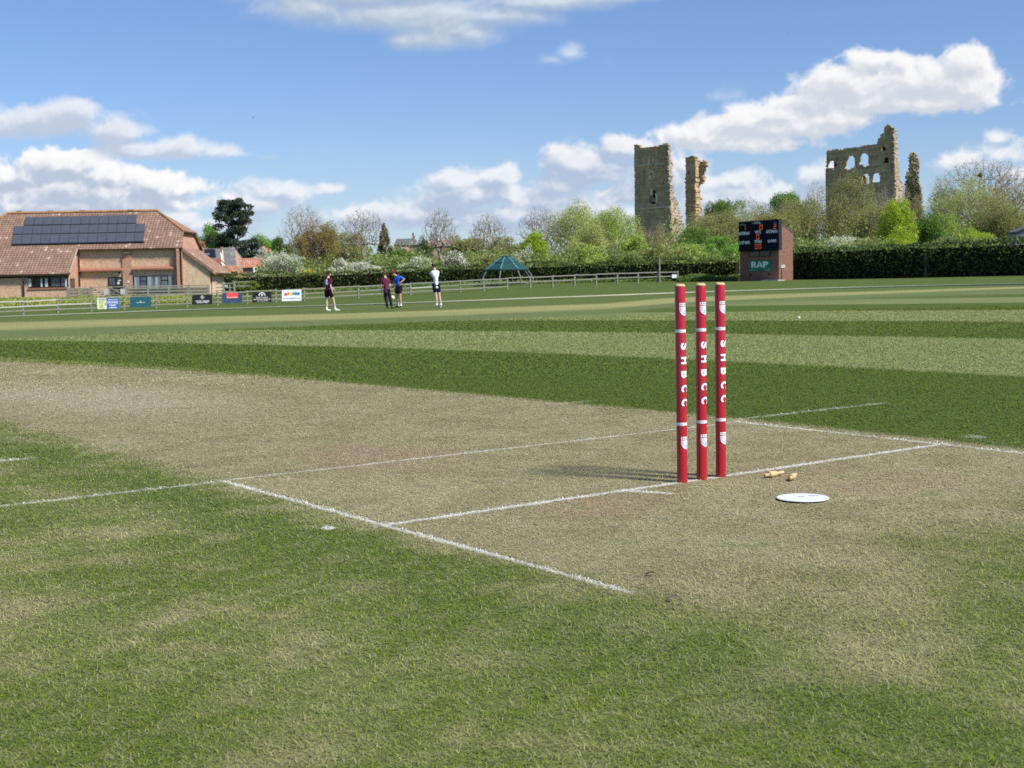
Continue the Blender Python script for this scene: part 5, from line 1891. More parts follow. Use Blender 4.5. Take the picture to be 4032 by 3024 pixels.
    # ---- solar panels in three rows, a little above the tiles
    def quad_row(tl, tr, br, bl, n, nm):
        for i in range(n):
            a0, a1 = (i + .02) / n, (i + .98) / n
            mixp = lambda p, q_, s: (p[0] + (q_[0] - p[0]) * s, p[1] + (q_[1] - p[1]) * s)
            u0, u1 = mixp(tl, tr, a0), mixp(tl, tr, a1); l0, l1 = mixp(bl, br, a0), mixp(bl, br, a1)
            k = .04
            u0, l0 = mixp(u0, l0, k), mixp(l0, u0, k); u1, l1 = mixp(u1, l1, k), mixp(l1, u1, k)
            pts = [rp(*u0), rp(*u1), rp(*l1), rp(*l0)]
            MB().prism([p + rn * .16 for p in pts], -rn * .05).build('solar_panel', SOL, t)
    SOL, sg, sb = new_mat('solar_cells', .30, .5)
    n = sg.noise(sg.pos(), 1.3, 4, .7); n2 = sg.noise(sg.pos(), 6, 3, .6)
    c = sg.mix(n, (.060, .068, .090), (.095, .104, .130)); c = sg.mix(sg.mul(sg.ss(.62, .74, n2), .35), c, (.22, .23, .25))
    sg.put(sb.inputs['Base Color'], c); sg.put(sb.inputs['Roughness'], sg.lin(.3, .7, n, .25, .5))
    quad_row((225, 172), (1195, 150), (1190, 229), (213, 246), 12, 'top')
    quad_row((130, 250), (1268, 228), (1262, 306), (118, 325), 14, 'mid')
    quad_row((118, 325), (1262, 306), (1254, 387), (105, 412), 14, 'low')
    for (a_, b_) in (((100, 415), (1256, 391)), ((213, 247), (1190, 231))):
        A, B = rp(*a_), rp(*b_)
        MB().bar(A + rn * .09, B + rn * .09, .08, .12, up=rn).build('panel_rail', mat('rail_dark', (.02, .02, .022), .5, .4), t)


hall()


# ------------------------------------------------------------------ houses of the village behind
def house(name, label, r0, r1, e0, e1, d, roofc, wallm, run=None, cat='house', wall_drop=3.0, extra=None, tile=(.30, .34), lich=.3):
    """gabled house from its front eaves and ridge; pixels in the photo, eaves at depth d"""
    E0, E1 = at(*e0, d), at(*e1, d)
    zd = at(*r0, d + 4)[2] - E0[2]
    run = run or max(1.5, zd / .80)
    R0, R1 = at(*r0, d + run), at(*r1, d + run)
    B0, B1 = E0 + FW * 2 * run, E1 + FW * 2 * run
    c = (E0 + E1) / 2
    zb = min(E0[2], E1[2]) - wall_drop
    t = empty(name, (c[0], c[1], zb), label, cat)
    nf = np.cross(E1 - E0, R0 - E0); nf = nf / np.linalg.norm(nf); nf = nf if nf[2] > 0 else -nf
    nb = np.cross(B1 - B0, R0 - B0); nb = nb / np.linalg.norm(nb); nb = nb if nb[2] > 0 else -nb
    TM = tile_mat(name + '_tiles_' + str(r0[0]), nf, roofc[0], roofc[1], tile[0], tile[1], lich=lich, lichc=roofc[2], e=RT)
    MB().prism([E0, E1, R1, R0], -nf * .18).build('roof', TM, t)
    MB().prism([B0, B1, R1, R0], -nb * .18).build('rear_roof', TM, t)
    in0, in1 = (E1 - E0) * .02 + FW * .3, -(E1 - E0) * .02 + FW * .3
    w = bmesh.new()
    def V(p): return w.verts.new(Vector(p))
    f = []
    for E, R_, B, s in ((E0, R0, B0, .02), (E1, R1, B1, -.02)):
        o = (E1 - E0) * s
        a_ = E + o + FW * .3 - UP * .15; b_ = B + o - FW * .3 - UP * .15
        f.append([V([a_[0], a_[1], zb]), V(a_), V(R_ + o - UP * .2), V(b_), V([b_[0], b_[1], zb])])
    w.faces.new(f[0]); w.faces.new(f[1][::-1])
    for i, j in ((0, 1), (3, 4)):
        w.faces.new((f[0][i], f[0][j], f[1][j], f[1][i]))
    bmesh.ops.recalc_face_normals(w, faces=w.faces)
    bm_obj('walls', w, wallm, t)
    pr = Plane((E0 + R0) / 2, nf)
    if extra: extra(t, pr, nf, E0, R0, d, run)
    return t


def c7(x, y): return (720 + x / 5.53, 900 + y / 5.53)
def c2(x, y): return (700 + x / 2.212, 740 + y / 2.212)


def roof_panel(t, pr, nf, pts, m, name='solar_panel', off=.14):
    MB().prism([pr.hit(*p) + nf * off for p in pts], -nf * .06).build(name, m, t)


def chimney(t, x0, x1, ytop, ybot, d, m, pots=0, w=.7):
    a, b = at(x0, ybot, d), at(x1, ybot, d); top = at(x0, ytop, d)[2]
    c = (a + b) / 2; hw = np.linalg.norm(b - a) / 2
    o = MB().box((c[0], c[1], (a[2] + top) / 2), hw, w / 2, (top - a[2]) / 2, RT, FW, UP).build('chimney', m, t)
    MB().box((c[0], c[1], top), hw * 1.12, w / 2 * 1.1, .12, RT, FW, UP).build('chimney_cap', m, o)
    for i in range(pots):
        p = np.array([c[0], c[1], top]) + RT * (hw * (-.5 + i * (1.0 if pots > 1 else 0)))
        MB().tube([p, p + UP * .7], .16, 8).build('chimney_pot', mat('clay_pot', (.10, .055, .04), .9), o)


PANT = ((.46, .19, .11), (.56, .27, .17), (.52, .34, .22))
PAND = ((.25, .085, .055), (.34, .13, .08), (.30, .20, .14))
SLAT = ((.155, .155, .150), (.215, .21, .20), (.20, .20, .15))
SLTB = ((.12, .125, .135), (.165, .17, .18), (.17, .17, .16))
M_PV = mat('solar_dark', (.016, .019, .032), .25, .5, .2, 1)
M_HBR = brick_mat('house_brick', (.34, .16, .10), (.42, .22, .14), (.36, .28, .22))
M_HBR2 = brick_mat('house_brick_old', (.36, .23, .17), (.45, .31, .24), (.42, .34, .28))
M_HWH = mat('white_render', (.70, .69, .66), .9, .1, .08, 1)
M_HDK = brick_mat('house_dark_wall', (.10, .06, .05), (.13, .085, .07), (.14, .11, .09))


def exA(t, pr, nf, E0, R0, d, run):
    roof_panel(t, pr, nf, [c7(492, 310), c7(680, 308), c7(742, 396), c7(572, 402)], M_PV)
    roof_panel(t, pr, nf, [c7(212, 308), c7(252, 308), c7(326, 420), c7(290, 424)], mat('skylight_dark', (.035, .025, .025), .3, .5), 'skylight')
    roof_panel(t, pr, nf, [c7(110, 320), c7(150, 320), c7(222, 428), c7(182, 432)], mat('skylight_dark', (.035, .025, .025), .3, .5), 'skylight')
    chimney(t, *[c7(780, 0)[0], c7(822, 0)[0]], c7(0, 208)[1], c7(0, 420)[1], d + run * .8, M_HBR2, 1)


house('pantile_house', 'bright orange pantiled house with skylights, topmost behind the hall', c7(60, 272), c7(775, 272), c7(180, 440), c7(800, 436), 236, PANT, M_HBR2, extra=exA)


def exB(t, pr, nf, E0, R0, d, run):
    roof_panel(t, pr, nf, [c7(150, 472), c7(380, 468), c7(392, 560), c7(260, 565)], M_PV)
    roof_panel(t, pr, nf, [c7(455, 466), c7(700, 460), c7(722, 632), c7(462, 640)], M_PV)
    ch = M_HBR2
    chimney(t, c7(386, 0)[0], c7(456, 0)[0], c7(0, 430)[1], c7(0, 665)[1], d - 1.2, ch, 2, .9)
    for x0, x1 in ((292, 372), (466, 530)):
        a, b = at(*c7(x0, 650), d - .4), at(*c7(x1, 650), d - .4); zt = at(*c7(x0, 566), d - .4)[2]
        MB().prism([a, b, [b[0], b[1], zt], [a[0], a[1], zt]], FW * 2).build('dormer', M_HWH, t)
        MB().prism([a + (b - a) * .25 - FW * .03 + UP * .2, a + (b - a) * .75 - FW * .03 + UP * .2, np.array([*(a + (b - a) * .75 - FW * .03)[:2], zt - .2]), np.array([*(a + (b - a) * .25 - FW * .03)[:2], zt - .2])], FW * .04).build('dormer_window', glass('dormer_glass', (.05, .06, .08)), t)
        MB().prism([np.array([a[0], a[1], zt]) - FW * .15 - RT * .15, np.array([b[0], b[1], zt]) - FW * .15 + RT * .15, np.array([b[0], b[1], zt + .18]) - FW * .15 + RT * .15, np.array([a[0], a[1], zt + .18]) - FW * .15 - RT * .15], FW * 2.2).build('dormer_roof', mat('lead_grey', (.32, .34, .36), .6), t)


house('grey_roofed_house', 'grey tiled house with large solar array and brick chimney beside the hall', c7(60, 440), c7(805, 434), c7(200, 660), c7(828, 655), 215, SLAT, M_HWH, extra=exB)
house('steep_slate_house', 'steep plain grey slate roof between the solar house and the dark conifer', c7(858, 415), c7(1122, 406), c7(906, 806), c7(1168, 802), 208, SLAT, M_HBR2, run=5.0,
      extra=lambda t, pr, nf, E0, R0, d, run: (roof_panel(t, pr, nf, [c7(836, 425), c7(868, 418), c7(912, 800), c7(880, 800)], mat('gable_coping', (.50, .45, .38), .9), 'coping', .12), chimney(t, c7(838, 0)[0], c7(868, 0)[0], c7(0, 420)[1], c7(0, 520)[1], d + 4, M_HBR2)))
house('low_pantile_house', 'low dark red pantile roof over a white wall, beside the hall lean-to', c7(460, 668), c7(806, 650), c7(540, 784), c7(852, 776), 203, PAND, M_HWH, wall_drop=2.6)
house('mottled_shed', 'small mottled orange pantile roof just above the hedge, below the slate roof', c7(770, 806), c7(1150, 800), c7(880, 936), c7(1190, 930), 196, ((.32, .13, .08), (.50, .24, .13), (.52, .34, .18)), M_HBR, cat='outbuilding', lich=.6)


def exF(t, pr, nf, E0, R0, d, run):
    E = at(*c7(1288, 856), d); R_ = at(*c7(1216, 655), d + run)


house('pantile_barn', 'long red pantiled barn with pinkish brick wall above the hedge', c7(1218, 652), c7(1860, 622), c7(1288, 856), c7(1830, 836), 190, ((.40, .16, .10), (.52, .25, .17), (.46, .33, .25)), M_HBR2, wall_drop=2.8, cat='barn', lich=.5)
tp = at(*c7(1546, 990), 186); tp[2] = terr(tp[0], tp[1])
o = MB().bar(tp - UP * .2, [tp[0], tp[1], at(*c7(1540, 835), 186)[2]], .22, .22).build('white_post', M_HWH)
tag(o, 'white upright post standing in front of the red barn wall', 'post')


def gable_house():
    d = 245.0
    pl = vplane(1040, d, 0)
    h = lambda x, y: pl.hit(*c7(x, y))
    base = h(1740, 640); zb = base[2] - 4
    t = empty('gable_house', (base[0], base[1], zb), 'red brick gable end with grey white barge boards beside the conifer', 'house')
    apex, l, r = h(1720, 440), h(1600, 625), h(1840, 640)
    MB().prism([apex, r, [r[0], r[1], zb], [l[0], l[1], zb], l], FW * 8).build('brick_walls', brick_mat('gable_brick', (.46, .15, .10), (.56, .22, .15), (.44, .28, .22)), t)
    for s in (l, r):
        MB().bar(apex - FW * .3 + UP * .25, s - FW * .3 + UP * .2, .12, .65).build('barge_board', mat('barge_pale', (.46, .45, .45), .8), t)
    nr = np.cross(r - apex, FW); nr = nr / np.linalg.norm(nr); nr = nr if nr[2] > 0 else -nr
    MB().prism([apex + nr * .1, r + nr * .1, r + nr * .3, apex + nr * .3], FW * 8).build('roof', tile_mat('gable_tiles', nr, *PANT[:2], e=FW), t)
    a, b, c_, e_ = at(*c7(1600, 392), d + 8), at(*c7(1752, 362), d + 8), at(*c7(1862, 470), d + 5), at(*c7(1620, 440), d + 5)
    MB().prism([a, b, c_, e_], -UP * .2).build('rear_roof', mat('gable_rear', (.50, .26, .18), .9, .1, .2, 1), t)
    chimney(t, c7(1704, 0)[0], c7(1736, 0)[0], c7(0, 292)[1], c7(0, 440)[1], d + 6, mat('dark_chimney', (.07, .05, .045), .9), 0)


gable_house()


def exH(t, pr, nf, E0, R0, d, run):
    chimney(t, c2(2046, 0)[0], c2(2066, 0)[0], c2(0, 420)[1], c2(0, 470)[1], d + run, M_HBR, 1)


house('slate_house', 'distant brick house with blue-grey slate roof and one chimney', c2(1905, 444), c2(2062, 440), c2(1880, 500), c2(2116, 496), 300, SLTB, brick_mat('far_brick', (.36, .24, .18), (.42, .29, .22), (.38, .3, .25)), extra=exH, wall_drop=5, tile=(.5, .5))
house('far_lower_roof', 'low brown roof directly below the distant slate house', c2(1900, 516), c2(2010, 514), c2(1890, 590), c2(2030, 588), 285, ((.28, .19, .15), (.34, .24, .19), (.3, .25, .2)), M_HBR2, wall_drop=3)
house('orange_house', 'small orange gabled house glimpsed through the bare tree branches', c2(1536, 512), c2(1586, 510), c2(1530, 548), c2(1596, 546), 290, PANT, mat('orange_brick', (.52, .26, .15), .9, .1), wall_drop=5, tile=(.5, .5))
house('far_red_roof', 'long faded red roof far off behind the bare tree right of the white-shirted person', (1690, 948), (1788, 940), (1680, 972), (1796, 966), 330, ((.42, .24, .18), (.47, .29, .22), (.4, .3, .25)), M_HBR2, wall_drop=5, tile=(.6, .6))


# ------------------------------------------------------------------ the castle ruins
def in_poly(px_, py_, poly):
    ins = np.zeros(px_.shape, bool)
    n = len(poly)
    for i in range(n):
        x0, y0 = poly[i]; x1, y1 = poly[(i + 1) % n]
        c = ((y0 > py_) != (y1 > py_))
        with np.errstate(divide='ignore', invalid='ignore'):
            xi = (x1 - x0) * (py_ - y0) / (y1 - y0 + 1e-12) + x0
        ins ^= c & (px_ < xi)
    return ins


def stone_mat(name, c0, c1, c2_, lit=(.40, .33, .23), e=RT):
    mt, g, b = new_mat(name, .95, .1)
    P = g.pos()
    u = g.dot(P, tuple(e)); z = g.sep(P)[2]; w = g.dot(P, tuple(np.cross(UP, e)))
    vec = g.xyz(g.add(u, w), g.mul(z, 1.9), 0.0)
    v = g.n('ShaderNodeTexVoronoi'); g.put(v.inputs['Vector'], vec); v.inputs['Scale'].default_value = 1.5
    n = g.noise(P, .16, 5, .65); n2 = g.noise(P, .8, 4, .65); n3 = g.noise(g.v('MULTIPLY', P, (1, 1, .25)), .5, 4, .6)
    r = g.sep(v.outputs['Color'])[0]
    c = g.mix(r, c0, c1)
    c = g.mix(g.mul(g.ss(.42, .66, n), .6), c, c2_)
    c = g.scale(c, g.lin(.25, .75, n2, .62, 1.38))
    c = g.mix(g.mul(g.ss(.55, .75, n3), .35), c, tuple(q * .5 for q in c0))
    g.put(b.inputs['Base Color'], c)
    bp = g.n('ShaderNodeBump'); bp.inputs['Strength'].default_value = .8; bp.inputs['Distance'].default_value = .15
    g.put(bp.inputs['Height'], g.add(v.outputs['Distance'], n2)); g.put(b.inputs['Normal'], bp.outputs[0])
    return mt


ST = stone_mat('ruin_stone', (.40, .29, .165), (.58, .44, .27), (.47, .30, .175))
STP = mat('ruin_dressed', (.72, .58, .38), .95, .1, .25, .8)  # pale stone; sunlight on the window jambs is put into its colour
STC = mat('ruin_course', (.60, .49, .33), .95, .1, .2, .8)


def ruin_wall(name, pl, outline, holes, thick, m, parent, cell=.32, jit=.13, seed=1, rag=.16):
    """ruined wall on plane pl: photo-pixel outline and openings turned into metres on the plane, real thickness"""
    rg = np.random.default_rng(seed)
    n = pl.n; e = np.cross(UP, n); o = pl.p
    def uz(p):
        h = pl.hit(*p); return ((h - o) @ e, h[2])
    out = [uz(p) for p in outline]; hs = [[uz(p) for p in hh] for hh in holes]
    us = [p[0] for p in out]; zs = [p[1] for p in out]
    u0, z0 = min(us) - cell, min(zs) - cell
    nu, nz = int((max(us) - u0) / cell) + 2, int((max(zs) - z0) / cell) + 2
    uc = u0 + (np.arange(nu) + .5) * cell; zc = z0 + (np.arange(nz) + .5) * cell
    UU, ZZ = np.meshgrid(uc, zc)
    UJ = UU + rg.normal(0, rag, UU.shape); ZJ = ZZ + rg.normal(0, rag, ZZ.shape)
    keep = in_poly(UJ, ZJ, out)
    for hh in hs: keep &= ~in_poly(UU + rg.normal(0, rag * .45, UU.shape), ZZ + rg.normal(0, rag * .45, ZZ.shape), hh)
    V = []; ix = {}
    def vert(i, j, k):
        key = (i, j, k)
        if key not in ix:
            ix[key] = len(V)
            q = o + e * (u0 + i * cell + rg.normal(0, jit * .45)) - n * (thick * k)
            q = np.array([q[0], q[1], z0 + j * cell + rg.normal(0, jit * .45)]) + n * rg.normal(0, jit * .55)
            V.append(q)
        return ix[key]
    F_ = []
    K = np.zeros((nz + 2, nu + 2), bool); K[1:-1, 1:-1] = keep
    for j in range(nz):
        for i in range(nu):
            if not K[j + 1, i + 1]: continue
            for k in (0, 1):
                f = [vert(i, j, k), vert(i + 1, j, k), vert(i + 1, j + 1, k), vert(i, j + 1, k)]
                F_.append(f if k == 0 else f[::-1])
            for dj, di, a, b in ((-1, 0, (i, j), (i + 1, j)), (1, 0, (i + 1, j + 1), (i, j + 1)), (0, -1, (i, j + 1), (i, j)), (0, 1, (i + 1, j), (i + 1, j + 1))):
                if not K[j + 1 + dj, i + 1 + di]:
                    F_.append([vert(*a, 0), vert(*a, 1), vert(*b, 1), vert(*b, 0)])
    me = bpy.data.meshes.new(name); me.from_pydata([tuple(v) for v in V], [], F_); me.update()
    bm = bmesh.new(); bm.from_mesh(me); bmesh.ops.recalc_face_normals(bm, faces=bm.faces); bm.to_mesh(me); bm.free()
    return link(name, me, m, parent)


CD = 380.0
PSI = -48.0


def back_panel(pl, pts, off, m, parent, name='back_panel'):
    P2 = Plane(pl.p - pl.n * off, pl.n)     # panel added behind the opening; the dark ones paint its shaded depth
    MB().prism([P2.hit(*p) for p in pts], -pl.n * .3).build(name, m, parent)


def surround(pl, pts, w, m, parent, name='window_surround', off=.10, closed=False):
    e = np.cross(UP, pl.n); P2 = Plane(pl.p + pl.n * off, pl.n)
    mb = MB(); hs = [P2.hit(*p) for p in pts]
    if closed: hs.append(hs[0])
    for a, b in zip(hs[:-1], hs[1:]): mb.bar(a, b, .3, w, up=np.cross(pl.n, b - a))
    return mb.build(name, m, parent)


def castle():
    # ---- square tower
    k = lambda x, y: (2440 + x / 4.366, 540 + y / 4.366)
    pl = vplane(2570, CD, PSI)
    b0 = pl.hit(*k(570, 1700)); gz = terr(b0[0], b0[1])
    t = empty('ruined_tower', (b0[0], b0[1], gz), 'tall square ruined stone tower with small arched windows', 'ruin')
    H = lambda pts: [k(*p) for p in pts]
    out = H([(250, 132), (290, 128), (340, 136), (352, 176), (420, 180), (560, 166), (600, 148), (640, 160), (720, 135), (760, 108), (800, 94), (830, 106), (838, 300), (846, 460), (858, 800), (872, 1000), (884, 1300), (896, 1620), (898, 1900), (268, 1900), (262, 1240), (256, 700), (250, 500)])
    holes = [H([(512, 460), (512, 360), (524, 342), (538, 360), (538, 460)]), H([(556, 420), (553, 365), (566, 345), (578, 365), (580, 430)]),
             H([(512, 722), (514, 620), (545, 580), (575, 610), (578, 712)]),
             H([(746, 806), (750, 740), (766, 732), (778, 745), (776, 806)]),
             H([(512, 1120), (508, 1020), (535, 960), (548, 880), (570, 868), (590, 905), (632, 960), (645, 1110), (640, 1128), (560, 1165), (530, 1140)])]
    ruin_wall('front_wall', pl, out, holes, .9, ST, t, .26, .07, 3, .05)
    DKI = mat('ruin_dark', (.020, .018, .016), .95, .05)  # near-black stands in for the shade inside the openings
    back_panel(pl, H([(520, 480), (520, 340), (600, 340), (600, 480)]), 1.0, DKI, t)
    back_panel(pl, H([(545, 740), (545, 560), (600, 560), (600, 740)]), 1.0, DKI, t)
    back_panel(pl, H([(735, 820), (735, 720), (790, 720), (790, 820)]), 1.0, DKI, t)
    back_panel(pl, H([(480, 1180), (480, 860), (690, 860), (690, 1180)]), .8, stone_mat('ruin_reveal', (.40, .32, .21), (.52, .43, .30), (.36, .27, .17)), t)
    back_panel(pl, H([(575, 1040), (575, 920), (600, 900), (625, 940), (625, 1060)]), .55, DKI, t, 'dark_patch')  # recess shade painted as a near-black patch
    back_panel(pl, H([(535, 1165), (548, 1118), (636, 1112), (645, 1150), (590, 1172)]), .50, mat('ruin_ivy_dark', (.018, .028, .014), .95, .05), t, 'dark_patch')
    surround(pl, H([(508, 466), (508, 356), (522, 338)]), .60, STP, t); surround(pl, H([(580, 440), (578, 362), (566, 342)]), .5, STP, t)  # pale strips paint the sunlit jambs
    surround(pl, H([(508, 730), (512, 622), (548, 574), (582, 620), (588, 712)]), .62, STP, t)
    surround(pl, H([(784, 800), (780, 742)]), .36, STP, t)
    surround(pl, H([(548, 1000), (552, 880)]), .8, STP, t); surround(pl, H([(628, 960), (640, 1040), (642, 1130)]), .7, STP, t)
    surround(pl, H([(496, 1150), (560, 1172), (640, 1160)]), .4, STC, t, 'sill')
    for a, b in (((252, 498), (600, 466)), ((560, 470), (842, 450)), ((262, 1242), (868, 1192))):
        surround(pl, H([a, b]), .48, STC, t, 'string_course', .12)
    # broken return wall on the lit side
    p2 = Plane(pl.hit(*k(884, 1200)) - pl.n * .1, FW * -math.cos(math.radians(42)) + RT * math.sin(math.radians(42)))
    ruin_wall('return_wall', p2, H([(838, 110), (866, 135), (872, 380), (900, 395), (905, 560), (902, 700), (918, 860), (932, 960), (945, 1040), (982, 1075), (1000, 1170), (1030, 1250), (1060, 1310), (1085, 1380), (1085, 1900), (884, 1900), (880, 1200), (862, 900), (846, 450)]),
              [H([(940, 1480), (936, 1400), (955, 1385), (968, 1400), (965, 1480)])], 1.4, stone_mat('ruin_lit_stone', (.36, .30, .22), (.48, .41, .31), (.33, .26, .185)), t, .28, .16, 5, .2)
    # ---- tall fragment
    pf = vplane(2720, CD + 14, PSI)
    c0 = pf.hit(*k(1220, 1600))
    t2 = empty('ruined_fragment', (c0[0], c0[1], terr(c0[0], c0[1])), 'narrow ruined wall fragment with overhanging broken top beside the tower', 'ruin')
    ruin_wall('main_wall', pf, H([(1132, 352), (1165, 335), (1215, 362), (1300, 388), (1306, 560), (1300, 700), (1296, 860), (1306, 980), (1310, 1100), (1300, 1180), (1314, 1300), (1312, 1900), (1140, 1900), (1134, 1200), (1124, 690), (1130, 660)]),
              [H([(1168, 625), (1172, 580), (1190, 590), (1186, 628)])], 2.0, ST, t2, .27, .10, 7, .09)
    ruin_wall('moss_top', Plane(pf.p - pf.n * .2, pf.n), H([(1180, 345), (1240, 325), (1290, 352), (1300, 388), (1215, 384)]), [], 1.5, mat('ruin_moss', (.20, .19, .07), .95, .1, .3, .8), t2, .25, .12, 8, .12)
    ruin_wall('overhang', Plane(pf.p - pf.n * 1.9, pf.n), H([(1300, 392), (1340, 405), (1372, 432), (1440, 420), (1480, 440), (1500, 470), (1470, 510), (1440, 545), (1444, 600), (1420, 640), (1448, 700), (1430, 760), (1380, 800), (1345, 812), (1330, 900), (1340, 1000), (1392, 1040), (1360, 1080), (1330, 1090), (1345, 1200), (1392, 1230), (1360, 1290), (1330, 1310), (1335, 1900), (1290, 1900), (1290, 392)]), [], 1.0, ST, t2, .28, .16, 9, .2)
    surround(pf, H([(1310, 395), (1325, 560), (1318, 640)]), .7, STP, t2, 'quoins', -.9)
    surround(pf, H([(1140, 672), (1240, 655)]), .35, STC, t2, 'string_course', .08)
    surround(pf, H([(1140, 1345), (1300, 1335)]), .5, STC, t2, 'string_course', .08)
    # ---- keep
    q = lambda x, y: (3230 + x / 4.366, 480 + y / 4.366)
    Q = lambda pts: [q(*p) for p in pts]
    pk = vplane(3390, CD, PSI)
    c0 = pk.hit(*q(700, 1700))
    t3 = empty('ruined_keep', (c0[0], c0[1], terr(c0[0], c0[1])), 'broad ruined keep wall with two rows of open arched windows and a tall corner stack', 'ruin')
    out = Q([(100, 492), (180, 486), (250, 472), (290, 468), (310, 478), (440, 452), (640, 430), (790, 400), (900, 394), (975, 380), (985, 330), (1000, 290), (1035, 265), (1035, 215), (1090, 205), (1100, 90), (1130, 66), (1160, 50), (1200, 62), (1240, 100), (1266, 130), (1270, 500), (1276, 700), (1290, 1200), (1300, 1950), (92, 1950), (90, 820), (100, 800)])
    holes = [Q([(146, 812), (150, 730), (185, 672), (235, 665), (276, 715), (286, 740), (250, 790), (235, 815)]),
             Q([(430, 780), (470, 740), (462, 690), (490, 650), (500, 600), (530, 565), (565, 590), (592, 640), (590, 770), (540, 800), (490, 824)]),
             Q([(690, 710), (708, 660), (705, 590), (730, 540), (780, 530), (815, 570), (822, 660), (838, 740), (770, 770), (735, 760)]),
             Q([(1062, 480), (1072, 430), (1096, 410), (1122, 440), (1124, 480), (1098, 496)]),
             Q([(1086, 714), (1112, 680), (1120, 610), (1146, 596), (1170, 625), (1172, 680), (1196, 706)]),
             Q([(530, 980), (540, 920), (590, 896), (640, 905), (655, 960), (650, 1000)]),
             Q([(725, 1060), (728, 940), (760, 890), (800, 885), (838, 930), (846, 1060), (800, 1070)]),
             Q([(908, 1055), (910, 910), (950, 880), (990, 868), (1018, 930), (1026, 1035), (980, 1035)])]
    holes = [[(x - (26 / 4.366 if x < sum(q_[0] for q_ in h_) / len(h_) else 0), y) for x, y in h_] for h_ in holes]
    ruin_wall('wall', pk, out, holes, .6, ST, t3, .30, .08, 12, .06)
    back_panel(pk, Q([(236, 830), (232, 640), (310, 640), (310, 830)]), 1.5, DKI, t3)  # dark interior put in as a near-black sheet
    back_panel(pk, Q([(1050, 510), (1050, 390), (1150, 390), (1150, 510)]), 1.2, DKI, t3)
    back_panel(pk, Q([(1070, 730), (1070, 580), (1215, 580), (1215, 730)]), 1.2, DKI, t3)
    back_panel(pk, Q([(500, 1020), (500, 880), (680, 880), (680, 1020)]), 1.3, DKI, t3)
    back_panel(pk, Q([(715, 1090), (715, 930), (760, 910), (790, 960), (800, 1090)]), 2.5, stone_mat('ruin_inner', (.30, .24, .17), (.38, .31, .23), (.34, .25, .18)), t3)
    surround(pk, Q([(100, 806), (230, 800)]), .30, STC, t3, 'string_course', .08)
    surround(pk, Q([(610, 756), (730, 744)]), .42, STC, t3, 'string_course', .08)
    surround(pk, Q([(838, 744), (1060, 716)]), .42, STC, t3, 'string_course', .08)
    surround(pk, Q([(1190, 708), (1276, 702)]), .42, STC, t3, 'string_course', .08)
    surround(pk, Q([(1040, 1182), (1180, 1172)]), .36, STC, t3, 'string_course', .08)
    surround(pk, Q([(1100, 210), (1105, 350)]), .30, STP, t3, 'quoins', .10)
    pr = Plane(pk.hit(*q(1284, 900)) - pk.n * .1, FW * -math.cos(math.radians(42)) + RT * math.sin(math.radians(42)))
    ruin_wall('return_wall', pr, Q([(1262, 100), (1300, 102), (1310, 160), (1326, 240), (1322, 330), (1336, 460), (1330, 560), (1340, 700), (1360, 790), (1355, 900), (1375, 1000), (1400, 1060), (1428, 1100), (1425, 1160), (1440, 1950), (1296, 1950), (1284, 900), (1272, 400)]), [], 1.4, stone_mat('ruin_lit_stone2', (.36, .30, .22), (.47, .40, .30), (.36, .28, .20)), t3, .3, .16, 15, .2)
    # ---- slender ivy-clad pillar
    pp = vplane(3595, CD + 6, -20)
    c0 = pp.hit(*q(1590, 1700))
    t4 = empty('ruined_pillar', (c0[0], c0[1], terr(c0[0], c0[1])), 'slender ivy-clad ruined pillar right of the keep', 'ruin')
    po = Q([(1525, 552), (1560, 530), (1600, 526), (1640, 536), (1656, 620), (1688, 632), (1686, 700), (1698, 830), (1672, 880), (1690, 1000), (1720, 1120), (1745, 1300), (1755, 1950), (1455, 1950), (1462, 1100), (1470, 960), (1484, 862), (1522, 850)])
    ruin_wall('column', pp, po, [], 3.2, stone_mat('ruin_pillar', (.36, .31, .19), (.48, .42, .27), (.29, .27, .14)), t4, .26, .14, 17, .13)
    return t4, pp, po, q


PILLAR, PIL_PL, PIL_PO, QK = castle()


# ------------------------------------------------------------------ trees, bushes and hedges
def leaf_mat(name, c0, c1, c2=None, k2=.0, trans=.38, bl=None, blk=.0):
    mt, g, b = new_mat(name, .6, .2)
    up_ = 2.0 if name.startswith('needle') else 1.25 if name.startswith(('needle', 'leaf_hedge', 'leaf_ivy')) else 1.72
    c0 = tuple(min(.62, q * up_) for q in c0); c1 = tuple(min(.62, q * up_) for q in c1); c2 = tuple(min(.62, q * up_) for q in c2) if c2 else None
    r = g.attr('r1'); P = g.pos()
    n = g.noise(P, .55, 3, .6)
    c = g.mix(g.add(g.mul(r, .6), g.mul(g.sub(n, .3), .8)), c0, c1)
    c = g.scale(c, g.lin(0, 1, g.attr('r2'), .84, 1.18))
    if c2:
        c = g.mix(g.mul(g.ss(.56, .72, g.noise(P, .33, 3, .6)), k2), c, c2)
    if bl:
        f = g.mul(g.ss(.34, .54, g.add(g.mul(g.noise(P, .75, 3, .65), .75), g.mul(r, .25))), blk)
        c = g.mix(g.ss(.35, .6, f), c, bl)
    g.put(b.inputs['Base Color'], c)
    tr = g.n('ShaderNodeBsdfTranslucent'); g.put(tr.inputs['Color'], c)
    ms = g.n('ShaderNodeMixShader'); ms.inputs[0].default_value = trans
    g.t.links.new(b.outputs[0], ms.inputs[1]); g.t.links.new(tr.outputs[0], ms.inputs[2])
    g.t.links.new(ms.outputs[0], g.t.nodes['Material Output'].inputs['Surface'])
    return mt


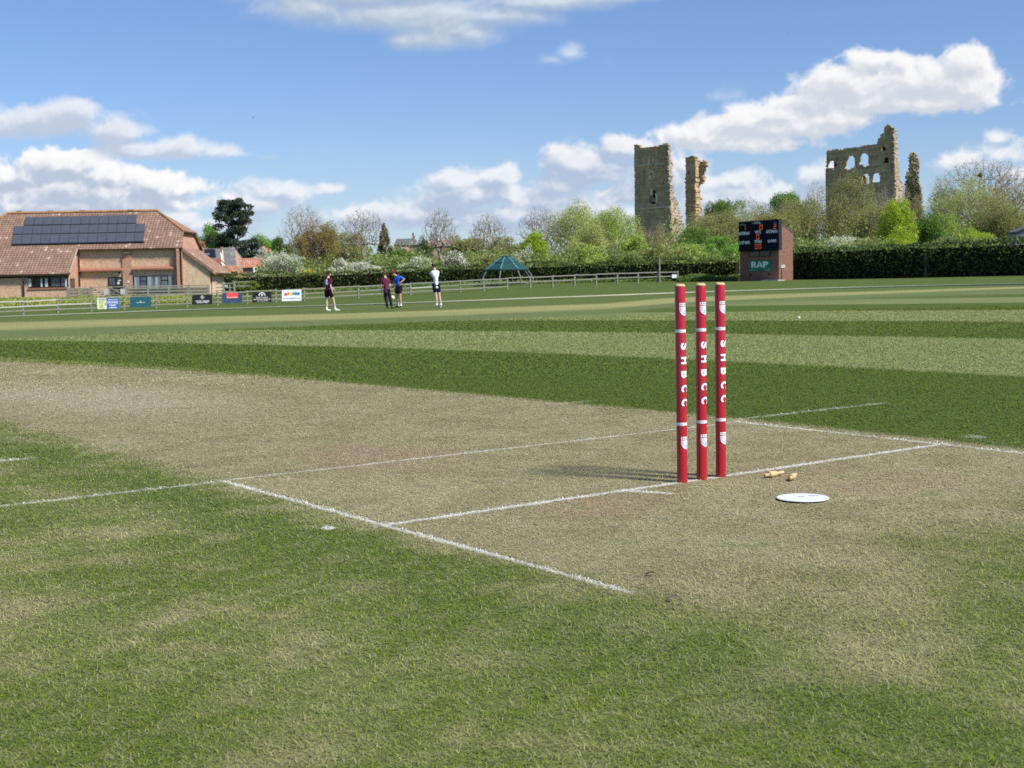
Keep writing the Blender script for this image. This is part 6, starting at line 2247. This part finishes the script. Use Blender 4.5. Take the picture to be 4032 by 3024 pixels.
L_BRIGHT = leaf_mat('leaf_bright', (.085, .185, .022), (.17, .30, .045))
L_MID = leaf_mat('leaf_mid', (.060, .125, .020), (.125, .205, .040))
L_DEEP = leaf_mat('leaf_deep', (.035, .075, .018), (.075, .125, .030))
L_CON = leaf_mat('needle_dark', (.016, .028, .017), (.040, .055, .030), trans=.12)
L_FIR = leaf_mat('needle_olive', (.055, .060, .028), (.105, .105, .050), trans=.12)
L_OLIVE = leaf_mat('leaf_olive', (.150, .160, .050), (.255, .250, .095), (.26, .33, .06), .5)
L_LIME = leaf_mat('leaf_lime', (.185, .265, .018), (.30, .37, .038))
L_COPPER = leaf_mat('leaf_copper', (.150, .115, .042), (.235, .180, .070), (.19, .18, .05), .5)
L_WILLOW = leaf_mat('leaf_willow', (.215, .255, .070), (.345, .375, .135), (.36, .44, .07), .6)
L_WILLOW2 = leaf_mat('leaf_willow_green', (.170, .245, .045), (.300, .380, .085), (.36, .44, .06), .6)
L_BUD = leaf_mat('leaf_bud', (.20, .20, .085), (.31, .29, .14))
L_TWIG = leaf_mat('twig_brown', (.185, .155, .090), (.275, .225, .130), (.24, .25, .09), .4)
L_MAY = leaf_mat('may_blossom', (.105, .165, .050), (.19, .25, .085), bl=(.74, .75, .60), blk=1.0)
L_MAY2 = leaf_mat('may_blossom_thin', (.145, .205, .065), (.25, .30, .11), bl=(.80, .81, .64), blk=.72)
L_GOLD = leaf_mat('leaf_gold', (.38, .23, .03), (.52, .36, .05))
L_HEDGE = leaf_mat('leaf_hedge', (.050, .080, .018), (.115, .150, .034), (.15, .15, .045), .35, trans=.2)
L_HEDGE2 = leaf_mat('leaf_hedge_right', (.042, .076, .022), (.105, .150, .038), (.11, .12, .04), .25, trans=.2)
L_UNDER = leaf_mat('leaf_under', (.105, .150, .040), (.215, .250, .085), (.30, .38, .07), .6)
L_IVY = leaf_mat('leaf_ivy', (.035, .050, .016), (.085, .100, .034), trans=.1)
B_GREY = mat('bark_grey', (.33, .29, .235), .95, .1, .3, 1.5)
B_BROWN = mat('bark_brown', (.27, .215, .155), .95, .1, .3, 1.5)
B_DARK = mat('bark_dark', (.09, .07, .052), .95, .1, .3, 1.5)


def leaves_mesh(name, pts, size, rng, m, parent, flat=0.0):
    n = len(pts)
    s = size * rng.uniform(.55, 1.25, n)
    a = rng.normal(0, 1, (n, 3)); a[:, 2] *= (1 - flat); a /= np.linalg.norm(a, axis=1)[:, None]
    b = rng.normal(0, 1, (n, 3)); b -= (b * a).sum(1)[:, None] * a; b /= np.linalg.norm(b, axis=1)[:, None]
    a = a * s[:, None] * .62; b = b * s[:, None] * .40
    v = np.stack([pts - a * .9, pts - b + a * .1, pts + a, pts + b + a * .1], 1).reshape(-1, 3)
    f = np.arange(n * 4).reshape(-1, 4)
    me = mesh_np(name, v, f)
    vattr(me, 'r1', np.repeat(rng.uniform(0, 1, n), 4)); vattr(me, 'r2', np.repeat(rng.uniform(0, 1, n), 4))
    return link(name, me, m, parent)


def skeleton(base, fork, att, rng, r0=.022, pw=.46, sag=0.0):
    """branches: every attractor point is joined to the nearest wood already grown; girth follows what it carries"""
    base = np.array(base, float); fork = np.array(fork, float)
    P_ = [base + (fork - base) * t + rng.normal(0, .05, 3) * (0 < t < 1) for t in (0, .35, .7, 1)]
    par = [-1, 0, 1, 2]
    order = np.argsort(np.linalg.norm(att - fork, axis=1) + rng.uniform(0, .6, len(att)))
    buf = np.zeros((len(att) * 2 + 8, 3)); buf[:4] = P_; n = 4
    for i in order:
        a = att[i]
        u_ = a - fork; u_ /= np.linalg.norm(u_) + 1e-6
        vv = a - buf[2:n]; al = vv @ u_
        dd = np.abs(al) + 1.7 * np.linalg.norm(vv - al[:, None] * u_, axis=1) + np.where(al < 0, 3.0, 0)
        j = int(np.argmin(dd)) + 2
        L = np.linalg.norm(a - buf[j])
        if L > 1.2:
            m_ = (buf[j] + a) / 2 + rng.normal(0, .045 * L, 3); m_[2] += .02 * L
            buf[n] = m_; par.append(j); j = n; n += 1
        buf[n] = a; par.append(j); n += 1
    N_ = buf[:n]; par = np.array(par)
    cnt = np.ones(n)
    for i in range(n - 1, 0, -1): cnt[par[i]] += cnt[i]
    rad = r0 * cnt ** pw
    return N_, par, rad


def branches_mesh(name, N_, par, rad, m, parent):
    i = np.arange(1, len(N_)); p = N_[par[i]]; q = N_[i]; rp_ = np.minimum(rad[par[i]], rad[i] * 1.8); rq = rad[i]
    d = q - p; L = np.linalg.norm(d, axis=1); ok = L > 1e-4; p, q, rp_, rq, d, L = p[ok], q[ok], rp_[ok], rq[ok], d[ok], L[ok]
    d = d / L[:, None]
    ref = np.where(np.abs(d[:, 2:3]) > .9, np.array([[1.0, 0, 0]]), np.array([[0, 0, 1.0]]))
    a = np.cross(d, ref); a /= np.linalg.norm(a, axis=1)[:, None]; b = np.cross(d, a)
    k = 5
    vs = []
    for c, r in ((p, rp_), (q, rq)):
        for s in range(k):
            t = 2 * PI * s / k
            vs.append(c + (a * math.cos(t) + b * math.sin(t)) * r[:, None])
    v = np.stack(vs, 1).reshape(-1, 3); n = len(p)
    o = np.arange(n)[:, None] * 2 * k
    f = np.concatenate([o + np.array([s, (s + 1) % k, k + (s + 1) % k, k + s]) for s in range(k)])
    me = mesh_np(name, v, f)
    return link(name, me, m, parent)


def ell_points(rng, n, c, r, shell=.0):
    v = rng.normal(0, 1, (n, 3)); v /= np.linalg.norm(v, axis=1)[:, None]
    u = rng.uniform(shell ** 3, 1, n) ** (1 / 3)
    return c + v * u[:, None] * r


def plant(name, label, cat, x, ytop, w, d, leaf=None, cover=2.4, lsize=.24, bark=B_BROWN, cb=.12, natt=260, lobes=26, fork=.28, shape='round', group=None, seed=None, r0=.020, budsize=.12, depth=.9, xoff=0):
    """one tree: w = crown width in photo pixels, ytop = photo row of its top, d = depth in metres"""
    seed = seed if seed is not None else int(x * 7 + ytop)
    rng = np.random.default_rng(seed)
    b = ground_px(x, d)
    ztop = at(x, ytop, d)[2]; H = ztop - b[2]
    w = w * 1.22; lsize = lsize * .82
    rw = w / 2 * d / FPX
    t = empty(name, b, label, cat, group)
    axis = FW * 0 + UP
    zc0 = b[2] + H * cb
    cz = (zc0 + ztop) / 2; rz = (ztop - zc0) / 2
    C_ = np.array([b[0], b[1], cz]); R3 = np.array([rw, rw * depth, rz])
    rot = np.stack([RT, FW, UP])
    def loc(p): return C_ + (p * R3) @ rot
    # lobes on and inside the envelope
    lv = rng.normal(0, 1, (lobes, 3)); lv /= (np.abs(lv) ** 2.8).sum(1)[:, None] ** (1 / 2.8)
    lr = rng.uniform(.35, .86, lobes)
    lc = lv * lr[:, None]
    ls = rng.uniform(.26, .44, lobes) * (1.18 - .35 * lr)
    if shape == 'cone':
        lc[:, 2] = rng.uniform(-.95, .95, lobes); k = (1 - (lc[:, 2] + 1) / 2) ** .8 * .9 + .06
        ang = rng.uniform(0, 2 * PI, lobes); rr_ = np.sqrt(rng.uniform(.25, 1, lobes)) * k
        lc[:, 0], lc[:, 1] = np.cos(ang) * rr_ * .85, np.sin(ang) * rr_ * .85; ls = .10 + .16 * k
    if shape == 'dome':
        lc[:, 2] = np.where(lc[:, 2] < -.2, rng.uniform(-.9, .2, lobes), lc[:, 2])
    if shape == 'vase':
        lc[:, 2] = np.abs(lc[:, 2]) * 1.1 - .35
    if shape == 'cedar':
        # tiers of flat plates, ragged and open
        lc = np.stack([rng.uniform(-.85, .85, lobes), rng.uniform(-.8, .8, lobes), rng.uniform(-.95, .92, lobes)], 1)
        lim = np.interp(lc[:, 2], [-1, -.6, .0, .5, .95], [.50, .80, .92, .80, .50]); lc[:, :2] *= lim[:, None]
        ls = rng.uniform(.12, .25, lobes)
    area = PI * (w / 8) * (rz * FPX / d / 4)
    if leaf is not None:
        lpx = lsize * FPX / 4 / d
        n = int(min(36000, area * cover * 1.3 / max(.35, lpx * lpx * .24)))
        pick = rng.choice(lobes, n, p=(ls ** 2) / (ls ** 2).sum())
        v = rng.normal(0, 1, (n, 3)); v /= np.linalg.norm(v, axis=1)[:, None]
        if shape == 'cedar': v[:, 2] *= .45
        v[:, 2] = np.where((v[:, 2] < 0) & (rng.uniform(0, 1, n) < .35), -v[:, 2], v[:, 2])
        rad_ = rng.uniform(.25, 1.0, n) ** .5 * (1 + rng.normal(0, .10, n))
        k3 = np.array([1.0, 1.0, 1.0])
        pts = lc[pick] + v * (ls[pick] * rad_)[:, None] * k3
        lp = loc(pts); lp[:, 2] = np.maximum(lp[:, 2], b[2] + .1)
        leaves_mesh('crown', lp, lsize, rng, leaf, t)
    na = natt
    if na:
        pick = rng.choice(lobes, na)
        v = rng.normal(0, 1, (na, 3)); v /= np.linalg.norm(v, axis=1)[:, None]
        att = loc(lc[pick] + v * (ls[pick] * rng.uniform(0, 1.0, na) ** .5)[:, None])
        if shape == 'bare':
            q_ = v * (rng.uniform(.02, 1, na) ** .42)[:, None]; q_[:, 2] = np.where(q_[:, 2] < -.35, -q_[:, 2], q_[:, 2])
            q_ *= (1 + .10 * np.sin(4 * np.arctan2(q_[:, 1], q_[:, 0]) + seed) * np.cos(3 * q_[:, 2] + seed))[:, None]
            att = loc(q_)
        fk = np.array([b[0], b[1], b[2] + H * fork])
        att = att[att[:, 2] > b[2] + H * fork * .6]
        N_, par, rad = skeleton(b - UP * .3, fk, att, rng, r0)
        branches_mesh('trunk', N_, par, np.minimum(rad, H * .028 + .08), bark, t)
    return t


def bare(name, label, x, ytop, w, d, bud=None, budcover=.35, natt=2300, bark=B_GREY, cb=.22, fork=.22, seed=None, r0=.0085, group=None, cat='tree', shape='dome', lobes=40, lsize=.13):
    """leafless or just-budding tree: dense twigs do the work of the crown"""
    return plant(name, label, cat, x, ytop, w / 1.12, d, bud, budcover * .55, lsize, bark, cb, natt, lobes, fork, 'bare', group, seed, r0)


T = plant
# ---- behind the hall and in the village
T('leafy_tree', 'low round green tree top showing just above the pantile house roof', 'tree', 782, 924, 96, 262, L_MID, 2.6)
T('leafy_tree', 'bright green tree against the left flank of the dark conifer', 'tree', 858, 880, 130, 232, L_BRIGHT, 2.6, cb=.2)
T('conifer', 'tall dark spreading conifer, the darkest tree on the skyline', 'tree', 930, 776, 180, 226, L_CON, 3.4, .26, B_DARK, .12, 300, 120, .5, 'cedar', seed=77)
T('leafy_tree', 'fresh green tree behind the right side of the dark conifer', 'tree', 1040, 902, 130, 255, L_BRIGHT, 2.4, cb=.1)
T('leafy_tree', 'deep green round tree left of the tall bare tree', 'tree', 1115, 938, 100, 240, L_DEEP, 2.4)
T('yellow_shrub', 'yellow-green shrub behind the barn ridge', 'shrub', 1068, 985, 60, 215, L_WILLOW, 2.2, cb=.05)
bare('bare_tree', 'tall grey bare tree behind the copper-brown willow', 1200, 796, 190, 225, L_BUD, .22, 1500, seed=21)
T('willow_tree', 'copper-brown drooping tree standing in front of a bare grey one', 'tree', 1242, 868, 150, 200, L_COPPER, 1.9, .20, B_BROWN, .06, 380, 40, .25, 'dome', seed=22)
T('leafy_tree', 'yellow-green tree peeping out right of the copper-brown one', 'tree', 1312, 880, 80, 232, L_LIME, 1.9, cb=.1)
T('leafy_tree', 'olive green tree at the foot of the wide bare tree, left side', 'tree', 1385, 915, 130, 226, L_OLIVE, 2.4)
bare('bare_tree', 'wide grey bare tree right of the copper-brown one', 1436, 818, 205, 212, L_BUD, .16, 1500, seed=31, cb=.30, fork=.30)
T('fir_tree', 'dark pointed fir beside the wide bare tree', 'tree', 1520, 884, 100, 214, L_FIR, 2.6, .22, B_DARK, .04, 160, 60, .7, 'cone')
T('leafy_tree', 'green tree between the fir and the distant slate house', 'tree', 1600, 975, 130, 205, L_MID, 2.2)
T('leafy_tree', 'round deep green tree left of the slim bare tree', 'tree', 1682, 928, 70, 280, L_DEEP, 2.4)
bare('bare_tree', 'slim pale bare tree with dark trunk above the white-shirted person', 1738, 813, 140, 205, L_BUD, .10, 1300, seed=41, cb=.25, fork=.3)
T('leafy_tree', 'broad olive-green tree between two bare trees', 'tree', 1828, 918, 130, 215, L_OLIVE, 2.5, seed=42)
bare('budding_tree', 'budding tree with open yellowish crown above the gazebo', 1925, 838, 165, 200, L_BUD, .50, 1100, seed=43, bark=B_BROWN)
T('leafy_tree', 'olive tree directly behind the gazebo roof', 'tree', 1990, 935, 130, 212, L_OLIVE, 2.2, seed=44)
bare('bare_tree', 'brownish bare tree behind the round lime-green one', 2125, 812, 175, 225, L_TWIG, .30, 1300, bark=B_BROWN, seed=45)
T('leafy_tree', 'round lime-green tree right of the gazebo', 'tree', 2108, 900, 112, 190, L_LIME, 2.6, .22, B_BROWN, .15, 200, 30, .3, seed=46)
T('willow_tree', 'large pale green willow, the broadest crown left of the tower', 'tree', 2270, 794, 230, 205, L_WILLOW, 1.25, .19, B_GREY, .05, 900, 46, .16, 'dome', seed=47, r0=.016)
T('willow_tree', 'brighter green willow against the left foot of the tower', 'tree', 2395, 812, 230, 196, L_WILLOW2, 1.55, .19, B_BROWN, .04, 800, 46, .14, 'dome', seed=48, r0=.016)
bare('bare_tree', 'grey bare crown just left of the tower top of the willows', 2425, 790, 90, 240, L_BUD, .18, 600, seed=49)
T('leafy_tree', 'fresh green low tree at the bottom left of the tower', 'tree', 2500, 905, 120, 188, L_WILLOW2, 2.2, seed=50)
# ---- round the castle
T('twiggy_tree', 'brown twiggy tree in front of the tower base', 'tree', 2582, 836, 150, 235, L_TWIG, .95, .15, B_BROWN, .04, 1100, 40, .10, 'vase', seed=51, r0=.013)
T('leafy_tree', 'green bush tree at the right foot of the tower', 'tree', 2730, 900, 150, 215, L_MID, 2.2, seed=52)
T('leafy_tree', 'dark ivy-green bush at the foot of the wall fragment', 'tree', 2790, 806, 60, 300, L_IVY, 2.4, cb=.02, seed=53)
T('leafy_tree', 'green dome-shaped tree alone on the skyline above the fragment foot', 'tree', 2855, 770, 132, 330, L_MID, 2.8, .30, cb=.15, seed=54)
T('twiggy_tree', 'olive brown tree behind the left edge of the scoreboard', 'tree', 2830, 800, 240, 225, L_OLIVE, 1.5, .18, B_BROWN, .04, 700, 40, .12, 'dome', seed=55)
T('leafy_tree', 'light green bush low beside the tower, above the hedge', 'tree', 2700, 955, 180, 186, L_WILLOW2, 2.3, seed=56, cb=.02)
T('leafy_tree', 'green bush immediately left of the scoreboard', 'tree', 2830, 925, 150, 188, L_BRIGHT, 2.2, seed=57, cb=.02)
T('leafy_tree', 'wide green dome tree above the scoreboard hut', 'tree', 3110, 744, 190, 300, L_MID, 2.8, .30, cb=.1, seed=58)
T('twiggy_tree', 'olive tree rising behind the scoreboard panel', 'tree', 2995, 792, 270, 230, L_OLIVE, 1.7, .18, B_BROWN, .04, 700, 40, .12, 'dome', seed=59)
T('twiggy_tree', 'olive twiggy tree between the scoreboard and the keep', 'tree', 3140, 775, 250, 232, L_OLIVE, 1.9, .18, B_BROWN, .03, 700, 40, .12, 'dome', seed=60)
bare('bare_tree', 'thin pale bare tree against the left edge of the keep', 3212, 700, 90, 260, L_BUD, .30, 600, seed=61, cb=.3)
T('twiggy_tree', 'large olive tree hiding the lower left of the keep', 'tree', 3340, 695, 205, 232, L_OLIVE, 1.75, .18, B_BROWN, .03, 1000, 46, .12, 'dome', seed=62)
bare('twiggy_tree', 'grey leafless twigs before the lower right of the keep', 3478, 728, 130, 245, L_TWIG, .18, 900, seed=63)
T('lime_maple', 'brilliant yellow-green maple below the keep', 'tree', 3522, 793, 138, 200, L_LIME, 2.7, .22, B_BROWN, .14, 220, 34, .3, seed=64)
T('lime_bush', 'low yellow-green bush spreading right of the maple foot', 'shrub', 3560, 906, 150, 184, L_LIME, 2.3, .20, B_BROWN, .0, 120, 26, .3, seed=65)
T('twiggy_tree', 'brown bushy tree at the foot of the ivy pillar', 'tree', 3590, 742, 92, 290, L_TWIG, 1.2, .22, B_BROWN, .03, 500, 30, .12, 'dome', seed=66)
T('leafy_tree', 'full mid-green tree right of the yellow-green maple', 'tree', 3668, 806, 140, 205, L_MID, 2.6, .22, B_DARK, .08, 240, 34, .3, seed=67)
bare('bare_tree', 'broad grey bare tree with a nest, highest on the right', 3865, 618, 400, 262, L_BUD, .16, 2200, seed=68, cb=.30, fork=.26, r0=.014, lobes=50)
T('leafy_tree', 'light olive tree in front of the broad bare tree', 'tree', 3790, 690, 240, 238, L_WILLOW, 1.35, .19, B_GREY, .05, 900, 46, .14, 'dome', seed=69)
T('leafy_tree', 'green tree left of the light olive one, beyond the pillar', 'tree', 3715, 735, 120, 262, L_MID, 1.7, .20, B_GREY, .05, 400, 30, .2, 'dome', seed=70)
T('twiggy_tree', 'bare brown tree at the far right edge', 'tree', 4010, 660, 190, 240, L_TWIG, .55, .16, B_BROWN, .1, 1200, 40, .2, 'dome', seed=71)
T('leafy_tree', 'olive tree with dark trunk beside the grey shed', 'tree', 3958, 765, 180, 212, L_OLIVE, 1.8, .19, B_DARK, .10, 600, 40, .28, 'dome', seed=72)
T('lime_bush', 'soft yellow-green bush left of the olive tree by the shed', 'shrub', 3845, 893, 150, 186, L_LIME, 2.0, .20, B_BROWN, .0, 160, 26, .2, seed=73)
T('leafy_tree', 'yellow-green tree behind the grey shed', 'tree', 4040, 800, 140, 222, L_WILLOW2, 2.0, seed=74)
T('leafy_tree', 'light green tree filling the gap behind the lime bushes', 'tree', 3740, 830, 130, 225, L_WILLOW2, 1.7, .2, cb=.02, seed=75)
T('twiggy_tree', 'brownish olive tree between the fragment and the green skyline dome', 'tree', 2745, 838, 170, 240, L_OLIVE, 1.7, .18, B_BROWN, .03, 500, 40, .12, 'dome', seed=170)
T('twiggy_tree', 'olive tree just left of the yellow-green maple', 'tree', 3430, 800, 150, 218, L_OLIVE, 1.8, .18, B_BROWN, .03, 500, 40, .12, 'dome', seed=171)
T('leafy_tree', 'pale olive tree below the nest, left of the one by the shed', 'tree', 3895, 745, 190, 226, L_OLIVE, 1.7, .18, B_GREY, .03, 600, 40, .12, 'dome', seed=172)
T('leafy_tree', 'spring green tree low between the two willows and the tower', 'tree', 2330, 880, 170, 190, L_WILLOW, 1.9, .18, B_BROWN, .02, 300, 36, .12, 'dome', seed=173)
# ---- blossom and bushes above the hedge
T('hawthorn', 'large hawthorn covered in white blossom beside the barn', 'shrub', 1112, 992, 165, 180, L_MAY, 2.8, .20, B_BROWN, .0, 160, 34, .2, 'dome', 'white hawthorns in blossom', 80)
T('hawthorn', 'white hawthorn right of the copper-brown tree', 'shrub', 1335, 1012, 100, 178, L_MAY, 2.6, .20, B_BROWN, .0, 120, 26, .2, 'dome', 'white hawthorns in blossom', 81)
T('hawthorn', 'low long hawthorn in blossom directly above the boy in claret', 'shrub', 1440, 1036, 150, 176, L_MAY, 2.4, .20, B_BROWN, .0, 120, 26, .2, 'dome', 'white hawthorns in blossom', 82)
T('hawthorn', 'pale thinly blossoming hawthorn above the person in blue', 'shrub', 1630, 1008, 120, 178, L_MAY2, 2.4, .20, B_BROWN, .0, 120, 26, .2, 'dome', 'white hawthorns in blossom', 83)
T('hawthorn', 'dark hawthorn with white right side behind the white-shirted person', 'shrub', 1795, 980, 105, 178, leaf_mat('may_dark', (.035, .055, .022), (.075, .10, .035), bl=(.84, .84, .70), blk=.80), 2.6, .20, B_BROWN, .0, 120, 26, .2, 'dome', 'white hawthorns in blossom', 84)
T('hawthorn', 'small white hawthorn touching the right of the gazebo roof', 'shrub', 2062, 962, 70, 185, L_MAY, 2.0, .20, B_BROWN, .0, 100, 20, .2, 'dome', 'white hawthorns in blossom', 85)
T('hawthorn', 'creamy hawthorn between the scoreboard hut and the maple', 'shrub', 3320, 925, 130, 188, L_MAY2, 2.2, .20, B_BROWN, .0, 120, 26, .2, 'dome', 'white hawthorns in blossom', 86)
T('orange_shrub', 'small golden orange shrub beneath the copper-brown tree', 'shrub', 1208, 1046, 44, 172, L_GOLD, 2.4, .16, B_BROWN, .0, 60, 14, .2, 'dome', seed=87)
T('green_bush', 'rounded green bush growing over the rail right of the wicket gate', 'shrub', 976, 1105, 95, 160, leaf_mat('leaf_bush', (.085, .12, .02), (.15, .18, .035)), 2.6, .20, B_BROWN, .0, 80, 22, .2, 'dome', seed=88)
for i, (x, yt, w, d, m_, lb) in enumerate((
        (1530, 1010, 130, 180, L_UNDER, 'green bush below the dark fir'),
        (1905, 1000, 130, 182, L_OLIVE, 'olive bush left of the gazebo'),
        (2180, 985, 140, 182, L_UNDER, 'green bush right of the gazebo and below the lime tree'),
        (2320, 965, 170, 180, L_WILLOW2, 'light green bush beneath the broad willows'),
        (2450, 975, 150, 178, L_UNDER, 'green bush left of the tall slim post'),
        (2600, 950, 150, 180, L_OLIVE, 'olive bush beneath the brown twiggy tree'),
        (3180, 935, 150, 180, L_UNDER, 'green bush just right of the brick hut'),
        (3420, 930, 130, 182, L_OLIVE, 'olive bush left of the maple foot'),
        (3690, 930, 120, 180, L_UNDER, 'green bush under the full mid-green tree'),
        (860, 1052, 120, 190, L_OLIVE, 'olive bush between hall lean-to and barn'))):
    T('green_bush', lb, 'shrub', x, yt, w, d, m_, 2.2, .20, B_BROWN, .0, 120, 24, .15, 'dome', 'bushes behind the hedges', 100 + i)

# nest in the bare tree
c_ = at(3859, 690, 260.5)
rng = np.random.default_rng(4)
pts = ell_points(rng, 260, c_, np.array([.40, .40, .30]))
tag(leaves_mesh('nest', pts, .30, rng, mat('nest_sticks', (.05, .04, .03), .95, .1), None), 'dark twig nest high in the broad bare tree on the right', 'nest')


# ---- ivy on the pillar
def ivy():
    rng = np.random.default_rng(9)
    P = [PIL_PL.hit(*p) for p in PIL_PO]
    q0 = [QK(*p) for p in ((1470, 940), (1560, 900), (1640, 880), (1690, 960), (1745, 1300), (1755, 1600), (1455, 1600), (1462, 1100))]
    n = 1300; pts = []
    ok = 0
    px_ = rng.uniform(min(p[0] for p in q0), max(p[0] for p in q0), n); py_ = rng.uniform(min(p[1] for p in q0), max(p[1] for p in q0), n)
    k = in_poly(px_, py_, q0)
    dens = rng.uniform(0, 1, n) < np.where(py_ > 720, .8, .45)
    for x, y in zip(px_[k & dens], py_[k & dens]):
        h = PIL_PL.hit(x, y); pts.append(h + PIL_PL.n * rng.uniform(.05, .45))
    top = [QK(*p) for p in ((1530, 560), (1640, 545), (1690, 640), (1690, 850), (1530, 850))]
    px2 = rng.uniform(top[0][0], top[2][0], 60); py2 = rng.uniform(top[1][1], top[3][1], 160)
    for x, y in zip(px2, py2):
        if rng.uniform() < .5: pts.append(PIL_PL.hit(x, y) + PIL_PL.n * rng.uniform(.05, .3))
    leaves_mesh('ivy', np.array(pts), .34, rng, L_IVY, PILLAR)


ivy()


# ---- hedges
def hedge(label, pts, width, m, seed, dens=1.0, lsize=.22, gaps=()):
    """clipped hedge along plan points (x px, depth, height)"""
    rng = np.random.default_rng(seed)
    G_ = [ground_px(x, d) for x, d, h in pts]
    t = empty('hedge', G_[len(G_) // 2], label, 'hedge')
    core = MB(); allp = []
    for i in range(len(pts) - 1):
        a, b = G_[i], G_[i + 1]; h0, h1 = pts[i][2], pts[i + 1][2]
        L = np.linalg.norm(b - a); e = (b - a) / L; n_ = np.cross(UP, e); n_ /= np.linalg.norm(n_)
        if n_ @ FW > 0: n_ = -n_
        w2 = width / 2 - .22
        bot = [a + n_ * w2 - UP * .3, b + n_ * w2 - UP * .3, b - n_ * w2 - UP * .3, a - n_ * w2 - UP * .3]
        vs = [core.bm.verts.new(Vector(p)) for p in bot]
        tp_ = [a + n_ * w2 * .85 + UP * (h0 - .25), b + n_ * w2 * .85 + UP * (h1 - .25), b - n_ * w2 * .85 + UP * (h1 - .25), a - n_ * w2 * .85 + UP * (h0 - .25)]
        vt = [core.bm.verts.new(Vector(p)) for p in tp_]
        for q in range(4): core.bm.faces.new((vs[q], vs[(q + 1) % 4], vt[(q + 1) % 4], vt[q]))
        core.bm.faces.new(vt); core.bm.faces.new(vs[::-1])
        per = (h0 + width + h0)
        n = int(L * per * 34 * dens)
        s = rng.uniform(0, 1, n); u = rng.uniform(0, 1, n) * (h0 + width + h0 * .5)
        hh = h0 + (h1 - h0) * s
        # front, top, then the upper back
        und = np.sin(s * L * .7 + seed) * .06 + np.sin(s * L * 2.3) * .05
        zf = np.where(u < h0, u / h0 * hh, np.where(u < h0 + width, hh, hh - (u - h0 - width)))
        off = np.where(u < h0, width / 2, np.where(u < h0 + width, width / 2 - (u - h0), -width / 2))
        bulge = rng.normal(0, .11, n) + np.sin(s * L * 1.1 + zf * 1.7) * .10 + np.sin(s * L * 3.1 - zf * 2.3) * .06
        top = (u >= h0) & (u < h0 + width)
        off = off + np.where(top, 0, bulge); zf = zf + np.where(top, np.abs(rng.normal(0, .13, n)) + und * 2.2 + .12 * np.sin(s * L * .31 + seed * 2), 0)
        low = zf < .25
        off = np.where(low, off - .25 * (1 - zf / .25), off)
        p = a + (b - a) * s[:, None] + n_ * off[:, None] + UP * zf[:, None]
        # sparser bare foot
        keep = ~((zf < .35) & (rng.uniform(0, 1, n) < .45))
        allp.append(p[keep])
    core.build('inner_core', mat('hedge_core', (.020, .022, .012), .95, .05, .3, 1.2), t)  # solid near-black fill behind the leaves, closes see-through gaps
    leaves_mesh('foliage', np.concatenate(allp), lsize, rng, m, t)
    return t


hedge('long clipped dark hedge running behind the fence and gazebo', [(830, 172, 2.15), (1350, 170, 2.05), (1900, 164, 2.0), (2400, 158, 2.0), (2905, 151, 2.15)], 1.7, L_HEDGE, 3)
hedge('tall dark hedge right of the brick hut, left of the stile gap', [(3070, 149, 2.95), (3350, 139.5, 2.95), (3636, 131, 2.95)], 2.0, L_HEDGE2, 5)
hedge('tall dark hedge at the right edge below the grey shed', [(3640, 130.7, 2.85), (3860, 125, 2.85), (4160, 117.5, 2.8)], 2.0, L_HEDGE2, 6)
# stile post in the gap
for x, hgt, lb in ((3645, 2.2, 'weathered post standing in the gap between the two right hedges'),):
    p = ground_px(x, 129.5)
    o = MB().bar(p - UP * .2, p + UP * hgt, .16, .16, up=FW).build('stile_post', M_FENCE); tag(o, lb, 'post')
p0, p1 = ground_px(3650, 129.6), ground_px(3688, 128.8)
o = MB().bar(p0 + UP * .75, p1 + UP * .75, .05, .12).bar(p0 + UP * .35, p1 + UP * .35, .05, .12).build('stile_rail', M_FENCE); tag(o, 'low wooden stile rails beside the post in the hedge gap', 'stile')

# ---- rough growth nobody could count: behind the hedges, and long grass at their feet
def rough(name, label, strips, m, lsize, seed, cat):
    rng = np.random.default_rng(seed); P_ = []
    for (x0, x1, d0, d1, hmax, n) in strips:
        x = rng.uniform(x0, x1, n); d = d0 + (d1 - d0) * rng.uniform(0, 1, n)
        bump = .45 + .55 * np.abs(np.sin(x * .021 + d * .13) * np.sin(x * .0083 + 1.3) + .4 * np.sin(x * .057 + d))
        z = rng.uniform(0, 1, n) ** .8 * hmax * np.clip(bump, .25, 1.0)
        s = (x - 2016) / FPX * d
        X = CAM[0] + FW[0] * d + RT[0] * s; Y = CAM[1] + FW[1] * d + RT[1] * s
        P_.append(np.stack([X, Y, terr_np(X, Y) + z], 1))
    o = leaves_mesh(name, np.concatenate(P_), lsize, rng, m, None)
    tag(o, label, cat, kind='stuff')


rough('undergrowth', 'mixed green and olive undergrowth behind the hedges', [(1020, 2910, 176, 200, 4.6, 26000), (3060, 4200, 170, 200, 5.0, 20000), (1020, 2910, 200, 250, 6.5, 20000), (2600, 4200, 210, 260, 9.0, 22000), (830, 1060, 178, 186, 2.4, 2500)], L_UNDER, .34, 2, 'undergrowth')
rough('rough_grass', 'long unmown grass at the foot of the left hedge', [(930, 2650, 153, 158, .42, 16000), (2670, 2925, 146, 150, .75, 5000)], leaf_mat('rough_blade', (.075, .12, .025), (.14, .19, .055)), .22, 3, 'grass')
rough('bank_grass', 'sunlit yellowish grass on the bank before the hall', [(-60, 850, 132, 149, .22, 26000)], leaf_mat('bank_blade', (.16, .20, .035), (.28, .30, .07)), .24, 4, 'grass')
